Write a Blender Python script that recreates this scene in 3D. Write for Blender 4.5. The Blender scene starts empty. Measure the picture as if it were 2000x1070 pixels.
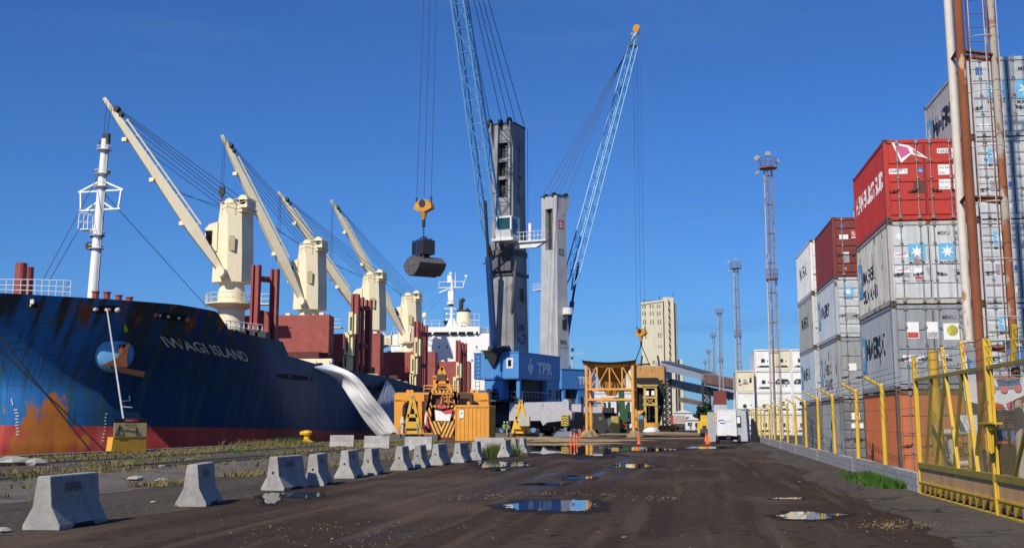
import bpy, math, random
from mathutils import Vector, Matrix, noise as mnoise
random.seed(7)
S = bpy.context.scene
R = math.radians
# ---------------------------------------------------------------- camera
FPX, PIT, YAW, EYE = 2300.0, R(9.285), R(8.97), 1.6
cd = bpy.data.cameras.new('camera'); cam = bpy.data.objects.new('camera', cd)
S.collection.objects.link(cam); S.camera = cam
cam.location = (0, 0, EYE); cam.rotation_euler = (R(90) + PIT, 0, YAW)
cd.sensor_width = 36; cd.lens = FPX / 2000 * 36; cd.shift_y = -0.0425
cd.clip_start = 0.1; cd.clip_end = 6000
# ---------------------------------------------------------------- sky, sun, exposure
SUN_AZ, SUN_EL = R(19), R(40)          # light travels towards +X +Y, at this angle from +Y
W = bpy.data.worlds.new('World'); S.world = W; W.use_nodes = True
nt = W.node_tree; bg = nt.nodes['Background']
sky = nt.nodes.new('ShaderNodeTexSky'); sky.sky_type = 'NISHITA'; sky.sun_disc = False
sky.sun_elevation = SUN_EL; sky.sun_rotation = R(180) + SUN_AZ
sky.altitude = 100; sky.air_density = 1.0; sky.dust_density = 0.5; sky.ozone_density = 2.0
tc = nt.nodes.new('ShaderNodeTexCoord'); mp = nt.nodes.new('ShaderNodeMapping')
mp.inputs['Rotation'].default_value = (0, 0, R(10)); mp.inputs['Scale'].default_value = (3, 3, 34)
nz = nt.nodes.new('ShaderNodeTexNoise'); nz.inputs['Scale'].default_value = 1.0; nz.inputs['Detail'].default_value = 5
cr = nt.nodes.new('ShaderNodeValToRGB'); cr.color_ramp.elements[0].position = .56; cr.color_ramp.elements[1].position = .74
mx = nt.nodes.new('ShaderNodeMixRGB'); mx.inputs[2].default_value = (3.4, 3.9, 4.6, 1)
ml = nt.nodes.new('ShaderNodeMath'); ml.operation = 'MULTIPLY'; ml.inputs[1].default_value = .30
L = nt.links.new
L(tc.outputs['Generated'], mp.inputs[0]); L(mp.outputs[0], nz.inputs[0]); L(nz.outputs[0], cr.inputs[0])
L(cr.outputs[0], ml.inputs[0]); L(ml.outputs[0], mx.inputs[0]); L(sky.outputs[0], mx.inputs[1]); tn = nt.nodes.new('ShaderNodeMixRGB'); tn.blend_type = 'MULTIPLY'; tn.inputs[0].default_value = 1; tn.inputs[2].default_value = (.37, .76, 1.42, 1); L(mx.outputs[0], tn.inputs[1]); L(tn.outputs[0], bg.inputs[0])
bg.inputs[1].default_value = 0.075
sd = bpy.data.lights.new('sun', 'SUN'); sd.energy = 5.0; sd.angle = R(.55); sd.color = (1, .91, .78)
so = bpy.data.objects.new('sun', sd); S.collection.objects.link(so)
dirv = Vector((math.sin(SUN_AZ) * math.cos(SUN_EL), math.cos(SUN_AZ) * math.cos(SUN_EL), -math.sin(SUN_EL)))
so.rotation_euler = dirv.to_track_quat('-Z', 'Y').to_euler()
S.view_settings.view_transform = 'Standard'; S.view_settings.look = 'None'
S.view_settings.exposure = 0; S.view_settings.gamma = 1
# ---------------------------------------------------------------- measuring: photo pixel -> world point
def ray(u, v):
    x = (u - 1000) / FPX; z = -(v - 450) / FPX
    Y = math.cos(PIT) - z * math.sin(PIT); Z = math.sin(PIT) + z * math.cos(PIT)
    c, s = math.cos(YAW), math.sin(YAW)
    return Vector((x * c - Y * s, x * s + Y * c, Z))
EY = Vector((0, 0, EYE))
def at(u, v, Y):
    r = ray(u, v); return EY + r * (Y / r.y)
def atX(u, v, X):
    r = ray(u, v); return EY + r * (X / r.x)
def atG(u, v, z=0.0):
    r = ray(u, v); return EY + r * ((z - EYE) / r.z)
# ---------------------------------------------------------------- mesh builder
class MB:
    def __init__(s, o=(0, 0, 0)):
        s.v = []; s.f = []; s.m = []; s.o = Vector(o); s.mi = 0; s.T = None
    def add(s, vs, fs):
        n = len(s.v)
        for p in vs:
            p = Vector(p)
            if s.T is not None: p = s.T @ p
            s.v.append(p - s.o)
        for f in fs: s.f.append([i + n for i in f]); s.m.append(s.mi)
        return s
    def box(s, x0, x1, y0, y1, z0, z1):
        vs = [(x, y, z) for z in (z0, z1) for y in (y0, y1) for x in (x0, x1)]
        return s.add(vs, [(0, 2, 3, 1), (4, 5, 7, 6), (0, 1, 5, 4), (2, 6, 7, 3), (0, 4, 6, 2), (1, 3, 7, 5)])
    def cbox(s, c, sz, rz=0, rx=0):
        a = Vector(sz) / 2; M = Matrix.Rotation(rz, 3, 'Z') @ Matrix.Rotation(rx, 3, 'X'); c = Vector(c)
        vs = [c + M @ Vector((x, y, z)) for z in (-a.z, a.z) for y in (-a.y, a.y) for x in (-a.x, a.x)]
        return s.add(vs, [(0, 2, 3, 1), (4, 5, 7, 6), (0, 1, 5, 4), (2, 6, 7, 3), (0, 4, 6, 2), (1, 3, 7, 5)])
    def bar(s, p, q, w, h=None, w2=None, h2=None, up=(0, 0, 1)):
        p, q = Vector(p), Vector(q); h = h or w; w2 = w2 or w; h2 = h2 or h
        d = (q - p).normalized(); u = Vector(up)
        if abs(d.dot(u)) > .98: u = Vector((0, 1, 0))
        a = d.cross(u).normalized(); b = a.cross(d).normalized(); vs = []
        for c, ww, hh in ((p, w, h), (q, w2, h2)):
            for i, j in ((-1, -1), (1, -1), (1, 1), (-1, 1)): vs.append(c + a * i * ww / 2 + b * j * hh / 2)
        return s.add(vs, [(3, 2, 1, 0), (4, 5, 6, 7), (0, 1, 5, 4), (1, 2, 6, 5), (2, 3, 7, 6), (3, 0, 4, 7)])
    def tube(s, p, q, r, r2=None, n=8, cap=True):
        p, q = Vector(p), Vector(q); r2 = r if r2 is None else r2
        d = (q - p).normalized(); u = Vector((0, 0, 1)) if abs(d.z) < .9 else Vector((1, 0, 0))
        a = d.cross(u).normalized(); b = a.cross(d).normalized(); vs = []
        for c, rr in ((p, r), (q, r2)):
            for i in range(n):
                t = 2 * math.pi * i / n; vs.append(c + (a * math.cos(t) + b * math.sin(t)) * rr)
        fs = [(i, (i + 1) % n, n + (i + 1) % n, n + i) for i in range(n)]
        if cap: fs += [tuple(range(n - 1, -1, -1)), tuple(range(n, 2 * n))]
        return s.add(vs, fs)
    def path(s, pts, r, n=5):
        for i in range(len(pts) - 1): s.tube(pts[i], pts[i + 1], r, n=n)
        return s
    def lathe(s, c, prof, n=20, ax='Z', rz=0):
        c = Vector(c); vs = []; k = len(prof)
        for (r, h) in prof:
            for i in range(n):
                t = 2 * math.pi * i / n
                if ax == 'Z': p = Vector((r * math.cos(t), r * math.sin(t), h))
                elif ax == 'X': p = Vector((h, r * math.cos(t), r * math.sin(t)))
                else: p = Vector((r * math.cos(t), h, r * math.sin(t)))
                if rz: p = Matrix.Rotation(rz, 3, 'Z') @ p
                vs.append(c + p)
        fs = [(j * n + i, j * n + (i + 1) % n, (j + 1) * n + (i + 1) % n, (j + 1) * n + i) for j in range(k - 1) for i in range(n)]
        fs += [tuple(range(n - 1, -1, -1)), tuple(range((k - 1) * n, k * n))]
        return s.add(vs, fs)
    def prism(s, pts, ex):
        ex = Vector(ex); n = len(pts); a = [Vector(p) for p in pts]; vs = a + [p + ex for p in a]
        return s.add(vs, [tuple(range(n - 1, -1, -1)), tuple(range(n, 2 * n))] + [(i, (i + 1) % n, n + (i + 1) % n, n + i) for i in range(n)])
    def loft(s, rings, caps=True, closed=True):
        n = len(rings[0]); vs = [p for r in rings for p in r]; k = len(rings); e = n if closed else n - 1
        fs = [(j * n + i, j * n + (i + 1) % n, (j + 1) * n + (i + 1) % n, (j + 1) * n + i) for j in range(k - 1) for i in range(e)]
        if caps: fs += [tuple(range(n - 1, -1, -1)), tuple(range((k - 1) * n, k * n))]
        return s.add(vs, fs)
    def sphere(s, c, r, n=10, sz=1):
        c = Vector(c); prof = [(max(.002, r * math.sin(math.pi * i / n)), -r * sz * math.cos(math.pi * i / n)) for i in range(n + 1)]
        return s.lathe(c, prof, n=n + 2)
    def text(s, txt, size, fn, bold=0, align='LEFT', wide=1):
        vs, fs = text_geo(txt, bold, align)
        return s.add([fn(x * size * wide, y * size) for x, y in vs], fs)
    def mesh(s, name, mats=None, smooth=False):
        me = bpy.data.meshes.new(name); me.from_pydata([tuple(p) for p in s.v], [], s.f)
        if mats:
            if not isinstance(mats, (list, tuple)): mats = [mats]
            for m in mats: me.materials.append(m)
            if len(mats) > 1: me.polygons.foreach_set('material_index', s.m)
        if smooth:
            me.polygons.foreach_set('use_smooth', [True] * len(me.polygons))
            me.update()
            try: me.set_sharp_from_angle(angle=R(38))
            except Exception: pass
        me.validate(); me.update(); return me
    def build(s, name, mats, parent=None, smooth=False, **k):
        if name in SPLIT: return s.build_pieces(SPLIT[name], mats, parent, smooth, **k)
        return obj(name, s.mesh(name, mats, smooth), parent, **k)
    def build_pieces(s, name, mats, parent, smooth, **k):
        lab = list(range(len(s.v)))
        def fd(a):
            while lab[a] != a: lab[a] = lab[lab[a]]; a = lab[a]
            return a
        for f in s.f:
            for i in f[1:]: lab[fd(i)] = fd(f[0])
        comp = {}
        for i, f in enumerate(s.f): comp.setdefault(fd(f[0]), []).append(i)
        cl = []
        for fs in comp.values():
            ps = [s.v[i] for q in fs for i in s.f[q]]; cl.append([fs, [min(p[j] for p in ps) - .02 for j in range(3)], [max(p[j] for p in ps) + .02 for j in range(3)]])
        ch = True
        while ch:
            ch = False
            for i in range(len(cl)):
                for j in range(i + 1, len(cl)):
                    if all(cl[i][1][t] <= cl[j][2][t] and cl[j][1][t] <= cl[i][2][t] for t in range(3)):
                        cl[i] = [cl[i][0] + cl[j][0], [min(cl[i][1][t], cl[j][1][t]) for t in range(3)], [max(cl[i][2][t], cl[j][2][t]) for t in range(3)]]; cl.pop(j); ch = True; break
                if ch: break
        first = None
        for fs, _a, _b in cl:
            m = MB(); mp = {}
            for q in fs:
                g = []
                for i in s.f[q]:
                    if i not in mp: mp[i] = len(m.v); m.v.append(s.v[i])
                    g.append(mp[i])
                m.f.append(g); m.m.append(s.m[q])
            o = obj(name, m.mesh(name, mats, smooth), parent, **k); first = first or o
        return first
SPLIT = dict(cross_ties='cross_tie', mooring_bitts='mooring_bitt', vent_post='vent_post', cover_lug='cover_lug', head_sheaves='head_sheave', bridge_windows='bridge_window', cabin_windows='cabin_window', slit_windows='slit_window', windows='window', sign_panel='sign_panel', winch='winch', winch_cover='winch_cover', deck_bundle='deck_bundle', chassis_beam='chassis_beam', jib_sheaves='jib_sheave', mast_lamps='mast_lamp', hatch_coaming='hatch_coaming', deck_fittings='deck_fitting', ladder_slots='ladder_slot', lower_cabin='lower_cabin', rollers='roller', lifting_frame='lifting_frame', torn_flap='torn_flap', cab_window='cab_window', fork_slot='fork_slot', timber_block='timber_block', mast_platforms='mast_platform', dark_fittings='dark_fitting', pictogram='pictogram')
_tg = {}
def text_geo(txt, bold=0, align='LEFT'):
    k = (txt, bold, align)
    if k not in _tg:
        cu = bpy.data.curves.new('t', 'FONT'); cu.body = txt; cu.size = 1; cu.offset = bold; cu.align_x = align; cu.resolution_u = 3
        o = bpy.data.objects.new('t', cu); S.collection.objects.link(o)
        dg = bpy.context.evaluated_depsgraph_get(); me = bpy.data.meshes.new_from_object(o.evaluated_get(dg))
        _tg[k] = ([(v.co.x, v.co.y) for v in me.vertices], [tuple(p.vertices) for p in me.polygons])
        bpy.data.objects.remove(o); bpy.data.meshes.remove(me); bpy.data.curves.remove(cu)
    return _tg[k]
def obj(name, me, parent=None, label=None, cat=None, group=None, kind=None):
    o = bpy.data.objects.new(name, me); S.collection.objects.link(o)
    if parent is not None: o.parent = parent
    return tag(o, label, cat, group, kind)
def tag(o, label=None, cat=None, group=None, kind=None):
    if label: o['label'] = label
    if cat: o['category'] = cat
    if group: o['group'] = group
    if kind: o['kind'] = kind
    return o
def thing(name, label, cat, loc=(0, 0, 0), rz=0, group=None):
    o = obj(name, None, None, label, cat, group); o.location = loc; o.rotation_euler = (0, 0, rz); o.empty_display_size = .3; return o
def kids(o): return [c for c in o.children]
def dup(o, parent=None, loc=None, rz=None, label=None, group=None):
    c = o.copy(); S.collection.objects.link(c); c.parent = parent
    if loc is not None: c.location = loc
    if rz is not None: c.rotation_euler = (0, 0, rz)
    if label: c['label'] = label
    if group: c['group'] = group
    for ch in list(o.children): dup(ch, c)
    return c
# ---------------------------------------------------------------- materials
_mc = {}
def mat(name, col, rough=.6, metal=0, col2=None, ns=2.0, amt=.5, streak=0, rust=0, rustcol=(.16, .055, .02), bump=0, bs=20, rscale=3.0, spec=.5, dirt=0, emit=0, rnd=0):
    """procedural paint: base colour, mottling, vertical streaks, rust or stain patches, bump"""
    if name in _mc: return _mc[name]
    m = bpy.data.materials.new(name); m.use_nodes = True; n = m.node_tree.nodes; l = m.node_tree.links.new
    b = n['Principled BSDF']; b.inputs['Roughness'].default_value = rough; b.inputs['Metallic'].default_value = metal
    try: b.inputs['Specular IOR Level'].default_value = spec
    except Exception: pass
    t_ = n.new('ShaderNodeTexCoord'); oi = n.new('ShaderNodeObjectInfo'); va = n.new('ShaderNodeVectorMath'); va.operation = 'MULTIPLY_ADD'; l(oi.outputs['Random'], va.inputs[0]); va.inputs[1].default_value = (53, 41, 29); l(t_.outputs['Object'], va.inputs[2]); t = dict_out = type('T', (), {'outputs': {'Object': va.outputs[0]}}); cur = None
    def nzz(scale, vec=(1, 1, 1), det=4):
        mp = n.new('ShaderNodeMapping'); mp.inputs['Scale'].default_value = vec; l(t.outputs['Object'], mp.inputs[0])
        x = n.new('ShaderNodeTexNoise'); x.inputs['Scale'].default_value = scale; x.inputs['Detail'].default_value = det; l(mp.outputs[0], x.inputs[0]); return x.outputs[0]
    def ramp(src, a, c):
        r = n.new('ShaderNodeMapRange'); r.inputs[1].default_value = a; r.inputs[2].default_value = c; l(src, r.inputs[0]); return r.outputs[0]
    def mix(fac, a, c):
        x = n.new('ShaderNodeMixRGB'); l(fac, x.inputs[0])
        if isinstance(a, tuple): x.inputs[1].default_value = (*a, 1)
        else: l(a, x.inputs[1])
        x.inputs[2].default_value = (*c, 1); return x.outputs[0]
    cur = tuple(col)
    c2 = col2 or tuple(c * .62 for c in col)
    if amt > 0:
        f = ramp(nzz(ns), .35, .75); k = n.new('ShaderNodeMath'); k.operation = 'MULTIPLY'; k.inputs[1].default_value = amt; l(f, k.inputs[0])
        cur = mix(k.outputs[0], cur, c2)
    if streak > 0:
        f = ramp(nzz(1.0, (5, 5, .35), 5), .48, .8); k = n.new('ShaderNodeMath'); k.operation = 'MULTIPLY'; k.inputs[1].default_value = streak; l(f, k.inputs[0])
        cur = mix(k.outputs[0], cur, tuple(c * .35 + .02 for c in col))
    if dirt > 0:
        f = ramp(nzz(9, (1, 1, 1), 6), .5, .72); k = n.new('ShaderNodeMath'); k.operation = 'MULTIPLY'; k.inputs[1].default_value = dirt; l(f, k.inputs[0])
        cur = mix(k.outputs[0], cur, tuple(c * .5 for c in col))
    if rust > 0:
        f = ramp(nzz(rscale, (1, 1, .45), 7), .72 - rust * .35, .77 - rust * .35); cur = mix(f, cur, rustcol)
    if rnd and not isinstance(cur, tuple):
        mr = n.new('ShaderNodeMapRange'); mr.inputs[3].default_value = 1 - rnd; mr.inputs[4].default_value = 1.0; l(oi.outputs['Random'], mr.inputs[0]); hs_ = n.new('ShaderNodeHueSaturation'); l(mr.outputs[0], hs_.inputs['Value']); l(cur, hs_.inputs['Color']); cur = hs_.outputs[0]
    if isinstance(cur, tuple): b.inputs['Base Color'].default_value = (*cur, 1)
    else: l(cur, b.inputs['Base Color'])
    if bump:
        bn = n.new('ShaderNodeBump'); bn.inputs['Strength'].default_value = bump; bn.inputs['Distance'].default_value = .02
        l(nzz(bs, (1, 1, 1), 6), bn.inputs['Height']); l(bn.outputs[0], b.inputs['Normal'])
    if emit: b.inputs['Emission Color'].default_value = (*col, 1); b.inputs['Emission Strength'].default_value = emit
    _mc[name] = m; return m
# ================================================================ THE SETTING
def jag(n, a, b, f):  # n+1 steps from a to b, with jitter function
    return [(a + (b - a) * i / n, f(i)) for i in range(n + 1)]
def sheet(name, pts, z, m, kind='structure'):
    b = MB(); b.add([(x, y, z) for x, y in pts], [tuple(range(len(pts)))]); return b.build(name, m, kind=kind)
def ground_mat(name, c1, c2, c3, s1=.5, s2=6, rough=.9, wet=0, bump=.6, stretch=.25, bscale=30, crack=0):
    m = bpy.data.materials.new(name); m.use_nodes = True; n = m.node_tree.nodes; l = m.node_tree.links.new; b = n['Principled BSDF']
    t = n.new('ShaderNodeTexCoord')
    def nz(sc, vec=(1, 1, 1), det=6):
        mp = n.new('ShaderNodeMapping'); mp.inputs['Scale'].default_value = vec; l(t.outputs['Object'], mp.inputs[0])
        x = n.new('ShaderNodeTexNoise'); x.inputs['Scale'].default_value = sc; x.inputs['Detail'].default_value = det; l(mp.outputs[0], x.inputs[0]); return x.outputs[0]
    def rmp(src, a, c, lo=0, hi=1):
        r = n.new('ShaderNodeMapRange'); r.inputs[1].default_value = a; r.inputs[2].default_value = c; r.inputs[3].default_value = lo; r.inputs[4].default_value = hi; l(src, r.inputs[0]); return r.outputs[0]
    def mixc(f, a, c):
        x = n.new('ShaderNodeMixRGB'); l(f, x.inputs[0])
        for i, q in ((1, a), (2, c)):
            if isinstance(q, tuple): x.inputs[i].default_value = (*q, 1)
            else: l(q, x.inputs[i])
        return x.outputs[0]
    a = mixc(rmp(nz(s1, (1, stretch, 1)), .4, .62), c1, c2)
    a = mixc(rmp(nz(s2, (1, .6, 1)), .52, .72), a, c3)
    if wet: a = mixc(rmp(nz(1.3, (1, .028, 1), 4), .49, .58, 0, .5), a, c3); a = mixc(rmp(nz(.22, (1, .5, 1), 5), .53, .63, 0, .6), a, tuple(c * 1.5 for c in c2)); a = mixc(rmp(nz(2.1, (1, .04, 1), 5), .56, .64, 0, .4), a, tuple(c * 1.7 for c in c2))
    if crack:
        mpv = n.new('ShaderNodeMapping'); l(t.outputs['Object'], mpv.inputs[0]); wn = n.new('ShaderNodeTexNoise'); wn.inputs['Scale'].default_value = .8; l(t.outputs['Object'], wn.inputs[0]); vm = n.new('ShaderNodeVectorMath'); vm.operation = 'ADD'; l(mpv.outputs[0], vm.inputs[0]); l(wn.outputs['Color'], vm.inputs[1])
        vo = n.new('ShaderNodeTexVoronoi'); vo.feature = 'DISTANCE_TO_EDGE'; vo.inputs['Scale'].default_value = crack; l(vm.outputs[0], vo.inputs[0]); a = mixc(rmp(vo.outputs['Distance'], .004, .02, .75, 0), a, (.012, .010, .008))
    sp = rmp(nz(55, (1, 1, 1), 3), .62, .7)
    a = mixc(sp, a, tuple(min(1, c * 2.1) for c in c3))
    l(a, b.inputs['Base Color'])
    if wet:
        sx = n.new('ShaderNodeSeparateXYZ'); l(t.outputs['Object'], sx.inputs[0])
        def M(op, a_, b_):
            q = n.new('ShaderNodeMath'); q.operation = op
            for i, z in enumerate((a_, b_)):
                if isinstance(z, (int, float)): q.inputs[i].default_value = z
                elif z is not None: l(z, q.inputs[i])
            return q.outputs[0]
        ex = M('POWER', M('DIVIDE', M('SUBTRACT', sx.outputs[0], -4.2), 2.6), 2); ex = M('ADD', ex, M('POWER', M('DIVIDE', M('SUBTRACT', sx.outputs[1], 44), 18), 2))
        near = rmp(ex, .2, 1.6, 1, 0); st = rmp(nz(2.6, (1, .045, 1), 6), .47, .66, 0, 1); f = M('MULTIPLY', near, st)
        f2 = M('MAXIMUM', f, M('MULTIPLY', rmp(nz(.5, (1, .2, 1), 4), .62, .7, 0, 1), .35)); w = rmp(f2, 0, 1, rough, wet); l(w, b.inputs['Roughness']); l(rmp(f2, 0, 1, .12, .6), b.inputs['Specular IOR Level'])
        a2 = mixc(M('MULTIPLY', f, .6), a, (.018, .014, .013)); l(a2, b.inputs['Base Color'])
    else: b.inputs['Roughness'].default_value = rough; b.inputs['Specular IOR Level'].default_value = .15
    bn = n.new('ShaderNodeBump'); bn.inputs['Strength'].default_value = bump; bn.inputs['Distance'].default_value = .03
    hh = n.new('ShaderNodeMath'); hh.operation = 'MULTIPLY_ADD'; l(nz(4.5, (1, .5, 1), 5), hh.inputs[0]); hh.inputs[1].default_value = 2.2; l(nz(bscale, (1, 1, 1), 8), hh.inputs[2]); l(hh.outputs[0], bn.inputs['Height']); l(bn.outputs[0], b.inputs['Normal'])
    return m
QX = -32.0
g_dirt = ground_mat('trodden_dirt', (.075, .060, .045), (.11, .092, .075), (.045, .036, .027), s1=.35, s2=3, rough=.95)
g_road = ground_mat('muddy_asphalt', (.045, .030, .0195), (.068, .048, .033), (.026, .0175, .0125), s1=.45, s2=4, rough=.92, wet=.3, bump=.5, stretch=.12)
g_gravel = ground_mat('grey_gravel', (.072, .060, .046), (.045, .037, .029), (.11, .093, .073), s1=.6, s2=9, rough=.95, bump=.9)
g_conc = ground_mat('worn_concrete', (.15, .125, .11), (.11, .095, .085), (.08, .07, .06), s1=.3, s2=5, rough=.9, bump=.3, crack=.28)
g_yard = ground_mat('yard_floor', (.10, .095, .085), (.07, .065, .06), (.13, .12, .10), rough=.9)
def ragged(x0, x1, y0, y1, step, j0, j1, sd):
    rnd = random.Random(sd); n = int((y1 - y0) / step); a = []; c = []
    for i in range(n + 1):
        y = y0 + (y1 - y0) * i / n
        k = 1 + y / 120
        a.append((x0 + (mnoise.noise(Vector((y * .13, sd, 0))) * 2 + rnd.uniform(-.5, .5)) * j0 * k, y)); c.append((x1 + (mnoise.noise(Vector((y * .13, sd + 9, 0))) * 2 + rnd.uniform(-.5, .5)) * j1 * k, y))
    return a, c
def strip(name, a, c, z, m):
    b = MB(); n = len(a); b.add([(x, y, z) for x, y in a] + [(x, y, z) for x, y in c], [(i, n + i, n + i + 1, i + 1) for i in range(n - 1)])
    return b.build(name, m, kind='structure')
b = MB(); b.add([(QX, -60, 0), (4000, -60, 0), (4000, 5000, 0), (QX, 5000, 0), (QX, -60, -6), (QX, 5000, -6)], [(0, 1, 2, 3), (0, 3, 5, 4)])
b.build('ground', g_dirt, kind='structure')
wm = mat('river_water', (.035, .03, .022), rough=.12, amt=.3, bump=.5, bs=.6)
b = MB(); b.add([(-4000, -60, -3), (QX + .01, -60, -3), (QX + .01, 5000, -3), (-4000, 5000, -3)], [(0, 1, 2, 3)]); b.build('river', wm, kind='structure')
b = MB(); n = 90; rn = random.Random(5)
top = [(-3900 + i * 55, 1650, 4 + 5 * rn.random()) for i in range(n)]
b.add([(x, y, -3) for x, y, z in top] + top + [(x, y + 400, z) for x, y, z in top], [(i, i + 1, n + i + 1, n + i) for i in range(n - 1)] + [(n + i, n + i + 1, 2 * n + i + 1, 2 * n + i) for i in range(n - 1)])
b.build('far_bank', mat('far_scrub', (.05, .06, .04), rough=1), kind='structure')
a, c = ragged(-19.2, -13.8, 10, 160, 1.2, .10, .35, 3); strip('concrete_apron', a, c, .004, g_conc)
a, c = ragged(-14.0, -8.2, 5, 120, .8, .45, .1, 11); strip('gravel_verge', a, c, .008, g_gravel)
a, c = ragged(-9.6, 5.0, 3, 420, .7, .22, .02, 21); strip('road', a, c, .012, g_road)
a, c = ragged(3.3, 5.06, 3, 260, .9, .25, .0, 31); strip('road_edge', a, c, .016, ground_mat('dry_road_edge', (.082, .070, .058), (.058, .048, .040), (.115, .098, .078), s1=.5, s2=6, rough=.9, crack=.45))
b = MB(); b.add([(5.3, 3, .006), (80, 3, .006), (80, 420, .006), (5.3, 420, .006)], [(0, 1, 2, 3)]); b.build('container_yard_floor', g_yard, kind='structure')
# rails set in the quay
b = MB()
for x in (-20.0, -21.45, -26.2): b.box(x - .04, x + .04, 8, 230, -.01, .035); b.box(x + .08, x + .12, 8, 230, -.01, .02)
b.build('crane_rails', mat('rail_steel', (.10, .085, .075), rough=.55, metal=.4, amt=.6), kind='structure')
b = MB(); b.box(QX - .25, QX + .35, -40, 330, -.9, .10); b.build('quay_edge', mat('quay_coping', (.22, .205, .18), rough=.9, rust=.2, rustcol=(.08, .07, .05), bump=.4), kind='structure')
# puddles: real shallow sheets of water
pud = bpy.data.materials.new('puddle_water'); pud.use_nodes = True; pb = pud.node_tree.nodes['Principled BSDF']
pb.inputs['Base Color'].default_value = (.018, .014, .012, 1); pb.inputs['Roughness'].default_value = .02
try: pb.inputs['Specular IOR Level'].default_value = .6
except Exception: pass
_n = pud.node_tree.nodes.new('ShaderNodeTexNoise'); _n.inputs['Scale'].default_value = 1.2; _b = pud.node_tree.nodes.new('ShaderNodeBump'); _b.inputs['Strength'].default_value = .05; _b.inputs['Distance'].default_value = .02
pud.node_tree.links.new(_n.outputs[0], _b.inputs['Height']); pud.node_tree.links.new(_b.outputs[0], pb.inputs['Normal'])
wetm = mat('wet_mud', (.018, .012, .009), rough=.75, spec=.2, amt=.6, bump=.3, bs=18, ns=3)
def puddle(u0, u1, v0, v1, sd=0, ja=.28):
    c = (atG((u0 + u1) / 2, v0) + atG((u0 + u1) / 2, v1)) / 2; v = (v0 + v1) / 2
    ax = (atG(u1, v) - atG(u0, v)) / 2; ay = (atG((u0 + u1) / 2, v0) - atG((u0 + u1) / 2, v1)) / 2
    pts = []
    rim = []
    for i in range(90):
        t = 2 * math.pi * i / 90; k = 1 + ja * mnoise.noise(Vector((math.cos(t) * 1.6, math.sin(t) * 1.6, sd))) + .45 * ja * mnoise.noise(Vector((math.cos(t) * 7, math.sin(t) * 7, sd))) + .3 * ja * mnoise.noise(Vector((math.cos(t) * 16, math.sin(t) * 16, sd)))
        p = c + ax * math.cos(t) * k + ay * math.sin(t) * k; pts.append((p.x, p.y)); k2 = k * 1.12 + .22 + .28 * mnoise.noise(Vector((math.cos(t) * 3, math.sin(t) * 3, sd + 7))); p = c + ax * math.cos(t) * k2 + ay * math.sin(t) * k2; rim.append((p.x, p.y))
    sheet('wet_margin', rim, .016 + .0002 * sd, wetm)
    sheet('puddle', pts, .0215 + .0004 * (sd % 5), pud)
for i, q in enumerate([(992, 1172, 978, 1000), (1522, 1640, 1002, 1016), (1030, 1195, 866, 884), (1168, 1290, 873, 882), (1195, 1275, 907, 914), (508, 552, 964, 982), (556, 625, 962, 972), (922, 1032, 902, 912), (1098, 1150, 930, 937), (935, 1010, 885, 893), (960, 990, 916, 920), (1345, 1420, 872, 876), (1510, 1570, 973, 976), (1030, 1100, 944, 948)]):
    puddle(*q, sd=i + 1, ja=.5 if i < 2 else .65)
# grain and mud ridges spilled along the berth: low heaps
def heap(b, cx, cy, rx, ry, h, sd=0, n=18, k=6):
    rings = []
    for j in range(k + 1):
        q = 1 - j / k; r = []
        for i in range(n):
            t = 2 * math.pi * i / n; w = 1 + .3 * mnoise.noise(Vector((math.cos(t) * 2, math.sin(t) * 2, sd + j * .2)))
            r.append((cx + rx * q * w * math.cos(t), cy + ry * q * w * math.sin(t), .012 + h * (1 - q * q) * (1 + .2 * mnoise.noise(Vector((i * .7, j, sd))))))
        rings.append(r)
    b.loft(rings, caps=False)
grain = mat('spilled_grain', (.36, .25, .12), rough=.95, col2=(.16, .12, .07), amt=.9, ns=1.3, bump=.7, bs=25)
b = MB()
for i, (u, v, rx, ry, h) in enumerate([(985, 857, 5, 1.6, .22), (1050, 858, 6, 1.8, .25), (1120, 862, 4, 1.5, .2), (1180, 860, 5, 1.4, .12), (1290, 846, 9, 2.2, .22), (1370, 849, 8, 2, .12), (1210, 848, 7, 2, .2), (1075, 868, 5, .8, .08), (1330, 856, 7, 1.5, .06), (1160, 866, 3, .9, .07)]):
    p = atG(u, v); heap(b, p.x, p.y, rx, ry, h, i)
b.build('grain_spill', grain, kind='stuff', smooth=True)
b = MB(); rn = random.Random(9)
for i in range(300):
    u = rn.choice([rn.gauss(1745, 30), rn.gauss(1745, 45), rn.gauss(660, 110)]); v = {0: rn.gauss(1027, 5), 1: rn.uniform(1020, 1070)}[0 if u > 1600 else 1]
    p = atG(u, v); s = rn.uniform(.004, .010); b.cbox((p.x, p.y, .018), (s * 2, s * 1.2, s), rz=rn.random() * 3)
b.build('scattered_grain', mat('loose_corn', (.40, .27, .11), rough=.8), kind='stuff')
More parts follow.
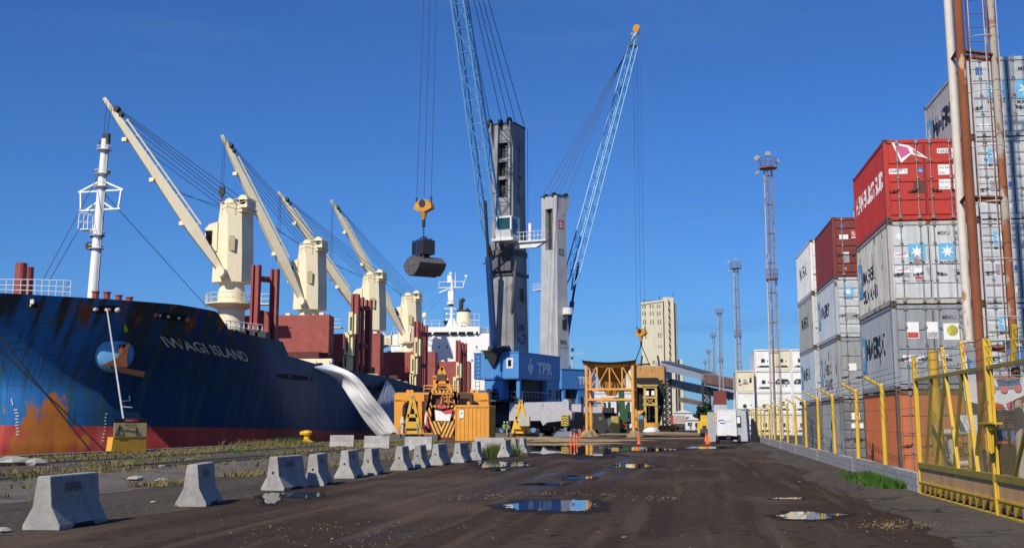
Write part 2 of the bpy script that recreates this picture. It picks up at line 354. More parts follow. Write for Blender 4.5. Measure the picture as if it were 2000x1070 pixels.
# stones and lumps
def rock(b, c, r, rn, sq=.6):
    c = Vector(c); rings = []
    for j, (q, h) in enumerate([(.7, 0), (1, .35), (.8, .75), (.3, 1)]):
        rings.append([c + Vector((math.cos(t) * r * q * rn.uniform(.75, 1.2), math.sin(t) * r * q * rn.uniform(.75, 1.2), h * r * sq)) for t in [2 * math.pi * i / 6 for i in range(6)]])
    b.loft(rings)
b = MB(); rn = random.Random(4)
for i in range(2600):
    y = 12 + 75 * rn.random() ** 1.6; x = -9.5 - 10 * rn.random() ** 1.5 if rn.random() < .75 else rn.uniform(-9.6, 4.8)
    rock(b, (x, y, .01), rn.uniform(.006, .022) * (1 + (rn.random() > .97) * 2), rn)
c_ = atG(1085, 975)
for i in range(110):
    a = rn.uniform(-.3, 3.5); k = rn.uniform(1.02, 1.75) + abs(rn.gauss(0, .15)); rock(b, (c_.x + 1.35 * k * math.cos(a) + .2, c_.y + 1.25 * k * math.sin(a), .012), rn.uniform(.012, .035), rn)
b.build('loose_gravel', mat('stone_grey', (.17, .15, .12), rough=.95, ns=1.5, amt=.8, col2=(.10, .09, .08)), kind='stuff')
stone = mat('rubble_stone', (.36, .34, .30), rough=.9, bump=.5, rust=.15, rustcol=(.12, .11, .08))
for (u, v, r, lab) in [(22, 908, .75, 'large pale slab of broken concrete lying in the grass at the far left edge'), (266, 938, .28, 'fist-shaped pale concrete lump lying between the first two barriers'), (315, 941, .22, 'small pale rubble lump just behind the second concrete barrier'), (2, 1040, .16, 'small pale stone beside the nearest barrier at the left edge'), (315, 912, .16, 'tiny pale stone lying by the rails beyond the second barrier'), (300, 982, .08, 'white pebble on the gravel left of the second concrete barrier')]:
    b = MB(); p = atG(u, v); rn = random.Random(u); rock(b, (0, 0, 0), r, rn, .45)
    if r > .5: rock(b, (.9, .2, 0), .5, rn, .5); rock(b, (-.6, -.3, 0), .4, rn, .4)
    o = b.build('rubble_lump', stone, label=lab, cat='stone', group='lumps of rubble along the quay'); o.location = (p.x, p.y, .01)
# grass
def grass(name, n, place, hmin, hmax, m, sd, spread=.16, blades=9, wd=.012):
    b = MB(); rn = random.Random(sd)
    for i in range(n):
        c = place(rn)
        if c is None: continue
        k = rn.uniform(.6, 1.3)
        for j in range(blades):
            a = rn.random() * 6.28; d = rn.random() * spread * k; x = c[0] + math.cos(a) * d; y = c[1] + math.sin(a) * d; h = rn.uniform(hmin, hmax) * k
            lx, ly = math.cos(a) * h * rn.uniform(.1, .8), math.sin(a) * h * rn.uniform(.1, .8); w = wd * (1 + c[1] / 40)
            wx, wy = -math.sin(a + 1) * w, math.cos(a + 1) * w
            b.add([(x - wx, y - wy, .0), (x + wx, y + wy, .0), (x + lx * .45 + wx * .6, y + ly * .45 + wy * .6, h * .6), (x + lx * .45 - wx * .6, y + ly * .45 - wy * .6, h * .6), (x + lx, y + ly, h)], [(0, 1, 2, 3), (3, 2, 4)])
    return b.build(name, m, kind='stuff')
gm1 = mat('dry_grass', (.16, .135, .05), rough=.8, col2=(.22, .17, .085), ns=.4, amt=.9, spec=.2)
gm2 = mat('green_grass', (.06, .11, .02), rough=.8, col2=(.13, .14, .04), ns=.8, amt=.8, spec=.2)
def pl1(rn):
    y = 20 + 130 * rn.random() ** 1.3; x = rn.uniform(-31.6, -17.5)
    d = mnoise.noise(Vector((x * .5, y * .12, 3)))
    edge = math.exp(-((x + 30.8) / 1.3) ** 2) + .6 * math.exp(-((x + 27.6) / .8) ** 2) + .5 * math.exp(-((x + 22.6) / .6) ** 2) + .35 * math.exp(-((x + 18.9) / .35) ** 2)
    return (x, y) if d + edge > rn.uniform(.05, .7) else None
grass('quay_grass', 8000, pl1, .04, .15, gm1, 1, spread=.3)
grass('low_green_grass', 1300, lambda rn: (lambda p: p if mnoise.noise(Vector((p[0] * .6, p[1] * .2, 8))) > .12 else None)((rn.uniform(-31.5, -14.5), 18 + 120 * rn.random() ** 1.4)), .05, .14, gm2, 2, spread=.35)
def pl3(rn):
    y = rn.uniform(16, 70); e = -14.0 + 1.0 * mnoise.noise(Vector((y * .2, 5, 0))); return (e + rn.gauss(0, .25), y) if mnoise.noise(Vector((y * .35, 1, 1))) > .02 else None
grass('verge_weeds', 900, pl3, .05, .16, gm1, 3, spread=.2)
def tuft(u, v, r, h, n, m, sd, lab):
    p = atG(u, v); b = grass('grass_tuft', n, lambda rn: (rn.gauss(0, r), rn.gauss(0, r * .7)), h * .4, h, m, sd, spread=.15, wd=.014)
    del b['kind']; b.location = (p.x, p.y, 0); tag(b, lab, 'grass tuft')
tuft(978, 889, .42, .62, 220, gm2, 21, 'dense green and yellow tuft of tall grass beside the far end of the barrier row')
tuft(562, 868, .7, .55, 160, gm2, 22, 'low green weed clump on the quay edge left of the yellow bollard')
tuft(520, 870, 1.2, .5, 120, gm1, 23, 'yellowish grass clump on the quay edge in front of the dark hull')
grass('wall_weeds', 420, lambda rn: (5.0 - abs(rn.gauss(0, .32)), 30.5 + 6.5 * rn.random()), .06, .24, mat('fresh_weeds', (.045, .11, .015), rough=.7, col2=(.04, .10, .015), spec=.2), 31, spread=.12)
def leafy(name, cx, cy, z0, r, h, n, m, sd, lab, cat='plant'):
    b = MB((cx, cy, z0)); rn = random.Random(sd)
    for i in range(n):
        a = rn.random() * 6.28; q = rn.random() ** .5 * r; z = z0 + h * rn.random(); q *= 1 - .5 * (z - z0) / h; p = Vector((cx + q * math.cos(a), cy + q * math.sin(a), z)); s = rn.uniform(.03, .07)
        d1 = Vector((rn.uniform(-1, 1), rn.uniform(-1, 1), rn.uniform(-.5, .8))).normalized() * s; d2 = Vector((rn.uniform(-1, 1), rn.uniform(-1, 1), rn.uniform(-.5, .5))).normalized() * s * .6
        b.add([p - d1, p + d2, p + d1, p - d2], [(0, 1, 2, 3)])
    o = b.build(name, m, label=lab, cat=cat); o.location = (cx, cy, z0); return o
leafy('bush', 6.3, 31.2, 0, .55, 1.15, 700, mat('weed_leaves', (.045, .10, .018), rough=.6, col2=(.09, .13, .03)), 3, 'leafy green weed bush growing behind the block wall by the gate post')
# ================================================================ concrete barriers
conc = mat('barrier_concrete', (.46, .45, .42), rough=.9, col2=(.30, .29, .27), ns=2.2, amt=.8, streak=.45, bump=.4, bs=30, dirt=.6, rnd=.22, rust=.10, rustcol=(.17, .15, .12))
black = mat('black_void', (.008, .008, .008), rough=.9, amt=0)
stencil = mat('stencil_dark', (.11, .11, .11), rough=.8, amt=.3)
def barrier():
    root = thing('concrete_barrier', 'x', 'barrier')
    pr = [(-.30, 0), (-.30, .07), (-.155, .34), (-.105, .78), (-.09, .80), (.09, .80), (.105, .78), (.155, .34), (.30, .07), (.30, 0)]
    b = MB(); L0 = 1.62; rn = random.Random(2)
    ys = [0, .06, .42, .5, .62, .98, 1.1, 1.2, L0 - .06, L0]
    rings = []
    for i, y in enumerate(ys):
        lift = .07 if 3 <= i <= 6 else 0; k = .985 if i in (0, len(ys) - 1) else 1
        rings.append([(x * k, y, max(z * (1 if z > .05 else 1), lift if z == 0 else z)) for x, z in pr])
    b.loft(rings); body = b.build('body', conc, root); bv = body.modifiers.new('edge', 'BEVEL'); bv.width = .014; bv.segments = 2; bv.limit_method = 'ANGLE'
    for s in (0, 1):
        h = MB(); h.lathe((0, -.004 if s == 0 else L0 + .004, .42), [(.032, -.002), (.032, .002)], n=12, ax='Y'); h.build('end_hole', black, root)
    t = MB(); t.text('INFRA', .2, lambda x, y: (.1375 - (y - .07) * .115 + .006, .42 + x, .55 + y), bold=.012); t.build('lettering', stencil, root)
    t = MB(); t.box(.215, .302, .48, 1.12, .0, .066); t.box(-.302, -.215, .48, 1.12, .0, .066); t.build('fork_slot', black, root)
    return root
bproto = barrier()
ORD = ['nearest', 'second', 'third', 'fourth', 'fifth', 'sixth', 'seventh', 'eighth', 'ninth', 'tenth', 'eleventh', 'twelfth', 'thirteenth', 'farthest']
EXT = {0: 'large at the lower left of the photo', 1: 'standing alone beside its dark puddle', 2: 'reflected in a small puddle and touching the fourth', 3: 'tucked close behind the third one'}
bl = [(79, 1037), (372, 991), (532, 959), (610, 950), (672, 935), (718, 928), (779, 919), (815, 914), (850, 909), (893, 904), (927, 899), (983, 892), (1003, 888), (1019, 885)]
for i, (u, v) in reversed(list(enumerate(bl))):
    p = atG(u, v); o = dup(bproto)
    o.location = (p.x, p.y, .012); o.rotation_euler = (0, 0, R([3, 12, -3, 9, 6, 7, 6, 6, 0, -1, 5, 1, 6, 4][i]))
    if i < 2:
        for ch in list(o.children):
            if ch.name.startswith('end_hole'): bpy.data.objects.remove(ch)
    o['label'] = '%s concrete barrier of the roadside row, %s' % (ORD[i], EXT.get(i, 'counted from the camera')); o['group'] = 'concrete barriers lining the left of the road'
for i, (u0, u1, v, lab) in enumerate([(650, 697, 873, 'leftmost of the concrete barriers set broadside on the grass'), (720, 767, 876, 'pale concrete barrier set broadside on the grass below the white tarpaulin'), (799, 850, 879, 'pale concrete barrier set broadside in front of the yellow lifting beam'), (940, 992, 883, 'pale concrete barrier set broadside behind the green grass tuft')]):
    p = atG(u0, v); q = atG(u1, v); o = dup(bproto); o.location = (q.x - .2, q.y, 0.01) ; o.rotation_euler = (0, 0, R(90 + 6))
    o['label'] = lab; o['group'] = 'barriers standing broadside on the grass'
for ch in list(bproto.children): bpy.data.objects.remove(ch)
bpy.data.objects.remove(bproto)
# ---------------------------------------------------------------- cones and delineators
corg = mat('cone_orange', (.75, .13, .03), rough=.5, amt=.3); cwht = mat('cone_white', (.75, .72, .68), rough=.5)
def cone(h=.76):
    root = thing('traffic_cone', 'x', 'traffic cone'); b = MB(); b.box(-.19, .19, -.19, .19, 0, .035); b.build('base', corg, root)
    b = MB(); b.lathe((0, 0, .035), [(.15, 0), (.12, .14 * h), (.035, h - .05), (.028, h)], n=16); b.build('cone_body', corg, root, smooth=True)
    b = MB(); b.lathe((0, 0, .035), [(.093, .38 * h), (.066, .62 * h)], n=16); b.build('stripe', cwht, root); return root
cp = cone()
for i, (u, v, lab) in enumerate([(1248, 867, 'orange and white traffic cone standing by the right leg of the orange hopper'), (1382, 867, 'orange traffic cone with a white band left of the white trailer box'), (1379, 862, 'red traffic cone half hidden behind the cone next to the white trailer box')]):
    p = atG(u, v); o = cp if i == 0 else dup(cp); o.location = (p.x, p.y, .015); o['label'] = lab; o['group'] = 'traffic cones on the road'
def delin():
    root = thing('delineator_post', 'x', 'marker post'); b = MB(); b.lathe((0, 0, 0), [(.16, 0), (.16, .04), (.075, .06), (.065, .62), (.05, .95), (.02, 1.0)], n=14); b.build('post', corg, root, smooth=True)
    b = MB(); b.lathe((0, 0, 0), [(.069, .66), (.066, .72)], n=14); b.build('stripe', cwht, root); return root
dp = delin()
for i, (u, v, s, lab) in enumerate([(1115, 869, 1.0, 'leftmost and tallest orange marker post at the edge of the long puddle'), (1122, 869, .85, 'orange marker post second from left at the puddle edge'), (1127, 866, .75, 'short orange marker post third from left by the puddle'), (1131, 855, .95, 'rear orange marker post of the cluster, touching its right neighbour'), (1134, 855, .85, 'rightmost orange marker post of the cluster by the hopper leg')]):
    p = atG(u, v); o = dp if i == 0 else dup(dp); o.location = (p.x, p.y, .015); o.scale = (s, s, s * 1.05); o['label'] = lab; o['group'] = 'orange marker posts by the puddle'
# ---------------------------------------------------------------- warning sign on its yellow block
ylw = mat('sign_yellow', (.62, .40, .05), rough=.6, rust=.08, bump=.1); ylw2 = mat('block_yellow', (.70, .36, .03), rough=.7, streak=.3)
yc = mat('sign_cream', (.62, .47, .20), rough=.5, amt=.3); redm = mat('sign_red', (.5, .02, .03), rough=.5); blk = mat('sign_black', (.012, .012, .014), rough=.5, amt=.2)
pA = atG(218, 884); pB = atG(284, 882.5); wv = (pB - pA); ang = math.atan2(wv.y, wv.x); wl = wv.length
root = thing('warning_sign', 'yellow danger sign with black exclamation triangle on a yellow concrete block below the anchor', 'sign', (pA.x, pA.y, 0), ang)
b = MB(); b.prism([(-.05, 0, 0), (wl + .05, 0, 0), (wl - .02, 0, .85), (.06, 0, .85)], (0, .5, 0)); b.build('base_block', ylw2, root)
b = MB(); b.box(.06, wl - .02, -.03, .0, .86, 1.62); b.build('panel', yc, root)
b = MB(); b.box(.06, wl - .02, -.03, .0, 1.622, 1.86); b.build('header', blk, root)
b = MB(); b.box(wl * .32, wl * .72, -.045, -.032, 1.67, 1.84); b.build('header_badge', redm, root)
b = MB(); b.text('PELIGRO', .11, lambda x, y: (wl * .345 + x, -.05, 1.715 + y), bold=.01); b.build('header_lettering', cwht, root)
b = MB()
tri = [(.12, .95), (.66, .95), (.39, 1.52)]
for i in range(3):
    p, q = tri[i], tri[(i + 1) % 3]; b.bar((p[0], -.04, p[1]), (q[0], -.04, q[1]), .012, .05, up=(0, 1, 0))
b.prism([(.36, -.045, 1.36), (.42, -.045, 1.36), (.405, -.045, 1.14), (.375, -.045, 1.14)], (0, .012, 0)); b.cbox((.39, -.04, 1.06), (.05, .012, .05))
b.path([(.66, -.04, 1.2), (.9, -.04, 1.24), (1.15, -.04, 1.17), (1.45, -.04, 1.17)], .014)
b.lathe((1.5, -.04, 1.33), [(.05, -.006), (.05, .006)], n=10, ax='Y'); b.bar((1.5, -.04, 1.28), (1.52, -.04, 1.1), .012, .09, up=(0, 1, 0))
b.bar((1.42, -.04, 1.22), (1.62, -.04, 1.14), .012, .04, up=(0, 1, 0)); b.bar((1.52, -.04, 1.1), (1.45, -.04, .95), .012, .045, up=(0, 1, 0)); b.bar((1.53, -.04, 1.1), (1.6, -.04, .96), .012, .045, up=(0, 1, 0))
b.text('RIESGO DE CAIDA', .095, lambda x, y: (.72 + x, -.036, 1.47 + y), bold=.012); b.text('A NIVEL DEL MAR', .075, lambda x, y: (.85 + x, -.036, 1.36 + y), bold=.006)
b.build('pictogram', blk, root)
# mooring bollard
p = atX(599, 862, -31.2)
root = thing('mooring_bollard', 'yellow cast iron mooring bollard on the grassy quay edge', 'bollard', (p.x, p.y, .1)); bly = mat('bollard_yellow', (.72, .42, .02), rough=.55, rust=.1)
b = MB(); b.lathe((0, 0, 0), [(.62, 0), (.62, .06), (.42, .10), (.26, .2), (.22, .45), (.30, .58)], n=20); b.build('stem', bly, root, smooth=True)
b = MB(); b.lathe((0, 0, .55), [(.25, 0), (.42, .05), (.46, .2), (.38, .34), (.1, .4)], n=20); b.cbox((-.2, 0, .72), (.6, .5, .26)); b.build('head', bly, root, smooth=True)
# ================================================================ block wall and fence
WX = 5.03
bm = bpy.data.materials.new('concrete_block'); bm.use_nodes = True; n = bm.node_tree.nodes; l = bm.node_tree.links.new
t = n.new('ShaderNodeTexCoord'); mp = n.new('ShaderNodeMapping'); mp.inputs['Rotation'].default_value = (R(90), 0, R(90)); br = n.new('ShaderNodeTexBrick')
sp_ = n.new('ShaderNodeSeparateXYZ'); cb_ = n.new('ShaderNodeCombineXYZ'); l(t.outputs['Object'], sp_.inputs[0]); l(sp_.outputs[1], cb_.inputs[0]); l(sp_.outputs[2], cb_.inputs[1])
l(cb_.outputs[0], br.inputs[0]); br.inputs['Scale'].default_value = 1; br.inputs['Brick Width'].default_value = .42; br.inputs['Row Height'].default_value = .155; br.inputs['Mortar Size'].default_value = .008
br.inputs['Color1'].default_value = (.40, .385, .36, 1); br.inputs['Color2'].default_value = (.31, .30, .285, 1); br.inputs['Mortar'].default_value = (.13, .12, .11, 1)
nn = n.new('ShaderNodeTexNoise'); nn.inputs['Scale'].default_value = 3; nn.inputs['Detail'].default_value = 6; l(t.outputs['Object'], nn.inputs[0]); mm = n.new('ShaderNodeMixRGB'); mm.blend_type = 'MULTIPLY'; mm.inputs[0].default_value = .6
l(br.outputs[0], mm.inputs[1]); l(nn.outputs[0], mm.inputs[2]); gg = n.new('ShaderNodeGamma'); gg.inputs[1].default_value = .75; l(mm.outputs[0], gg.inputs[0]); l(gg.outputs[0], n['Principled BSDF'].inputs[0]); n['Principled BSDF'].inputs['Roughness'].default_value = .9
bp = n.new('ShaderNodeBump'); bp.inputs['Strength'].default_value = .7; bp.inputs['Distance'].default_value = .02; inv = n.new('ShaderNodeMath'); inv.operation = 'MULTIPLY'; inv.inputs[1].default_value = -1; l(br.outputs[1], inv.inputs[0]); l(inv.outputs[0], bp.inputs['Height']); l(bp.outputs[0], n['Principled BSDF'].inputs['Normal'])
b = MB()
for i in range(48):
    y = 29 + i * 4; b.box(WX - .1 + .008 * (i % 3), WX + .1, y, y + 3.985, 0, .455 + .012 * ((i * 7) % 3))
b.build('block_wall', bm, label='low grey concrete block wall under the yellow fence posts', cat='wall')
yel = mat('fence_yellow', (.68, .43, .035), rough=.5, rust=.16, rustcol=(.20, .08, .02), rscale=6, streak=.2)
wire = mat('wire_grey', (.12, .11, .09), rough=.5, metal=.6, amt=.3)
fr = thing('yard_fence', 'row of round yellow steel posts with bent arms and wires on the block wall', 'fence', (WX, 34.35, .46))
pb_ = MB(); pb_.tube((0, 0, -.1), (0, 0, 2.17), .065, n=12); pb_.sphere((0, 0, 2.17), .065, n=6); pb_.tube((0, 0, 2.14), (-.47, 0, 2.42), .042, n=8); pme = pb_.mesh('post', yel, True)
for i in range(29):
    o = obj('post', pme, fr); o.location = (0, i * 6.2 - (.5 if i == 1 else 0), 0); o.rotation_euler = (0, R(.6 * math.sin(i * 2.3)), R(3 * math.sin(i * 1.7)))
b = MB()
for k in range(4):
    z = 2.17 + .28 * k / 3; x = -.47 * k / 3; b.tube((x, -4.4, z), (x, 28 * 6.15, z), .006, n=4)
for z in (.3, .9, 1.5, 2.05): b.tube((.09, -4.4, z), (.09, 28 * 6.15, z), .005, n=4)
b.build('wires', wire, fr)
# ================================================================ sliding gate
gyel = mat('gate_yellow', (.62, .40, .03), rough=.5, rust=.2, rustcol=(.17, .07, .02), rscale=5, streak=.35)
gol = mat('gate_olive', (.26, .21, .035), rough=.6, rust=.12, rustcol=(.14, .08, .03)); gpl = mat('gate_plate', (.55, .33, .15), rough=.6, streak=.5, rust=.12, rustcol=(.14, .08, .045), rscale=1.5)
def gp(y, z, o=0): return (4.93 + (28.6 - y) * .028 + o, y, z)
def leaf(y0, y1, verts, diags, lab, extra):
    root = thing('gate_leaf', lab, 'gate', gp(y0, 0), 0, 'leaves of the yellow sliding gate'); O = gp(y0, 0)
    def B(): return MB(O)
    b = B(); b.bar(gp(y0, 2.58), gp(y1, 2.58), .07, .07); b.build('top_rail', gol, root)
    b = B(); b.bar(gp(y0, .66), gp(y1, .66), .09, .12); b.build('middle_rail', gol, root)
    b = B(); b.bar(gp(y0, .455), gp(y1, .455), .02, .30); b.build('kick_plate', gpl, root)
    b = B(); b.bar(gp(y0, .285, -.01), gp(y1, .285, -.01), .07, .035); b.bar(gp(y0, .02, -.01), gp(y1, .02, -.01), .07, .035)
    n = int(abs(y0 - y1) / .46)
    for i in range(n):
        y = y0 + (y1 - y0) * i / n; y2 = y0 + (y1 - y0) * (i + .78) / n
        b.prism([gp(y, .267, -.03), gp(y2, .267, -.03), gp(y, .04, -.03)], (.03, 0, 0))
    b.build('rack_strip', gyel, root)
    for (ya, yb, za, zb, w) in verts:
        b = B(); b.bar(gp(ya, za), gp(yb, zb), w); b.build('upright', gyel, root)
    for (ya, yb) in diags:
        b = B(); b.bar(gp(ya, 2.55, .01), gp(yb, .7, .01), .055); b.build('brace', gol, root)
    b = B(); st = .085; H = 1.85; L0 = abs(y0 - y1); sgn = -1 if y1 < y0 else 1; k = int((L0 + H) / st)
    for i in range(k):
        s = i * st - H
        for d in (0, 1):
            a0, a1 = s, s + H; z0, z1 = .7, .7 + H
            if a0 < 0: z0 += -a0; a0 = 0
            if a1 > L0: z1 -= a1 - L0; a1 = L0
            if a1 - a0 < .02: continue
            if d: a0, a1 = L0 - a0, L0 - a1
            b.tube(gp(y0 + sgn * a0, z0, .045), gp(y0 + sgn * a1, z1, .045), .0030, n=3, cap=False)
    b.build('wire_mesh', mat('mesh_wire', (.30, .24, .10), rough=.6, amt=.5), root)
    b = B()
    for j, z in enumerate((2.75, 2.95, 3.12)):
        b.path([gp(y0 + (y1 - y0) * q / 8, z + (-.03 if q % 2 else 0), -.02) for q in range(9)], .006, n=4)
    for q in range(60):
        y = y0 + (y1 - y0) * q / 60; z = (2.75, 2.95, 3.12)[q % 3]; b.bar(gp(y, z - .03), gp(y + .02, z + .03), .008)
    b.build('barbed_wire', wire, root); extra(B, root); return root
def ex1(B, root):
    b = B(); b.bar(gp(22.35, 2.6, -.03), gp(22.15, 1.25, -.03), .04); b.build('lock_bar', gyel, root)
leaf(28.55, 22.12, [(28.55, 28.55, 0, 3.12, .09), (25.7, 24.9, 3.15, .7, .065), (24.1, 23.4, 3.18, .68, .07), (22.35, 22.16, 3.1, 0, .10)], [(25.6, 26.9), (24.2, 25.3), (22.4, 23.7), (26.9, 27.9)], 'left leaf of the yellow gate, braced with diagonals and meeting the block wall', ex1)
def ex2(B, root):
    for (y, z, dy, dz, w) in ((22.0, 1.42, .0, .34, .05), (21.85, 1.4, .03, .3, .03), (22.3, 1.42, .0, .3, .03)):
        b = B(); b.bar(gp(y, z, -.1), gp(y + dy, z - dz, -.1), w); b.build('latch', gyel, root)
    b = B(); b.bar(gp(22.45, 1.6, -.09), gp(21.5, 1.6, -.09), .16, .03); b.bar(gp(22.3, 1.55, -.1), gp(21.75, 1.52, -.1), .07, .07); b.bar(gp(22.05, 1.55, -.1), gp(22.05, 1.12, -.1), .1, .08); b.build('latch_plate', gyel, root)
leaf(22.05, 14.5, [(22.05, 22.05, 0, 3.05, .05), (20.7, 20.5, 2.6, 3.2, .08), (18, 18, .68, 3.1, .08), (15, 15, 0, 3.1, .08)], [(19.2, 21.1), (16.5, 18.5)], 'right leaf of the yellow gate with a bolted latch, cut by the photo edge', ex2)
b = MB((5.5, 29.3, 0)); b.lathe((5.5, 29.3, 0), [(.16, 0), (.13, .6), (.12, 3.3)], n=18); o = b.build('gate_post', mat('gate_post_yellow', (.55, .34, .03), rough=.6, streak=.4, rust=.15, rustcol=(.2, .09, .03)), label='thick round yellow gate post standing behind the left gate leaf', cat='post', smooth=True); o.location = (5.5, 29.3, 0)
b = MB((5.9, 27.8, 0)); b.bar((5.9, 27.8, 0), (5.9, 27.8, 3.2), .1); o = b.build('fence_post', gyel, label='square yellow post with barbed wire right of the thick gate post', cat='post'); o.location = (5.9, 27.8, 0)
# ================================================================ shipping containers
CW, CL, CH = 2.438, 6.058, 2.591
frame_rust = mat('frame_rust', (.10, .075, .06), rough=.8, rust=.5, rustcol=(.16, .07, .03), rscale=6, amt=.7)
steel = mat('rod_steel', (.30, .28, .27), rough=.5, metal=.5, amt=.6, rust=.2, rscale=8)
gask = mat('gasket_dark', (.02, .02, .02), rough=.8, amt=0)
def cmat(nm, col, **k):
    d = dict(rough=.5, streak=.5, rust=.17, rscale=2.4, ns=.9, amt=.45, bump=.08, bs=4, dirt=.2); d.update(k); return mat(nm, col, **d)
C_ = dict(lgrey=cmat('box_light_grey', (.50, .53, .545), rust=.22), grey=cmat('box_grey', (.30, .315, .33)), white=cmat('box_dirty_white', (.58, .60, .60), rust=.26, streak=.7, rustcol=(.34, .22, .13)),
          red=cmat('box_red', (.50, .035, .018), rust=.08, rustcol=(.2, .02, .015)), brown=cmat('box_brown', (.20, .035, .025), rust=.1), orange=cmat('box_orange', (.52, .15, .055), rust=.18, rustcol=(.25, .09, .04), streak=.4),
          dgrey=cmat('box_dark_grey', (.16, .17, .18)), reefer=cmat('reefer_white', (.80, .80, .76), rust=.06, streak=.25, rustcol=(.5, .38, .2)), cream=cmat('reefer_cream', (.72, .64, .47), rust=.2, rustcol=(.5, .33, .15), streak=.3))
lett = {}
def lmat(nm, col, rust=.28, under=(.4, .42, .44)): return mat('print_' + nm, col, rough=.6, rust=rust, rustcol=under, rscale=5, amt=.2)
p_navy = lmat('navy', (.012, .016, .03), .32, (.40, .43, .46)); p_white = lmat('white', (.8, .8, .78), .12, (.45, .2, .17)); p_blue = lmat('sky_blue', (.12, .42, .66), .08, (.5, .55, .6)); p_lab = mat('label_white', (.78, .77, .74), rough=.5, amt=.2)
p_red = mat('label_red', (.62, .07, .06), rough=.5); p_blk = mat('label_black', (.02, .02, .025), rough=.6); p_blu2 = mat('label_blue', (.05, .12, .38), rough=.5); p_pnk = mat('label_pink', (.6, .1, .25), rough=.5); p_yel = mat('label_yellow', (.72, .62, .06), rough=.5); p_tan = mat('label_tan', (.62, .56, .42), rough=.6); p_gry = mat('label_grey', (.3, .31, .32), rough=.6); p_cir = mat('label_pale', (.75, .78, .74), rough=.5)
PM = dict(w=p_lab, r=p_red, k=p_blk, d=mat('label_dark_brown', (.12, .03, .02)), b=p_blu2, s=p_blue, p=p_pnk, y=p_yel, t=p_tan, g=p_gry, c=p_cir)
_cm = {}
def side_x(y, L):
    P = .278; n = int((L - .3) / P); y0 = .15 + ((L - .3) - n * P) / 2; k = (y - y0) % P
    if y < y0 or y > y0 + n * P: return 0
    return 0 if k < .07 else (.036 * (k - .07) / .068 if k < .138 else (.036 if k < .208 else .036 * (1 - (k - .208) / .07)))
def corr_text(b, txt, size, y0, z0, L, rn, drop):
    vs, fs = text_geo(txt, .035); vs = [(x * size, y * size) for x, y in vs]; w = max(x for x, y in vs); dx = .034; x = dx / 2
    while x < w:
        runs = []
        for f in fs:
            ys = []; m = len(f)
            for i in range(m):
                (xa, ya), (xb, yb) = vs[f[i]], vs[f[(i + 1) % m]]
                if (xa - x) * (xb - x) < 0: ys.append(ya + (yb - ya) * (x - xa) / (xb - xa))
            if len(ys) == 2: runs.append((min(ys), max(ys)))
        runs.sort(); mg = []
        for r in runs:
            if mg and r[0] <= mg[-1][1] + .004: mg[-1][1] = max(mg[-1][1], r[1])
            else: mg.append(list(r))
        worn = mnoise.noise(Vector((x * 2.3, rn.random() * .0 + size * 7, y0))) > .28
        for (a, c) in mg:
            if c - a < .01 or rn.random() < drop * (3.5 if worn else 1): continue
            ya, yb = y0 - x + dx / 2, y0 - x - dx / 2; xa, xb = .012 + side_x(ya, L) - .003, .012 + side_x(yb, L) - .003
            b.add([(xa, ya, z0 + a), (xb, yb, z0 + a), (xb, yb, z0 + c), (xa, ya, z0 + c)], [(0, 1, 2, 3)])
        x += dx
def side_mesh(m, L, H, W=CW, right=False):
    k = ('side', m.name, L, H, right)
    if k not in _cm:
        b = MB(); P = .278; n = int((L - .3) / P); y = .15 + ((L - .3) - n * P) / 2; pts = [(0, .15)]
        for i in range(n):
            pts += [(0, y), (0, y + .07), (.036, y + .138), (.036, y + .208), (0, y + .278)]; y += P
        pts.append((0, L - .15))
        z0, z1 = .165, H - .11; vs = []
        for (x, yy) in pts:
            xx = x if not right else W - x; vs += [(xx + (.012 if not right else -.012), yy, z0), (xx + (.012 if not right else -.012), yy, z1)]
        b.add(vs, [(2 * i, 2 * i + 1, 2 * i + 3, 2 * i + 2) for i in range(len(pts) - 1)]); _cm[k] = b.mesh('side_panel', m)
    return _cm[k]
def frame_mesh(m, L, H, W=CW):
    k = ('frame', m.name, L, H)
    if k not in _cm:
        b = MB()
        for x in (0, W):
            s = 1 if x == 0 else -1
            for y0, y1 in ((0, .15), (L - .15, L)): b.box(min(x, x + s * .1), max(x, x + s * .1), y0 + .004, y1 - .004, .12, H - .118)
            b.box(min(x + s * .004, x + s * .06), max(x + s * .004, x + s * .06), .18, L - .18, .02, .165); b.box(min(x + s * .002, x + s * .06), max(x + s * .002, x + s * .06), .18, L - .18, H - .11, H - .03)
        b.box(.1, W - .1, .012, .1, .03, .16); b.box(.1, W - .1, .012, .1, H - .13, H - .02); b.box(.1, W - .1, L - .1, L - .012, .03, .16); b.box(.1, W - .1, L - .1, L - .012, H - .13, H - .02)
        for i in range(9): b.box(.061, W - .061, .5 + i * (L - 1) / 8 - .04, .5 + i * (L - 1) / 8 + .04, .03, .14)
        _cm[k] = b.mesh('frame', m)
    return _cm[k]
def cast_mesh():
    if 'cast' not in _cm:
        b = MB(); b.box(-.083, .083, -.09, .09, -.059, .059); b.mi = 1; b.box(-.035, .035, -.0925, -.088, -.025, .03); b.box(-.086, -.08, -.035, .035, -.025, .03); _cm['cast'] = b.mesh('corner_casting', [frame_rust, black])
    return _cm['cast']
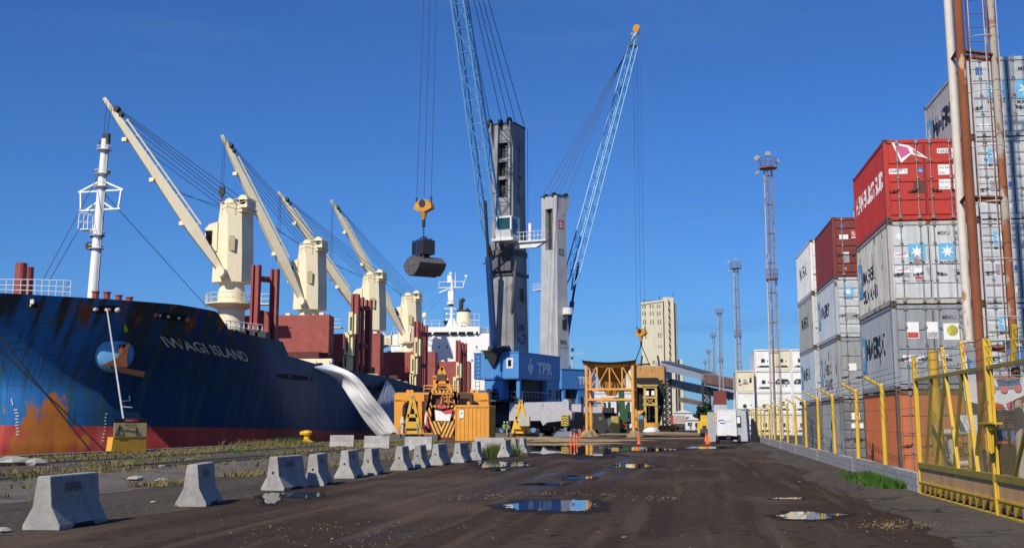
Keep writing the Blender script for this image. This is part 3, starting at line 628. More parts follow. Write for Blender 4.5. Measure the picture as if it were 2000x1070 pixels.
def door_mesh(m, H, W, ribs):
    k = ('door', m.name, H, ribs)
    if k not in _cm:
        b = MB(); w = W / 2 - .108; z0, z1 = .175, H - .14; b.box(0, w, .045, .07, z0, z1)
        hz = [(z0 + .02, .60), (.66, 1.18), (1.24, 1.76), (1.82, z1 - .02)] if ribs == 4 else [(z0 + .02 + i * (z1 - z0) / 6, z0 + (i + 1) * (z1 - z0) / 6 - .06) for i in range(6)]
        for i, (a, c) in enumerate(hz):
            if ribs == 4: b.box(.05, w - .04, .016, .045, a, c)
            else: b.prism([(.05, .046, a - .03), (.05, .012, a + .02), (.05, .012, c - .02), (.05, .046, c + .03)], (w - .1, 0, 0))
        b.box(.0, .04, .016, .045, z0, z1); b.box(w - .03, w, .016, .045, z0, z1); _cm[k] = b.mesh('door', m)
    return _cm[k]
def rod_mesh(H):
    k = ('rod', H)
    if k not in _cm:
        b = MB(); b.tube((0, -.012, .05), (0, -.012, H - .05), .019, n=8)
        for z in (.12, H - .1): b.box(-.045, .045, -.045, .008, z - .06, z + .06)
        for z in (.75, 1.35, 1.9): b.box(-.04, .04, -.035, .03, z - .03, z + .03)
        _cm[k] = b.mesh('locking_rod', steel)
    return _cm[k]
def handle_mesh():
    if 'h' not in _cm:
        b = MB(); b.bar((0, -.035, .95), (.30, -.03, .92), .022, .022); b.box(.13, .17, -.045, .03, .90, .97); b.bar((-.02, -.03, 1.0), (.12, -.035, .93), .016); _cm['h'] = b.mesh('door_handle', gask)
    return _cm['h']
def star(b, cx, cz, s, y, card=True):
    b.mi = 0
    if card: b.box(cx - s / 2, cx + s / 2, y - .002, y + .002, cz - s / 2, cz + s / 2)
    b.mi = 1; pts = []
    for i in range(14):
        r = s * (.42 if i % 2 == 0 else .17); t = math.pi / 2 + i * math.pi / 7; pts.append((cx + r * math.cos(t), y - .005, cz + r * math.sin(t)))
    c = (cx, y - .005, cz); n = len(pts); b.add([c] + pts, [(0, 1 + (i + 1) % n, 1 + i) for i in range(n)])
def container(label, col, loc, deg=1.6, L=CL, H=CH, doors=True, ribs=4, side=None, side_txt=None, marks=(), group='stacked shipping containers', full=True, fcol=None, numbers=None, sidelogo=True, txtmat=None):
    m = C_[col]; root = thing('shipping_container', label, 'shipping container', loc, R(deg), group)
    obj('side_panel', side_mesh(side or m, L, H), root)
    if full: obj('side_panel', side_mesh(side or m, L, H, right=True), root)
    obj('frame', frame_mesh(fcol or m, L, H), root); 
    for cx_, cy_, cz_ in [(x, y, z) for x in (.077, CW - .077) for y in (.082, L - .082) for z in (.0595, H - .0595)]: o = obj('corner_casting', cast_mesh(), root); o.location = (cx_, cy_, cz_)
    k = ('roof', m.name, L, H)
    if k not in _cm:
        b = MB(); b.box(.062, CW - .062, .1, L - .1, H - .06, H - .028); b.box(.062, CW - .062, .1, L - .1, .141, .17); b.box(.1, CW - .1, L - .06, L - .03, .16, H - .13); _cm[k] = b.mesh('roof', m)
    obj('roof', _cm[k], root)
    dw = CW / 2 - .108
    for s in (0, 1):
        d = obj('door', door_mesh(m, H, CW, ribs), root); d.location = (.104 + s * (dw + .008), 0, 0)
        for q, x in enumerate((.3, .88) if s == 0 else (.17, .75)):
            o = obj('locking_rod', rod_mesh(H), d); o.location = (x, 0, 0)
            o = obj('door_handle', handle_mesh(), d); o.location = (x, 0, 0); o.scale = ((-1, 1, 1) if s == 0 else (1, 1, 1))
    b = MB(); b.box(CW / 2 - .016, CW / 2 + .016, .014, .05, .18, H - .15); b.build('door_seal', gask, root)
    YF = .012
    for mk in marks:
        t = mk[0]
        if t == 'r':    # rectangle label: x, z, w, h, colour
            _, x, z, w, h, c = mk; b = MB(); b.box(x, x + w, YF - .004, YF, z, z + h); b.build('sticker', PM[c], root)
        elif t == 't':  # text: x, z, size, string, colour, bold
            _, x, z, s, tx, c, bo = mk; b = MB(); b.text(tx, s, lambda a, e: (x + a, YF - .007, z + e), bold=bo); b.build('lettering', PM[c], root)
        elif t == 'star':
            _, x, z, s = mk; b = MB(); star(b, x, z, s, YF - .002); b.build('emblem', [p_blue, p_lab], root)
            b = MB(); b.text('MAERSK', s * .27, lambda a, e: (x - s / 2 + a, YF - .004, z - s / 2 - s * .27 + e), bold=.01); b.build('emblem_lettering', p_blk, root)
        elif t == 'disc':
            _, x, z, r, c = mk; b = MB(); b.lathe((x, YF - .002, z), [(r, -.002), (r, .002)], n=18, ax='Y'); b.build('sticker', PM[c], root)
        elif t == 'flex':
            _, x, z, w = mk; b = MB(); h = w * .3; b.mi = 0; b.box(x, x + w, YF - .004, YF, z, z + h); b.mi = 1
            b.text('Flexpack', h * .62, lambda a, e: (x + .06 * w + a, YF - .007, z + h * .28 + e + a * .12), bold=.02); b.mi = 2
            pts = [(x + w * (.35 + .3 * math.cos(q)) + w * .28, YF - .007, z + h * (.55 + .38 * math.sin(q))) for q in [R(200 - i * 22) for i in range(12)]]
            b.path(pts, .007, n=4); b.build('sticker', [p_lab, p_pnk, p_blu2], root)
        elif t == 'sail':   # red and white pennant emblem
            _, x, z, s = mk; b = MB(); b.mi = 0; b.add([(x, YF - .004, z + s * .5), (x + s * .55, YF - .004, z + s * .38), (x + s * 1.15, YF - .004, z - s * .08), (x + s * .6, YF - .004, z + s * .08), (x + s * .28, YF - .004, z - s * .2)], [(0, 1, 3, 4), (1, 2, 3)])
            b.mi = 1; b.add([(x + s * .1, YF - .007, z + s * .43), (x + s * .5, YF - .007, z + s * .31), (x + s * .58, YF - .007, z + s * .14), (x + s * .29, YF - .007, z - s * .05)], [(0, 1, 2, 3)]); b.add([(x + s * .66, YF - .007, z + s * .26), (x + s * .95, YF - .007, z + s * .02), (x + s * .68, YF - .007, z + s * .12)], [(0, 1, 2)]); b.build('emblem', [p_lab, p_pnk], root)
    if numbers:
        b = MB(); b.text(numbers[0], .17, lambda a, e: (1.48 + a, YF - .006, 2.13 + e), bold=.004, wide=.85); b.text(numbers[1], .15, lambda a, e: (1.98 + a, YF - .006, 1.96 + e), bold=.004, wide=.85); b.build('code_lettering', PM[numbers[2]], root)
    if side_txt:
        b = MB(); lm = txtmat or p_navy; y0, hz = side_txt[1], side_txt[2]; rn_ = random.Random(label)
        for j, tx in enumerate(side_txt[0]): corr_text(b, tx, hz, y0, 1.15 - j * hz * 1.05, L, rn_, .045 if txtmat is None else .04)
        b.build('side_lettering', lm, root)
        if sidelogo:
            b = MB(); b.box(.0, .004, L - .95, L - .28, .75, 1.95); b.build('side_emblem', p_blue, root)
            b = MB(); pts = []
            for i in range(14):
                r = .3 if i % 2 == 0 else .12; t = i * math.pi / 7; pts.append((-.004, L - .6 + r * math.sin(t), 1.4 + r * 1.6 * math.cos(t)))
            b.add([(-.004, L - .6, 1.4)] + pts, [(0, 1 + i, 1 + (i + 1) % 14) for i in range(14)]); b.build('side_star', p_lab, root)
    return root
# text on the left side runs from the far end (left in view) towards the doors: y0 is the far start
GA = 'containers in the near left column beside the fence'; GB = 'containers in the tall column behind the floodlight mast'; GC = 'containers in the middle stack beside the fence'; GD = 'containers in the far grey stack beside the fence'
A0 = (5.87, 37.35)
def lvl(k, h=CH): return .0 + k * h
tbl = lambda x, z, c: [('t', x, z - i * .085, .075, s, c, 0) for i, s in enumerate(('MAX. GROSS  30 480', 'TARE           2 200', 'NET           28 280', 'CU. CAP.        33.2'))]
container('faded orange container with weathered corrugated sides at the bottom of the near column', 'orange', (A0[0], A0[1], lvl(0)), group=GA, fcol=frame_rust)
container('mid grey container with white and red notices on its doors, directly above the orange one', 'grey', (A0[0], A0[1], lvl(1)), side=cmat('box_side_grey', (.34, .37, .41)), group=GA, side_txt=(['MAERSK'], 5.0, .95),
    marks=[('r', .42, 1.55, .36, .5, 'w'), ('r', .44, 1.57, .32, .17, 'r'), ('r', .98, 1.55, .36, .5, 'w'), ('r', 1.0, 1.57, .32, .17, 'r'), ('r', 1.35, 1.75, .05, .3, 's'), ('r', 1.5, 1.5, .52, .5, 'w'), ('disc', 1.76, 1.78, .17, 'y'), ('r', 2.1, 1.52, .22, .5, 't'), ('flex', .26, .86, .62), ('flex', 1.0, .88, .6)] + tbl(1.95, .95, 'k'), numbers=('MRKU  957', '22G1', 'k'))
container('dirty off-white container with two blue star cards on rust-streaked doors', 'white', (A0[0], A0[1], lvl(2)), group=GA, side_txt=(['MAERSK', 'SEALAND'], 5.0, .62),
    side=cmat('box_side_cream', (.60, .58, .52), rust=.34, streak=.9, rustcol=(.27, .18, .11), rscale=3.5), fcol=cmat('box_frame_tan', (.48, .44, .37), rust=.4),
    marks=[('disc', .36, 2.1, .11, 'c'), ('star', .85, 1.62, .5), ('star', 1.75, 1.62, .5), ('r', .74, 1.28, .22, .28, 'w'), ('r', .75, 1.3, .2, .08, 'r'), ('flex', .16, 1.45, .5), ('flex', .18, .98, .5), ('r', .74, .76, .25, .36, 'w'), ('r', .75, .77, .23, .09, 'r'), ('r', .16, .84, .44, .12, 'g'), ('r', .3, .22, .28, .1, 't'), ('t', .36, .7, .07, 'WWW.        sealandmaersk.com', 'k', 0)] + tbl(1.9, 1.02, 'k'), numbers=('MSKU  285', '22G1', 'k'))
container('bright red container with a white and pink pennant emblem, top of the near column', 'red', (A0[0], A0[1], lvl(3)), group=GA, side_txt=(['HAMBURG SUD'], 5.8, .78), sidelogo=False, txtmat=p_white,
    marks=[('sail', .26, 2.02, .95), ('flex', .14, 1.48, .56), ('r', 1.01, 1.5, .16, .16, 'b'), ('t', 1.03, 1.54, .1, 'GL', 'w', .01), ('r', .86, .86, .36, .36, 'd'), ('r', 1.62, 1.42, .38, .32, 'w'), ('r', 2.06, 1.42, .24, .32, 'w'), ('r', 1.62, .96, .38, .32, 'w'), ('r', 2.06, .96, .24, .32, 'w'), ('r', 1.62, 2.1, .34, .16, 'w'), ('r', 2.05, 2.1, .26, .16, 'w'), ('r', 2.05, 1.93, .26, .14, 'w'),
           ('t', 1.65, 2.12, .15, 'HASU', 'k', 0), ('t', 2.06, 2.12, .15, '1069', 'k', 0), ('t', 2.06, 1.94, .13, '22G1', 'k', 0), ('t', 1.64, 1.62, .07, 'MAX. GROSS', 'k', 0), ('t', 1.64, 1.46, .07, 'TARE', 'k', 0), ('t', 2.08, 1.62, .07, '30 480', 'k', 0), ('t', 2.08, 1.53, .07, '67 200', 'k', 0), ('t', 2.08, 1.45, .07, '2 200', 'k', 0), ('t', 1.64, 1.16, .07, 'MAX PAYLOAD', 'k', 0), ('t', 1.64, 1.0, .07, 'CU. CAP', 'k', 0), ('t', 2.08, 1.16, .07, '28 280', 'k', 0), ('t', 2.08, 1.06, .07, '33.2', 'k', 0)])
# column B (behind the mast)
B0 = (A0[0] + 2.66, A0[1] + .15)
container('dark red container with a white pennant emblem low behind the gate', 'red', (B0[0], B0[1], lvl(0)), group=GB, marks=[('sail', .35, 1.9, 1.0)])
sm = [('star', .7, 2.0, .42), ('r', .95, 1.0, .18, .16, 'b'), ('r', .5, .9, .3, .3, 'g'), ('r', .8, .34, .3, .16, 'w')]
container('grey ribbed-door container with a small blue star, second level behind the mast', 'lgrey', (B0[0], B0[1], lvl(1)), ribs=6, group=GB, marks=sm)
container('grey ribbed-door container with a worn blue star, third level behind the mast', 'lgrey', (B0[0], B0[1], lvl(2)), ribs=6, group=GB, marks=sm)
container('grey ribbed-door container with a blue star and blue label, fourth level behind the mast', 'lgrey', (B0[0], B0[1], lvl(3)), ribs=6, group=GB, marks=sm + [('r', 1.75, 1.9, .6, .3, 'w'), ('t', 1.76, 2.22, .14, 'MRKU', 'k', .01)])
container('grey container with two big blue star cards, topmost and highest of all the stacks', 'lgrey', (B0[0], B0[1], lvl(4)), side=cmat('box_side_dim', (.33, .34, .35)), group=GB, side_txt=(['MAERSK'], 5.0, .95),
    marks=[('star', .85, 1.5, .55), ('star', 1.75, 1.5, .6), ('r', .28, 2.0, .2, .26, 'b'), ('r', .29, .3, .3, .12, 'w'), ('r', 1.9, .95, .4, .3, 'g'), ('t', 1.55, 2.1, .18, 'MSKU', 'k', .01)])
container('grey container of the column at the right photo edge, lower level', 'grey', (B0[0] + 2.62, B0[1] + .1, lvl(2)), group=GB)
for k in (0, 1, 3): container('grey container at the right photo edge, level %s of its column' % ('one', 'two', '', 'four')[k], 'dgrey' if k < 2 else 'lgrey', (B0[0] + 2.62, B0[1] + .1, lvl(k)), group=GB)
# column C
C0 = (5.82, 51.6)
lab6 = [('star', .55, 1.95, .42), ('r', 1.0, 1.7, .26, .2, 'w')]
container('dark grey container with white notices at the bottom of the middle stack', 'dgrey', (C0[0], C0[1], lvl(0)), side=C_['grey'], ribs=6, group=GC, marks=[('r', .45, 1.75, .34, .3, 'w'), ('r', .42, 1.4, .5, .2, 'w'), ('r', 1.35, 1.6, .3, .22, 'b'), ('r', .5, .8, .3, .2, 'k')], side_txt=(['APL'], 3.2, .9), sidelogo=False)
container('grey container with a large pale poster on its door, second level of the middle stack', 'grey', (C0[0], C0[1], lvl(1)), side=cmat('box_side_c', (.42, .44, .45), rust=.22), group=GC, side_txt=(['MAERSK', 'SEALAND'], 4.6, .62), marks=[('r', .4, 1.2, .35, .3, 'w'), ('r', 1.0, 1.15, .5, .75, 't'), ('r', .25, .7, .4, .3, 'g')])
container('light grey ribbed container with a blue star, third level of the middle stack', 'lgrey', (C0[0], C0[1], lvl(2)), ribs=6, side=cmat('box_side_pale', (.50, .56, .62)), group=GC, side_txt=(['MAERSK'], 4.9, .8), marks=lab6 + [('r', .35, .75, .5, .3, 'g')])
container('dark brownish red container with a small red and white label, top of middle stack', 'brown', (C0[0], C0[1], lvl(3)), side=cmat('box_side_brown', (.22, .03, .025), rust=.06), ribs=6, group=GC, marks=[('r', .34, 2.1, .16, .14, 'b'), ('r', .28, 1.62, .38, .2, 'w'), ('r', .78, 1.72, .36, .3, 'r'), ('r', .78, 1.66, .36, .05, 'w'), ('t', .8, 1.78, .2, 'TAI', 'w', .02), ('r', .38, .98, .28, .08, 'w'), ('r', .4, .6, .26, .32, 'g'), ('t', .38, .3, .14, 'FC', 'w', .01)])
# column D
D0 = (5.45, 58.0)
for k, (c, lab, mk) in enumerate([('dgrey', 'dark grey container hidden low behind the fence posts in the far stack', []), ('lgrey', 'pale blue-grey container with a star card, second level of the far stack', [('star', .45, 1.9, .4), ('r', .3, 1.2, .4, .35, 't')]), ('white', 'worn beige-grey container, third level of the far stack', [('r', .4, 1.9, .2, .2, 'b'), ('t', .3, 1.2, .2, 'SAS', 'k', .02)]), ('reefer', 'pale white container with faded side lettering, top of the far stack', [('r', .5, 1.2, .2, .4, 't')])]):
    container(lab, c, (D0[0], D0[1], lvl(k)), group=GD, side_txt=(['MAERSK'], 4.8, .8) if k else None, marks=mk, sidelogo=(k == 1), side={1: cmat('box_side_d1', (.45, .52, .60)), 2: cmat('box_side_d2', (.38, .38, .36), rust=.2)}.get(k))
# a stack glimpsed between red and brown ones
p = at(1652, 388, 51.7)
for k in range(5):
    container(['orange container behind the middle stack, at ground level', 'grey container behind the middle stack, second level', 'brown container behind the middle stack, third level', 'grey container behind the middle stack, fourth level', 'pale container whose corner shows above the brown one'][k], ['orange', 'grey', 'brown', 'grey', 'lgrey'][k], (8.55, 58.3, lvl(k)), group='containers in the stack behind')
# grey containers low behind the fence further on
for i, (y, c, lab) in enumerate([(66, 'grey', 'weathered grey container just beyond the far stack behind the fence'), (74.5, 'dgrey', 'dark grey container with its door streaked by rust, beyond the fence posts'), (83, 'brown', 'brown container seen through the distant fence posts'), (92, 'grey', 'grey container nearest the reefer stacks, seen through the fence')]):
    container(lab, c, (7.0 + i * .4, y, 0), group='single containers standing along the fence', ribs=6)
# ================================================================ reefers
RH = 2.896
rdark = mat('reefer_dark', (.02, .025, .03), rough=.6, amt=.4); rgrey = mat('reefer_unit_grey', (.35, .36, .36), rough=.5)
def reefer(label, loc, kind, col='reefer', L=12.19, group='white refrigerated containers in the distant block'):
    m = C_[col]; root = thing('refrigerated_container', label, 'refrigerated container', loc, 0, group)
    k = ('reef', col)
    if k not in _cm:
        b = MB(); b.box(.02, CW - .02, .22, L - .02, .15, RH - .03)
        for x in (0, CW - .12):
            for y in (0, L - .15): b.box(x, x + .12, y, y + .15, 0, RH)
        b.box(.12, CW - .12, .0, .2, .02, .2); b.box(.12, CW - .12, .0, .2, RH - .16, RH - .01); b.box(.003, .1, .15, L - .15, .02, .14); b.box(.003, .1, .15, L - .15, RH - .1, RH - .004); _cm[k] = b.mesh('shell', m)
    obj('shell', _cm[k], root)
    b = MB()
    if kind == 0:   # fan grille and lower compressor bay
        b.mi = 0; b.box(.14, CW - .14, .12, .2, .22, RH - .18); b.mi = 1; b.box(.9, 1.4, .09, .12, 1.1, 1.6); b.box(.3, 2.1, .1, .122, .42, .52); b.box(.7, 1.9, .09, .121, .55, .7); b.box(1.7, 1.85, .1, .12, 1.2, 1.4); b.mi = 2; b.box(.5, .7, .1, .121, .6, .75)
    elif kind == 1:  # wide dark machinery window
        b.mi = 0; b.box(.14, CW - .14, .12, .2, .22, RH - .18); b.mi = 1; b.prism([(.28, .1, 1.05), (2.16, .1, 1.05), (2.16, .1, 1.45), (1.85, .1, 1.75), (.6, .1, 1.75), (.28, .1, 1.45)], (0, .022, 0)); b.mi = 2; b.box(1.5, 2.0, .08, .1, 1.15, 1.4); b.lathe((.7, .09, 1.38), [(.18, -.01), (.18, .01)], n=12, ax='Y'); b.mi = 1; b.box(1.2, 1.3, .1, .12, .7, 1.0); b.box(1.6, 1.8, .1, .12, .75, .95)
    elif kind == 2:  # round fan
        b.mi = 0; b.box(.14, CW - .14, .12, .2, .22, RH - .18); b.mi = 1; b.lathe((1.1, .1, 1.0), [(.27, -.02), (.27, .02)], n=16, ax='Y'); b.box(1.85, 2.05, .1, .121, 1.05, 1.15); b.box(.5, 2.1, .1, .121, .42, .5); b.box(1.2, 1.8, .08, .12, .3, .4)
    elif kind == 3:  # black parts round a fan
        b.mi = 0; b.box(.14, CW - .14, .12, .2, .22, RH - .18); b.mi = 1; b.prism([(.4, .1, 1.9), (.7, .1, 1.5), (.6, .1, 1.3), (.35, .1, 1.2)], (0, .022, 0)); b.prism([(1.9, .1, 1.9), (2.1, .1, 1.95), (2.15, .1, 1.3), (1.75, .1, 1.2)], (0, .022, 0)); b.box(.9, 1.6, .1, .121, 1.05, 1.2); b.box(.4, .8, .1, .121, .9, 1.05); b.mi = 2; b.lathe((1.25, .09, 1.5), [(.25, -.02), (.25, .02)], n=14, ax='Y')
    b.build('machinery_panel', [m, rdark, rgrey], root); return root
RY = 165.5
rk = {(0, 3): (0, 'reefer'), (1, 3): (0, 'cream'), (2, 3): (0, 'reefer'), (0, 2): (0, 'reefer'), (1, 2): (1, 'reefer'), (2, 2): (1, 'reefer'), (0, 1): (2, 'reefer'), (1, 1): (0, 'reefer'), (2, 1): (0, 'reefer')}
LV = ['bottom', 'second', 'third', 'top']; CN = ['left', 'middle', 'right']
p0 = at(1474, 722, RY)
for c in range(3):
    for k in range(4):
        kd, cl = rk.get((c, k), (0, 'cream')); reefer('%s refrigerated container, %s column, %s level of the tall block' % ('cream-stained' if cl == 'cream' else ['white', 'white dark-windowed', 'white round-fanned', 'white'][kd], CN[c], LV[k]), (p0.x + c * 2.46, RY, k * RH), kd, cl)
for k in range(3): reefer('%s refrigerated container of the lower stack at the left of the block, %s level' % (['white', 'round-fanned white', 'cream-edged white'][k], ['bottom', 'middle', 'top'][k]), (p0.x - 2.62, RY - 1, k * RH), [0, 2, 3][k], ['reefer', 'reefer', 'cream'][k])
p = at(1395, 787, 141)
for k, (c, lab) in enumerate([('white', 'dirty white container at the foot of the small distant stack'), ('white', 'dirty white container directly under the small dark red one'), ('brown', 'small dark red container on top of two white ones left of the reefers')]): container(lab, c, (at(1394, 776, 235).x, 235, k * 2.6), deg=0, ribs=6, group='distant containers left of the reefers')
for k in range(2): container('distant white ribbed container, %s of the pair behind the red one' % ('lower', 'upper')[k], 'reefer', (4.9, 172, k * 2.6 + 1.0 * 0), deg=0, ribs=6, group='distant white containers')
# ================================================================ floodlight masts
rustm = mat('mast_rust', (.42, .36, .30), rough=.75, rust=.62, rustcol=(.26, .085, .03), rscale=2.2, amt=.5, ns=1.2, bump=.2, streak=.3)
rustw = mat('mast_pale', (.66, .61, .53), rough=.7, rust=.36, rustcol=(.40, .20, .10), rscale=2.4, amt=.5, bump=.1)
rustd = mat('mast_brown', (.24, .075, .028), rough=.85, col2=(.14, .04, .018), ns=1.6, amt=.8, rust=.30, rustcol=(.50, .34, .22), rscale=3.2, bump=.25)
farw = mat('far_mast_pale', (.46, .44, .42), rough=.7, rust=.40, rustcol=(.22, .13, .09)); farm = mat('far_mast_dull', (.25, .17, .14), rough=.8, rust=.4, rustcol=(.4, .36, .32))
lampm = mat('lamp_housing', (.34, .36, .35), rough=.4, metal=.3)
def mast(loc, H, s, label, near=False, rz=0):
    root = thing('floodlight_mast', label, 'floodlight mast', loc, rz, 'floodlight masts along the yard')
    lp = [(-.56 * s, .15 * s), (-.22 * s, -.45 * s), (.56 * s, .2 * s)]; rr = [.096, .110, .096] if near else [.11, .12, .11]
    if near: lp = NEAR_LEGS
    tp = .72 if not near else 1.0
    legs = []
    for (x, y), r, m in zip(lp, rr, (rustw, rustd, rustm) if near else (farw, farm, farw)):
        b = MB(); k = 8; pts = [Vector((x * (1 - (1 - tp) * i / k), y * (1 - (1 - tp) * i / k), H * i / k)) for i in range(k + 1)]
        for i in range(k): tq = .12 if near else .35; b.tube(pts[i], pts[i + 1], r * (1 - tq * i / k), r * (1 - tq * (i + 1) / k), n=12)
        b.build('leg', m, root, smooth=True); legs.append(pts)
    def P(j, z): return Vector((lp[j][0] * (1 - (1 - tp) * z / H), lp[j][1] * (1 - (1 - tp) * z / H), z))
    b = MB(); st = 3.33 if near else 3.2; z = at(1900, 395, 27.2).z - 3.33 * 1 if near else 2.6
    while z < H - .5:
        for a, c in ((0, 1), (1, 2), (2, 0)): b.tube(P(a, z), P(c, z + (.12 if near else 0)), .045, n=6)
        z += st
    b.build('cross_ties', rustd if near else farm, root)
    b = MB(); dx = .42
    cx, cy = .12 * s, -.1 * s
    if near: cx, cy = (lp[0][0] + lp[2][0]) / 2 + .08, -.05
    for sx in (-.2, .2): b.tube((cx + sx, cy, 1.5), (cx * (1 if near else .9) + sx, cy, H), .016 if near else .022, n=5)
    z = 1.6
    while z < H: b.tube((cx - .2, cy, z), (cx + .2, cy, z), .008, n=4); z += .33
    b.build('ladder', rustd if near else farm, root)
    b = MB(); z = 2.6
    while z < H:
        pts = [(cx + .2 * math.cos(t) * 1.9, cy - .36 + .38 * math.sin(t), z) for t in [R(35 - i * 25) for i in range(11)]]; b.path(pts, .010 if near else .014, n=4); z += 1.25 if near else 1.6
    for dx in (-.3, 0, .3): b.tube((cx + dx, cy - .7 + abs(dx) * .35, 2.5), (cx + dx, cy - .7 + abs(dx) * .35, H), .008 if near else .012, n=4)
    b.build('ladder_cage', rustw if near else farm, root)
    if not near:
        for zz, w in ((H, .95), (H * .58, .62)):
            b = MB(); b.lathe((0, 0, zz), [(w, 0), (w, .12)], n=16)
            b.build('platform', rustd, root)
            b = MB()
            for t in range(10):
                a = 2 * math.pi * t / 10; b.tube((w * math.cos(a), w * math.sin(a), zz), (w * math.cos(a), w * math.sin(a), zz + 1.1), .022, n=4)
            for q in (.55, 1.1): b.path([(w * math.cos(R(i * 24)), w * math.sin(R(i * 24)), zz + q) for i in range(16)], .022, n=4)
            b.build('railing', rustd, root)
        for (x, y, z, a, sc) in ((-1.2, -.2, H + 1.2, -.8, .85), (.0, -.4, H + 1.6, .1, .8), (1.05, .2, H + .9, .6, .5), (-1.2, .1, H - .4, -.3, .55)):
            f = MB(); f.tube((x * .6, y * .6, H + .1), (x, y, z - .2), .035, n=5); f.T = Matrix.Translation((x, y, z)) @ Matrix.Rotation(a, 4, 'Y'); f.prism([(-.42 * sc, -.15, -.28 * sc), (.42 * sc, -.15, -.28 * sc), (.30 * sc, -.15, .28 * sc), (-.30 * sc, -.15, .28 * sc)], (0, .3, 0)); f.T = None; f.build('floodlight', lampm, root)
    return root
NEAR_LEGS = [(at(1892, 660, 27.3).x - 6.62, .1), (at(1912, 660, 26.6).x - 6.62, -.6), (at(1979, 660, 27.4).x - 6.62, .2)]
near = mast((6.62, 27.2, 0), 30, 1.0, 'nearest floodlight mast of three thick rusty tubes with a caged ladder, at the right', True, 0)
for (u, v, Y, lab) in [(1504, 330, 128.7, 'tallest-looking thin floodlight mast standing before the white reefer block'), (1441, 525, 212, 'floodlight mast second in the distance, with two out-turned lamps'), (1409, 612, 300, 'floodlight mast third in the distance, left of the reefer block'), (1397, 657, 380, 'floodlight mast fourth in the distance, behind the conveyor gallery'), (1388, 688, 466, 'fifth and slender floodlight mast far along the yard'), (1381, 708, 545, 'farthest tiny floodlight mast near the conveyor gallery')]:
    p = at(u - 4, v, Y); o = mast((p.x, Y, 0), p.z, 1.0, lab)
# clutter behind the gate
root = thing('torn_banner', 'large torn banner picturing a blue and red truck, hung behind the gate', 'banner', (7, 27, 0)); O = (7, 27, 0); BY = 26.6
def bp2(u, v, y=BY): return at(u, v, y)
def poly2(name, pts, m, y=BY, th=.012): b = MB(O); b.prism([bp2(u, v, y) for u, v in pts], (0, th, 0)); return b.build(name, m, root)
bw = mat('vinyl_white', (.70, .71, .73), rough=.5, amt=.3); bgm = mat('vinyl_grey', (.25, .26, .28), rough=.6); bb = mat('vinyl_blue', (.05, .14, .30), rough=.5, amt=.5); bdk = mat('vinyl_dark', (.05, .055, .07), rough=.5); bpk = mat('vinyl_pink', (.62, .15, .18), rough=.5); bcy = mat('vinyl_pale_blue', (.25, .42, .58), rough=.5)
poly2('sheet', [(1872, 667), (1892, 668), (1915, 745), (1918, 790), (1885, 782), (1880, 735)], bw); poly2('sheet', [(1915, 742), (2030, 735), (2030, 768), (2000, 772), (1960, 790), (1930, 782), (1918, 770)], bw)
poly2('torn_flap', [(1884, 668), (1893, 669), (1912, 688), (1955, 722), (1958, 726), (1925, 724), (1888, 698)], bgm, BY - .03); poly2('torn_flap', [(1964, 680), (1984, 716), (1962, 722)], bgm, BY - .03)
poly2('picture_sky', [(1888, 700), (1914, 702), (1913, 728), (1891, 730)], bb, BY - .02); poly2('picture_sky', [(1962, 678), (2030, 678), (2030, 714), (1984, 716)], bb, BY - .01); poly2('header_band', [(1958, 666), (2030, 664), (2030, 679), (1963, 680)], bdk, BY - .015)
poly2('picture_edge', [(1877, 668), (1884, 668), (1888, 695), (1880, 682)], bpk, BY - .04); poly2('picture_patch', [(1923, 706), (1932, 710), (1933, 717), (1924, 717)], bpk, BY - .04)
poly2('truck_cab', [(1928, 742), (1941, 738), (1943, 753), (1930, 755)], bpk, BY - .02); poly2('truck_trailer', [(1946, 741), (1992, 739), (1993, 750), (1950, 752)], bb, BY - .02); poly2('truck_roof', [(1948, 735), (1980, 734), (1992, 739), (1950, 741)], mat('vinyl_red', (.5, .18, .14)), BY - .021); poly2('truck_skirt', [(1932, 755), (1995, 751), (1996, 757), (1933, 761)], bgm, BY - .02)
for u, v in ((1937, 762), (1961, 760), (1988, 758)):
    c = bp2(u, v, BY - .03); b = MB(O); b.lathe(c, [(.075, -.005), (.075, .005)], n=14, ax='Y'); b.build('truck_wheel', bpk, root)
for i in range(4):
    b = MB(O); c = bp2(1895, 706 + i * 5, BY - .035); b.text('TODO LO QUE', .05, lambda x, y: (c.x + x, c.y, c.z + y - .04), bold=.01, wide=.55); b.build('lettering', bw, root)
b = MB(O); c = bp2(1974, 676, BY - .03); b.text('TERMINAL', .1, lambda x, y: (c.x + x, c.y, c.z + y), bold=.01, wide=.5); b.build('header_lettering', bw, root)
b = MB(O); b.tube(bp2(1872, 668, BY + .06), bp2(2040, 660, BY + .06), .035, n=8); b.tube(bp2(1924, 668, BY + .1), (bp2(1924, 668, BY + .1).x, BY + .1, 0), .035); b.build('pipe_frame', mat('galvanised', (.42, .42, .40), rough=.5, metal=.5), root)
pyel = mat('pipe_yellow', (.66, .46, .07), rough=.5, rust=.1); pwht = mat('pipe_white', (.48, .47, .41), rough=.6, rust=.3, rustcol=(.06, .06, .05), rscale=4)
root = thing('pipe_barrier', 'round pipe barrier behind the gate, yellow at right and dirty white at left', 'pipe barrier', (8, 29.4, 0)); O = (8, 29.4, 0)
for v in (845, 906):
    b = MB(O); b.tube(at(1828, v - 1, 29.4), at(1915, v - 1, 29.4), .075, n=12); b.build('white_pipe', pwht, root, smooth=True)
    b = MB(O); b.tube(at(1918, v, 29.4), at(2060, v, 29.4), .085, n=12); b.build('yellow_pipe', pyel, root, smooth=True)
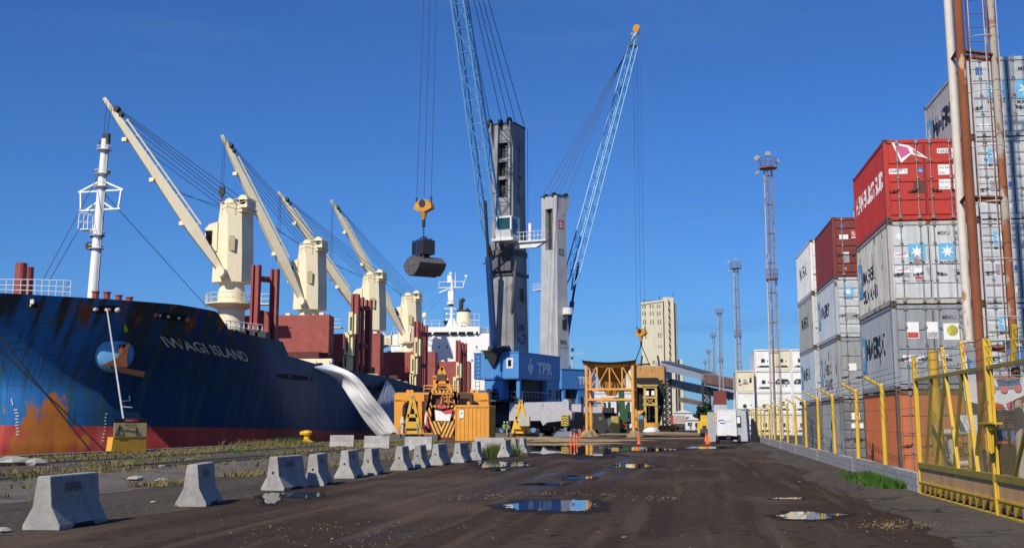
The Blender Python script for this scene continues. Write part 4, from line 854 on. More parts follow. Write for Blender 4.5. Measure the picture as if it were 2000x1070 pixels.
for u in (1990, 1985 + 50): q = at(u, 900, 29.4); b = MB(O); b.tube((q.x, 29.35, 0), (q.x, 29.35, 1.6), .1, n=12); b.build('yellow_post', pyel, root, smooth=True)
for u, du in ((1848, 6), (1868, -8)): q = at(u, 900, 29.5); b = MB(O); b.tube((q.x, 29.55, 0), (q.x - .1, 29.55, 1.4), .09, n=12); b.build('white_post', pwht, root, smooth=True)
q = at(1892, 838, 26.4); b = MB((q.x, q.y, q.z)); b.cbox((q.x, q.y, q.z + .12), (.34, .12, .36)); b.cbox((q.x, q.y - .065, q.z + .12), (.28, .015, .30)); o = b.build('electric_box', bw, label='white electrical box fixed beside the near mast above the pipe barrier', cat='electric box'); o.location = q
root = thing('notice_board', 'black board with torn white paper pieces behind the pipe barrier', 'board', (9, 27.6, 0)); O = (9, 27.6, 0)
b = MB(O); q = at(1934, 840, 27.6); q2 = at(1982, 812, 27.6); b.box(q.x, q2.x, 27.6, 27.64, q.z, q2.z); b.box(q.x + .1, q.x + .16, 27.65, 27.7, 0, q2.z); b.box(q2.x - .16, q2.x - .1, 27.65, 27.7, 0, q2.z); b.build('board', blk, root)
for pts in ([(1952, 834), (1950, 826), (1958, 824), (1963, 830), (1962, 836), (1953, 837)], [(1968, 836), (1967, 826), (1979, 815), (1981, 836)]): b = MB(O); b.prism([at(u, v, 27.57) for u, v in pts], (0, .01, 0)); b.build('paper', bw, root)
root = thing('stacked_crates', 'blue crate on a stack of red crates behind the yellow pipes', 'crate stack', (9.3, 28.4, 0)); O = (9.3, 28.4, 0); q = at(1955, 868, 28.4); q2 = at(1978, 868, 28.4)
for z0, z1, m in ((0, .38, mat('crate_grey', (.2, .2, .2))), (.4, .72, mat('crate_red', (.35, .08, .05))), (.74, 1.14, mat('crate_rose', (.38, .14, .12))), (1.2, 1.9, mat('crate_blue', (.05, .12, .32)))):
    b = MB(O); b.box(q.x - .08, q2.x + .08, 28.4, 29.0, z0, z1 - .04); b.box(q.x - .11, q2.x + .11, 28.37, 29.03, z1 - .06, z1); b.build('crate_body', m, root)
# ================================================================ THE SHIP
SX = -48.0; HB = 14.0
def trim(Y): return -.018 * (Y - 77)
def ysh(z):   # stem profile
    if z < -.5: return 76.9 + .5 * (z + .5) * -.3
    if z < 4: return 76.7
    return 76.7 - 4.7 * ((z - 4) / 6.0) ** 1.35
def hb(Y, z):
    k = min(1, max(0, (z - 1) / 9)); s = ysh(z); f = 97 + 4 * (1 - k) * .3 - 10 * k; e = .80 - .12 * k
    t = (Y - s) / (f - s)
    if t <= 0: return 0
    b = HB if t >= 1 else HB * math.sin(math.pi / 2 * t) ** e
    return b
def hull_at(u, v):
    r = ray(u, v); lo = None; t = 60.0
    while t < 400:
        p = EY + r * t
        if abs(p.x - SX) <= hb(p.y, p.z): return p
        t += .05
    return None
def onhull(Y, z, off=.03):
    b = hb(Y, z); d = (hb(Y + .1, z) - hb(Y - .1, z)) / .2; n = Vector((1, -d, 0)).normalized()
    return Vector((SX + b, Y, z)) + n * off
# rail (top edge) height, near and far side alike
rail_pts = [(70, 10.3), (74, 10.12), (79.6, 10.0), (82.6, 9.75), (84.4, 8.6), (87.5, 8.3), (93.6, 8.25), (95.2, 7.15), (105, 6.76), (128, 6.6), (146, 5.9), (170, 5.45), (205, 4.9), (232, 6.5), (245, 6.6)]
def rail(Y):
    for (a, za), (c, zc) in zip(rail_pts, rail_pts[1:]):
        if Y <= c: return za + (zc - za) * max(0, (Y - a)) / (c - a)
    return rail_pts[-1][1]
hm = bpy.data.materials.new('hull_paint'); hm.use_nodes = True; n = hm.node_tree.nodes; l = hm.node_tree.links.new; PB = n['Principled BSDF']
t = n.new('ShaderNodeTexCoord'); sp_ = n.new('ShaderNodeSeparateXYZ'); l(t.outputs['Object'], sp_.inputs[0])
def mth(op, a, b_=None, c_=None):
    x = n.new('ShaderNodeMath'); x.operation = op
    for i, q in enumerate((a, b_, c_)):
        if q is None: continue
        if isinstance(q, (int, float)): x.inputs[i].default_value = q
        else: l(q, x.inputs[i])
    return x.outputs[0]
def nzs(sc, vec, det=5):
    mp = n.new('ShaderNodeMapping'); mp.inputs['Scale'].default_value = vec; l(t.outputs['Object'], mp.inputs[0]); x = n.new('ShaderNodeTexNoise'); x.inputs['Scale'].default_value = sc; x.inputs['Detail'].default_value = det; l(mp.outputs[0], x.inputs[0]); return x.outputs[0]
def sm(a, lo, hi):
    r = n.new('ShaderNodeMapRange'); r.interpolation_type = 'SMOOTHSTEP'; r.inputs[1].default_value = lo; r.inputs[2].default_value = hi; l(a, r.inputs[0]); return r.outputs[0]
def mxc(f, a, c):
    x = n.new('ShaderNodeMixRGB'); l(f, x.inputs[0])
    for i, q in ((1, a), (2, c)):
        if isinstance(q, tuple): x.inputs[i].default_value = (*q, 1)
        else: l(q, x.inputs[i])
    return x.outputs[0]
def nzv(ky, kz, det=5):
    c = n.new('ShaderNodeCombineXYZ'); l(mth('MULTIPLY', mth('ADD', sp_.outputs[1], mth('MULTIPLY', sp_.outputs[0], .8)), ky), c.inputs[0]); l(mth('MULTIPLY', sp_.outputs[2], kz), c.inputs[1])
    x = n.new('ShaderNodeTexNoise'); x.inputs['Scale'].default_value = 1; x.inputs['Detail'].default_value = det; l(c.outputs[0], x.inputs[0]); return x.outputs[0]
X_, Y_, Z_ = sp_.outputs[0], sp_.outputs[1], sp_.outputs[2]     # object space: origin (SX, 77, 0)
zt = mth('ADD', Z_, mth('MULTIPLY', Y_, .018))
n1 = nzs(.25, (1, 1, 1)); n2 = nzv(1.1, .16, 5); n3 = nzs(.9, (1, 1, .6), 8); n4 = nzv(3.5, .12, 6)
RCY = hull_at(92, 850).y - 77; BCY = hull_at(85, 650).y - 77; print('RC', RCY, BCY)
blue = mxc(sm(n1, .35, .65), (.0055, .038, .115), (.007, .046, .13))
bow_lit = mth('SUBTRACT', 1.0, sm(mth('ADD', mth('ABSOLUTE', mth('SUBTRACT', mth('ADD', Y_, mth('MULTIPLY', Z_, .12)), BCY + .7)), mth('MULTIPLY', n2, 1.6)), 1.2, 6.5))
blue = mxc(bow_lit, blue, (.022, .15, .42))  # sunlit bow lighter, shaded aft side darker: light painted into the blue
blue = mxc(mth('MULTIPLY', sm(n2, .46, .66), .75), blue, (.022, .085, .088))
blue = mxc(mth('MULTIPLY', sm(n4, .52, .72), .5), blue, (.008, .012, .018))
ln = n.new('ShaderNodeCombineXYZ'); l(mth('ADD', sp_.outputs[1], mth('MULTIPLY', sp_.outputs[0], .8)), ln.inputs[0]); l(sp_.outputs[2], ln.inputs[1])
bk = n.new('ShaderNodeTexBrick'); l(ln.outputs[0], bk.inputs[0]); bk.inputs['Scale'].default_value = 1; bk.inputs['Brick Width'].default_value = 7.5; bk.inputs['Row Height'].default_value = 2.1; bk.inputs['Mortar Size'].default_value = .025; bk.inputs['Mortar Smooth'].default_value = .6
blue = mxc(mth('MULTIPLY', bk.outputs['Fac'], .45), blue, (.010, .02, .03))
# brown stains running down from the rail
topd = sm(Z_, 4.2, 9.2)
blue = mxc(mth('MULTIPLY', mth('MULTIPLY', sm(n2, .46, .62), topd), .85), blue, (.035, .03, .02))
redb = mxc(sm(n1, .4, .6), (.42, .055, .045), (.33, .04, .035)); redb = mxc(mth('MULTIPLY', sm(n2, .5, .75), .35), redb, (.45, .16, .11))
line = sm(mth('ADD', zt, mth('MULTIPLY', mth('SUBTRACT', n3, .5), .08)), 1.44, 1.46)
col = mxc(line, redb, blue)
# rust scrape low on the bow: pyramid shape
dy = mth('ABSOLUTE', mth('SUBTRACT', Y_, RCY)); pyr = mth('ADD', mth('ADD', mth('MULTIPLY', dy, .50), mth('MULTIPLY', mth('ADD', Z_, 1.0), .21)), mth('MULTIPLY', mth('SUBTRACT', n3, .5), 3.0))
ru = mxc(sm(n3, .35, .7), (.36, .12, .02), (.24, .075, .02))
col = mxc(mth('SUBTRACT', 1.0, sm(pyr, .72, 1.08)), col, ru)
# rust beards under the rail and below the anchor
n5 = nzv(.85, .5, 7)
m2 = mth('MULTIPLY', sm(mth('ADD', Z_, mth('MULTIPLY', n5, 3.0)), 9.7, 10.6), sm(n5, .52, .64)); col = mxc(m2, col, (.20, .07, .018))
PB.inputs['Roughness'].default_value = .6; PB.inputs['Specular IOR Level'].default_value = .3; l(col, PB.inputs['Base Color'])
bmp = n.new('ShaderNodeBump'); bmp.inputs['Strength'].default_value = .25; bmp.inputs['Distance'].default_value = .15; l(mth('SUBTRACT', nzs(.35, (1, 1, .5), 3), mth('MULTIPLY', bk.outputs['Fac'], .25)), bmp.inputs['Height']); l(bmp.outputs[0], PB.inputs['Normal'])
SO = Vector((SX, 77, 0))
ship = thing('cargo_ship', 'blue and red bulk carrier with cream deck cranes, moored along the quay', 'ship', SO)
def SB(): return MB(SO)
b = SB(); Ys = [71.9 + .35 * i for i in range(80)] + [100, 104, 110, 118, 128, 137, 146, 158, 170, 185, 205, 220, 232, 240, 245]
Ys += [82.4, 84.2, 93.6, 95.2]; Ys = sorted(Ys); NZ = 26
for s in (1, -1):
    rings = []
    for Y in Ys:
        zt_ = rail(Y); r = []
        for j in range(NZ + 1):
            z = -4 + (zt_ + 4) * j / NZ; yy = max(Y, ysh(z)); bb = hb(yy, z)
            if Y > 225: bb *= 1 - .5 * ((Y - 225) / 20) ** 2
            r.append((SX + s * bb, yy, z))
        rings.append(r if s == 1 else r[::-1])
    b.loft(rings, caps=False, closed=False)
b.box(SX - 7, SX + 7, 244.9, 245, -4, 6.5)
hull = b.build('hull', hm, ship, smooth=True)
cream = mat('ship_cream', (.84, .74, .50), rough=.5, rust=.1, rustcol=(.42, .26, .12), rscale=1.2, streak=.15, amt=.2); shade = cream
hred = mat('hatch_red', (.27, .045, .035), rough=.6, col2=(.33, .09, .075), ns=1.2, amt=.8, streak=.3, bump=.1, bs=3); dred = mat('deck_red_brown', (.10, .028, .022), rough=.8)
swh = mat('ship_white', (.80, .80, .78), rough=.5, amt=.15, streak=.1, rust=.02); sgr = mat('ship_dark', (.03, .03, .035), rough=.6); rope = mat('steel_rope', (.045, .05, .06), rough=.6, amt=.2)
glass = mat('dark_glass', (.01, .015, .02), rough=.08, amt=0)
b = SB()   # decks
rg = []
for Y in [73.5, 76, 80, 84, 88, 92, 96, 105, 128, 146, 170, 205, 240]:
    z = rail(Y) - 1.0 if Y < 95 else rail(Y) - .25; w = hb(Y, z) - .05; rg.append([(SX - w, Y, z), (SX + w, Y, z)])
b.loft(rg, caps=False, closed=False); b.build('deck', dred, ship)
b = SB()
for (y0, y1) in ((122.5, 138), (149, 164), (175, 189)): b.box(SX - 9.5, SX + 9.5, y0, y1, 5.0, 9.0 + trim(y0))
b.build('hatch_coaming', dred, ship)
# folded hatch covers standing open
hc = [(120.5, 12.98, 641, 8.05), (147, 13.0, 742, 7.6), (177, 12.4, 850, 7.0), (202 - 4, 12.0, 917, 6.4)]
for i, (Y, zt_, ur, zb) in enumerate(hc):
    xr = at(ur, 700, Y).x; xl = SX - (xr - SX) - .0; b = SB()
    if i < 3: b.prism([(xl, Y, zb + .9), (xl, Y, zt_), (xr, Y, zt_), (xr, Y, zb + .9), (xr - 3.0, Y, zb + .9), (xr - 3.4, Y, zb), (xr - 5.5, Y, zb), (xr - 6, Y, zb + .9)] if i == 0 else [(xl, Y, zb), (xl, Y, zt_), (xr, Y, zt_), (xr, Y, zb + .0)], (0, .8, 0))
    else: b.box(xl, xr, Y, Y + .8, zb, zt_)
    b.box(xl + .1, xr - .02, Y + .95, Y + 1.8, zb + .9, zt_ - .1)
    for q in range(5): b.box(xr - .0, xr + .06, Y + .1, Y + .7, zb + .7 + q * .9, zb + .95 + q * .9)
    o = b.build('hatch_cover', hred, ship)
    b = SB()
    for q in range(3): b.cbox((xl + (xr - xl) * (.55 + q * .2), Y + .4, zt_ + .12), (.5, .5, .24))
    b.build('cover_lug', cream, o)
b = SB(); q0 = at(574, 703, 117); q1 = at(648, 703, 117); b.box(q0.x, q1.x, 117, 117.7, q0.z - .3, q0.z + .12); b.box(q0.x + 1.8, q0.x + 2.4, 116.9, 117.8, q0.z - 1.2, q0.z); b.box(q1.x - .9, q1.x - .2, 116.9, 117.9, q0.z - 1.0, q0.z); b.build('deck_beam', cream, ship)
# log stanchions
def stanchion(u0, u1, v, Y, zb=5.8, w=None):
    a = at(u0, v, Y); c = at(u1, v, Y); m = (a.x + c.x) / 2; w = c.x - a.x; b = SB(); T = a.z
    b.box(m - w / 2, m - w / 2 + w * .28, Y, Y + .7, zb, T); b.box(m + w / 2 - w * .28, m + w / 2, Y, Y + .7, zb, T); b.box(m - w * .22, m + w * .22, Y + .25, Y + .45, zb, T - .1)
    return b.build('stanchion', hred, ship)
for (u0, u1, v, Y) in [(491, 506, 517, 101.5), (528, 542, 525, 103.5), (686, 700, 574, 125.6), (699, 709, 580, 127.5), (713, 725, 585, 129), (808, 817, 627, 153), (818, 824, 630, 155), (825, 834, 635, 157), (890, 898, 664, 179), (899, 904, 668, 181), (905, 911, 670, 183)]: stanchion(u0, u1, v, Y)
for (u0, u1, v, Y) in [(502, 534, 544, 102.5), (505, 532, 628, 102.5), (698, 720, 600, 127.5), (698, 718, 674, 127.5), (815, 832, 650, 155), (815, 830, 712, 155), (897, 908, 690, 181)]:
    b = SB(); b.bar(at(u0, v, Y), at(u1, v + 3, Y + 1.5), .35, .5); b.build('stanchion_tie', hred, ship)
b = SB(); b.prism([at(u, v, 102.4) for u, v in [(505, 605), (520, 607), (524, 620), (524, 690), (505, 690)]], (0, .5, 0)); b.build('stanchion_plate', hred, ship)
for base, Y in (((670, 725), 124.2), ((800, 756), 152), ((883, 790), 178)):
    b = SB(); sc = 124.2 / Y; k = 1 if Y < 130 else .82 * 124.2 / Y * 1.25
    u, v = base
    for (du, w, h0, h1) in ((0, 10, 0, 32), (2.5, 10.5, 29, 76), (11, 9, 72, 116)):
        p = at(u + du * k, v - h1 * k, Y); q = at(u + (du + w) * k, v - h0 * k, Y); b.box(p.x, q.x - .12, Y, Y + .3, q.z, p.z); b.box(q.x - .4, q.x + .2, Y + .31, Y + 1.2, q.z + .1, p.z - .2)
    o = b.build('cargo_ladder', mat('ladder_cream', (.76, .66, .34), rough=.55, amt=.3), ship); b = SB()
    for (du, h0, h1) in ((3, 8, 27), (6, 38, 66), (14, 80, 106)):
        p = at(u + du * k, v - h1 * k, Y); q = at(u + (du + 3) * k, v - h0 * k, Y); b.box(p.x, q.x, Y - .02, Y, q.z, p.z)
    b.build('ladder_slots', sgr, o)
# deck cranes
def rail_loop(b, cx, cy, z, r, n=18, r0=0, r1=360, h=1.0):
    P = [(cx + r * math.cos(R(r0 + (r1 - r0) * i / n)), cy + r * math.sin(R(r0 + (r1 - r0) * i / n))) for i in range(n + 1)]
    for x, y in P: b.tube((x, y, z), (x, y, z + h), .03, n=4)
    for q in (.5, 1.0): b.path([(x, y, z + q * h) for x, y in P], .03, n=4)
cr = [(117, 11.0, 16.1, 24.6, 461, (203, 192), 109, None, 'nearest'), (143, 7, 15.7, 24.2, 612, (433, 264), 134, (436, 300, 398), ''), (171.5, 6.5, 15.3, 23.7, 733, (543, 375), 160, (547, 430, 500), ''), (196, 6, 14.9, 23.2, 806, (646, 391), 184, (650, 440, 545), '')]
for (Y, z0, z1, z2, u, tip, tY, hk, nm) in cr:
    cx = at(u, 500, Y).x - .3; b = SB(); b.tube((cx, Y, 5.5), (cx, Y, z1 - 1.3), 1.42, n=28); b.tube((cx, Y, z1 - 1.3), (cx, Y, z1), 1.42, 1.25, n=28); ped = b.build('deck_crane', cream, ship, smooth=True)
    b = SB(); b.lathe((cx, Y, z1 - 2.3), [(1.45, -.5), (2.7, 0), (2.7, .12), (1.45, .12)], n=24)
    b.box(cx + 1.2, cx + 4.2, Y - .2, Y + 1.2, z1 - 2.3, z1 - 2.2)
    o = b.build('platform', cream, ped); b = SB(); rail_loop(b, cx, Y, z1 - 2.2, 2.65); b.box(cx + 3.2, cx + 3.25, Y, Y + .05, z1 - 2.2, z1 - 1.1)
    for q in (.5, 1): b.bar((cx + 2.6, Y - .2, z1 - 2.2 + q), (cx + 4.2, Y - .2, z1 - 2.2 + q), .04)
    b.build('platform_railing', cream, ped)
    # house: tapered octagonal box with two sheave lobes
    rings = []; RH_ = Matrix.Rotation(R(-17), 3, 'Z')
    for (k, z) in ((1.0, z1), (1.0, z1 + .5), (.96, z1 + 3), (.74, z2 - 1.2), (.70, z2 - .3)):
        w = 1.75 * k; d = 1.75; c = .55; ox = .0 + (1 - k) * 1.0
        rings.append([Vector((cx + ox * .6, Y, z)) + RH_ @ Vector((x, y, 0)) for x, y in ((-w, -d + c), (-w + c, -d), (w - c * 1.9, -d), (w, -d + c * 1.9), (w, d - c), (w - c, d), (-w + c, d), (-w, d - c))])
    b = SB(); b.loft(rings); 
    for dx, h in ((-.55, .1), (.95, .85)): b.lathe((cx + .35 + dx, Y, z2 - .2 + h * .45), [(.52, -1.25), (.52, 1.25)], n=16, ax='Y'); b.box(cx + .35 + dx - .5, cx + .35 + dx + .5, Y - 1.25, Y + 1.25, z2 - 1.1, z2 - .2 + h * .45)
    hs = b.build('crane_house', cream, ped)
    b = SB(); 
    for q in (.5, 1.0):
        b.bar((cx - .9, Y - 1.8, z2 - 1.2 + q), (cx + 1.9, Y - 1.8, z2 - .6 + q), .04); b.bar((cx + 1.9, Y - 1.8, z2 - .6 + q), (cx + 1.9, Y + 1.5, z2 - .6 + q), .04)
    for q in range(5): b.bar((cx - .9 + q * .7, Y - 1.8, z2 - 1.4 + q * .15), (cx - .9 + q * .7, Y - 1.8, z2 - .2 + q * .15), .04)
    b.box(cx + 1.2, cx + 2.05, Y - 1.85, Y + 1.2, z2 - .75, z2 - .65); b.build('roof_railing', cream, ped)
    b = SB(); b.prism([(cx - 1.2, Y - 1.6, z1 + 3.2), (cx - 2.5, Y - 1.6, z1 + 3.4), (cx - 2.6, Y - 1.6, z1 + 5.6), (cx - 2.1, Y - 1.6, z1 + 6.1), (cx - 1.2, Y - 1.6, z1 + 6.3)], (0, 1.7, 0)); cab = b.build('cab', cream, ped)
    b = SB(); b.box(cx - 2.45, cx - 1.75, Y - 1.63, Y - 1.6, z1 + 3.9, z1 + 5.4); b.box(cx - 2.62, cx - 2.59, Y - 1.4, Y - .1, z1 + 3.9, z1 + 5.4); b.build('cab_window', glass, cab)
    b = SB(); b.box(cx + .15, cx + .85, Y - 1.79, Y - 1.752, z1 + 3.2, z1 + 4.8); b.build('vent_louver', mat('louver_tan', (.42, .36, .20), rough=.7), ped)
    tp = at(tip[0], tip[1], tY); ft = Vector((cx - .3, Y - 2.0, z1 + .9)); d = (tp - ft); Ln = d.length; dn = d.normalized()
    b = SB(); m1 = ft + d * .25; m2 = ft + d * .88; b.bar(ft, m1, .5, .5, .85, 1.15); b.bar(m1, m2, .85, 1.15, .6, .62); b.bar(m2, tp, .5, .55, .3, .35)
    up = Vector((0, 0, 1)); nn_ = dn.cross(up).normalized(); pu = nn_.cross(dn)
    for q in (.3, .55, .78): c = ft + d * q - pu * .6; b.cbox(c, (.5, .5, .4))
    b.lathe(ft, [(.5, -.75), (.5, .35)], n=14, ax='Y'); jb = b.build('jib', cream, ped)
    b = SB(); a0 = ft + d * .25 + pu * .95; a1 = ft + d * .86 + pu * .7; b.bar(a0, a1, .22, .16)
    for q in range(8): c = ft + d * (.26 + q * .085); b.bar(c + pu * .4, c + pu * .9, .06)
    b.build('jib_walkway', cream, jb)
    b = SB(); b.lathe(tp - dn * 1.6 + pu * .45, [(.32, -.35), (.32, .35)], n=12, ax='Y'); b.lathe(tp - dn * 2.3 + pu * .45, [(.28, -.3), (.28, .3)], n=12, ax='Y'); b.build('jib_sheaves', sgr, jb)
    b = SB()
    for q in range(3): b.tube(tp - dn * (1.3 + .4 * q) + pu * .5, (cx + 1.3 - .5 * q, Y - 1.0 + .5 * q, z2 + .2 - .3 * q), .035, n=4)
    for q in range(3): b.tube(tp - dn * (3.2 + 1.6 * q) + pu * .4, (cx - .2 - .3 * q, Y - .8 + .6 * q, z2 - .2 - .3 * q), .032, n=4)
    for q in range(2): b.tube(ft + d * (.45 + .02 * q) + pu * .5, (cx - .3, Y - .8 + q, z2 - .7 - .4 * q), .028, n=4)
    b.build('luffing_ropes', rope, ped)
    if hk:
        hx = at(hk[0], hk[1], tY); hz = at(hk[0], hk[2], tY).z; b = SB()
        for dx in (-.16, .16): b.tube((tp.x + .35 + dx * .6, tY, tp.z - .3), (tp.x + .35 + dx, tY, hz + 2.2), .03, n=4)
        b.build('hoist_ropes', rope, ped); b = SB(); x = tp.x + .35
        b.prism([(x - .3, tY - .2, hz + 2.1), (x + .3, tY - .2, hz + 2.1), (x + .34, tY - .2, hz + 1.3), (x, tY - .2, hz + .8), (x - .34, tY - .2, hz + 1.3)], (0, .4, 0)); b.build('hook_block', sgr, ped)
        b = SB(); b.path([(x, tY, hz + .9), (x, tY, hz + .4), (x + .22, tY, hz + .1), (x + .1, tY, hz - .2), (x - .15, tY, hz - .2), (x - .25, tY, hz)], .1, n=6); b.build('hook', mat('hook_red', (.35, .02, .04)), ped)
    else:
        b = SB(); hz = at(205, 262, tY).z
        for dx in (-.25, .15): b.tube((tp.x + .6 + dx, tY, tp.z - .3), (tp.x + .5 + dx, tY, hz), .03, n=4)
        b.build('hoist_ropes', rope, ped); b = SB(); b.cbox((tp.x + .5, tY, hz - .5), (.7, .5, 1.0)); b.path([(tp.x + .5, tY, hz - 1.0), (tp.x + .5, tY, hz - 1.5), (tp.x + .7, tY, hz - 1.9), (tp.x + .4, tY, hz - 2.0)], .1); b.build('hook_block', sgr, ped)
# foremast
mb, mt = atX(180, 590, SX), atX(205, 272, SX); b = SB(); b.tube(mb, mt, .42, .26, n=16); mst = b.build('foremast', swh, ship, smooth=True); d = mt - mb
def mp_(q, off=0): p = mb + d * q; return p + Vector((off, -off * .12, 0))
b = SB(); b.bar(mp_(-.02, .38), mp_(.97, .34), .16, .16); b.build('mast_ladder', mat('mast_ladder_grey', (.35, .37, .4)), mst)  # plain grey bar along one side of the mast
b = SB()
for z in (.675, .56): b.bar(mp_(z, -1.9), mp_(z, 1.95), .12)
for s in (-1, 1): b.bar(mp_(.675, s * 1.9), mp_(.56, s * 1.75), .12); b.bar(mp_(.735, s * .2), mp_(.675, s * 2.1), .13); b.bar(mp_(.61, s * .2), mp_(.56, s * 1.3), .12)
b.build('yard_frame', swh, mst)
b = SB()
for q in (.93, .78, .70, .40, .32): b.lathe(mp_(q), [(.62, 0), (.62, .03)], n=12); b.path([mp_(q) + Vector((.62 * math.cos(R(i * 45)), .62 * math.sin(R(i * 45)), .3)) for i in range(9)], .03, n=4)
b.cbox(mp_(.44, -1.1), (.8, .8, .08)); b.cbox(mp_(.44, -.6), (1, .1, .1))
for x, y in ((-1.5, -.4), (-.7, -.4), (-1.5, .4), (-.7, .4)): b.bar(mp_(.44) + Vector((x, y, 0)), mp_(.44) + Vector((x, y, 1.3)), .05)
for q in (.6, 1.3): b.path([mp_(.44) + Vector((x, y, q)) for x, y in ((-1.5, -.4), (-.7, -.4), (-.7, .4), (-1.5, .4), (-1.5, -.4))], .03, n=4)
b.build('mast_platforms', swh, mst)
b = SB()
for q, o_ in ((.98, .0), (.79, -.6), (.79, .6), (.4, -.55), (.4, .5), (.98, -.4)): b.cbox(mp_(q, o_), (.2, .2, .24))
b.lathe(mp_(.34, -.65), [(.35, -.1), (.35, .1)], n=12, ax='Y'); b.cbox(mp_(.99, .25), (.3, .3, .6)); b.build('mast_lamps', sgr, mst)
b = SB(); b.tube(mp_(.66, .3), atX(405, 600, SX + 6), .03, n=4); b.tube(mp_(.78, -.3), at(85, 545, 80), .03, n=4); b.tube(mp_(.6, -.6), at(98, 545, 80), .03, n=4); b.build('stays', rope, mst)
# bow fittings
b = SB()
for (u, v, Y, r) in ((42, 514, 80.5, .42), (57, 522, 82, .36)):
    p = at(u, v, Y); b.tube((p.x, Y, 8), (p.x, Y, p.z), r, n=14)
b.build('vent_post', hred, ship)
b = SB()
for (u, v, Y) in ((187, 571, 80), (209, 572, 81), (232, 578, 84), (253, 582, 85), (437, 633, 92), (400, 628, 93)):
    p = at(u, v, Y); b.tube((p.x, Y, p.z - 1.5), (p.x, Y, p.z), .24, n=10); b.tube((p.x, Y, p.z), (p.x, Y, p.z + .08), .3, n=10)
b.build('mooring_bitts', hred, ship)
b = SB()   # white railing on the bow
prev = None; us = list(range(-30, 150, 14))
for i, u in enumerate(us):
    p = hull_at(u, 582) 
    if p is None: continue
    p = Vector((p.x - .15, p.y + .15, rail(p.y))); zt_ = at(u, 546 + max(0, u - 60) * .03, p.y).z; T = Vector((p.x, p.y, zt_)); b.tube(p, T, .03, n=4)
    if prev:
        for q in (0, .38, .7): b.tube(prev[1].lerp(prev[0], q), T.lerp(p, q), .03, n=4)
    prev = (p, T)
if prev: T = prev[1]; b.tube(T, T + Vector((-4, 6, .2)), .03, n=4); b.tube(T + Vector((0, 0, -.5)), T + Vector((-4, 6, -.3)), .03, n=4)
b.build('bow_railing', swh, ship)
b = SB()
for (u0, u1) in ((440, 512),):
    pr = None
    for u in range(u0, u1 + 1, 9):
        Y = 88 + (u - u0) * .09; p = at(u, 648 + (u - u0) * .1, Y); T = p + Vector((0, 0, .9)); b.tube(p, T, .05, n=4)
        if pr: b.tube(pr[1], T, .04, n=4); b.tube(pr[1].lerp(pr[0], .5), T.lerp(p, .5), .03, n=4)
        pr = (p, T)
b.build('deck_railing', swh, ship)
b = SB(); p = at(408, 627, 92); b.cbox(p, (1.3, .2, 1.1), rx=.2); p = at(427, 640, 92); b.cbox(p, (1.2, .8, .7)); b.build('winch_cover', mat('ship_green', (.03, .14, .07), rough=.5), ship)
b = SB()
for (u, v, w, h) in ((455, 650, .5, .6), (477, 653, 1.2, .6), (495, 655, 1.0, .8), (512, 661, .9, 1.0), (420, 648, 2, .4)): p = at(u, v, 90); b.cbox(p, (w, .8, h))
b.build('winch', sgr, ship)
# openings in the bulwark: dark recess with rollers
def opening(name, u0, u1, v, h, sl, knobs):
    b = SB(); a = hull_at(u0, v); c = hull_at(u1, v + sl)
    if a is None or c is None: return
    N = 8; top = []; bot = []
    for i in range(N + 1):
        q = i / N; Y = a.y + (c.y - a.y) * q; z = a.z + (c.z - a.z) * q; e = h * (1 - .5 * (abs(q * 2 - 1)) ** 4)
        top.append(onhull(Y, z + e, .03)); bot.append(onhull(Y, z - e, .03))
    b.add(top + bot, [(i, i + 1, N + 2 + i, N + 1 + i) for i in range(N)]); o = b.build(name, black, ship)
    for (q, r, m) in knobs:
        b = SB(); Y = a.y + (c.y - a.y) * q; z = a.z + (c.z - a.z) * q; b.sphere(onhull(Y, z, .06), r * .68, 8); b.build('fairlead_roller', m, o, smooth=True)
knw = mat('roller_white', (.7, .62, .58), rust=.15); knp = mat('roller_rose', (.42, .13, .11), rust=.2)
opening('mooring_port', 182, 228, 604, .26, 1, [(.03, .26, knw), (.12, .2, knp), (.5, .24, knw), (.62, .26, knp), (.98, .33, knw)])
opening('mooring_port', 301, 366, 615, .2, 9, [(.02, .26, knp), (.14, .16, knw), (.38, .18, knw), (.7, .16, knw), (.97, .3, knp)])
opening('mooring_port', 540, 610, 733, .2, 7, [(.1, .2, sgr), (.3, .22, knp), (.85, .22, knp)])
opening('mooring_port', 715, 752, 756, .2, 3, [(.3, .25, knp)])
p = hull_at(64, 592); b = SB(); dd = (hb(p.y + .1, p.z) - hb(p.y - .1, p.z)) / .2; az = math.atan2(-dd, 1)
b.lathe((p.x, p.y, p.z), [(.40, -.05), (.42, .1), (.3, .14), (.3, .02)], n=20, ax='X', rz=az); b.build('bow_fairlead', black, ship); b = SB(); b.tube(Vector(p) + Vector((-.1, -.12, -.22)), Vector(p) + Vector((.15, -.18, .12)), .07, n=8); b.cbox(Vector(p) + Vector((.1, -.2, .08)), (.26, .2, .3)); b.build('fairlead_rope', knw, ship)
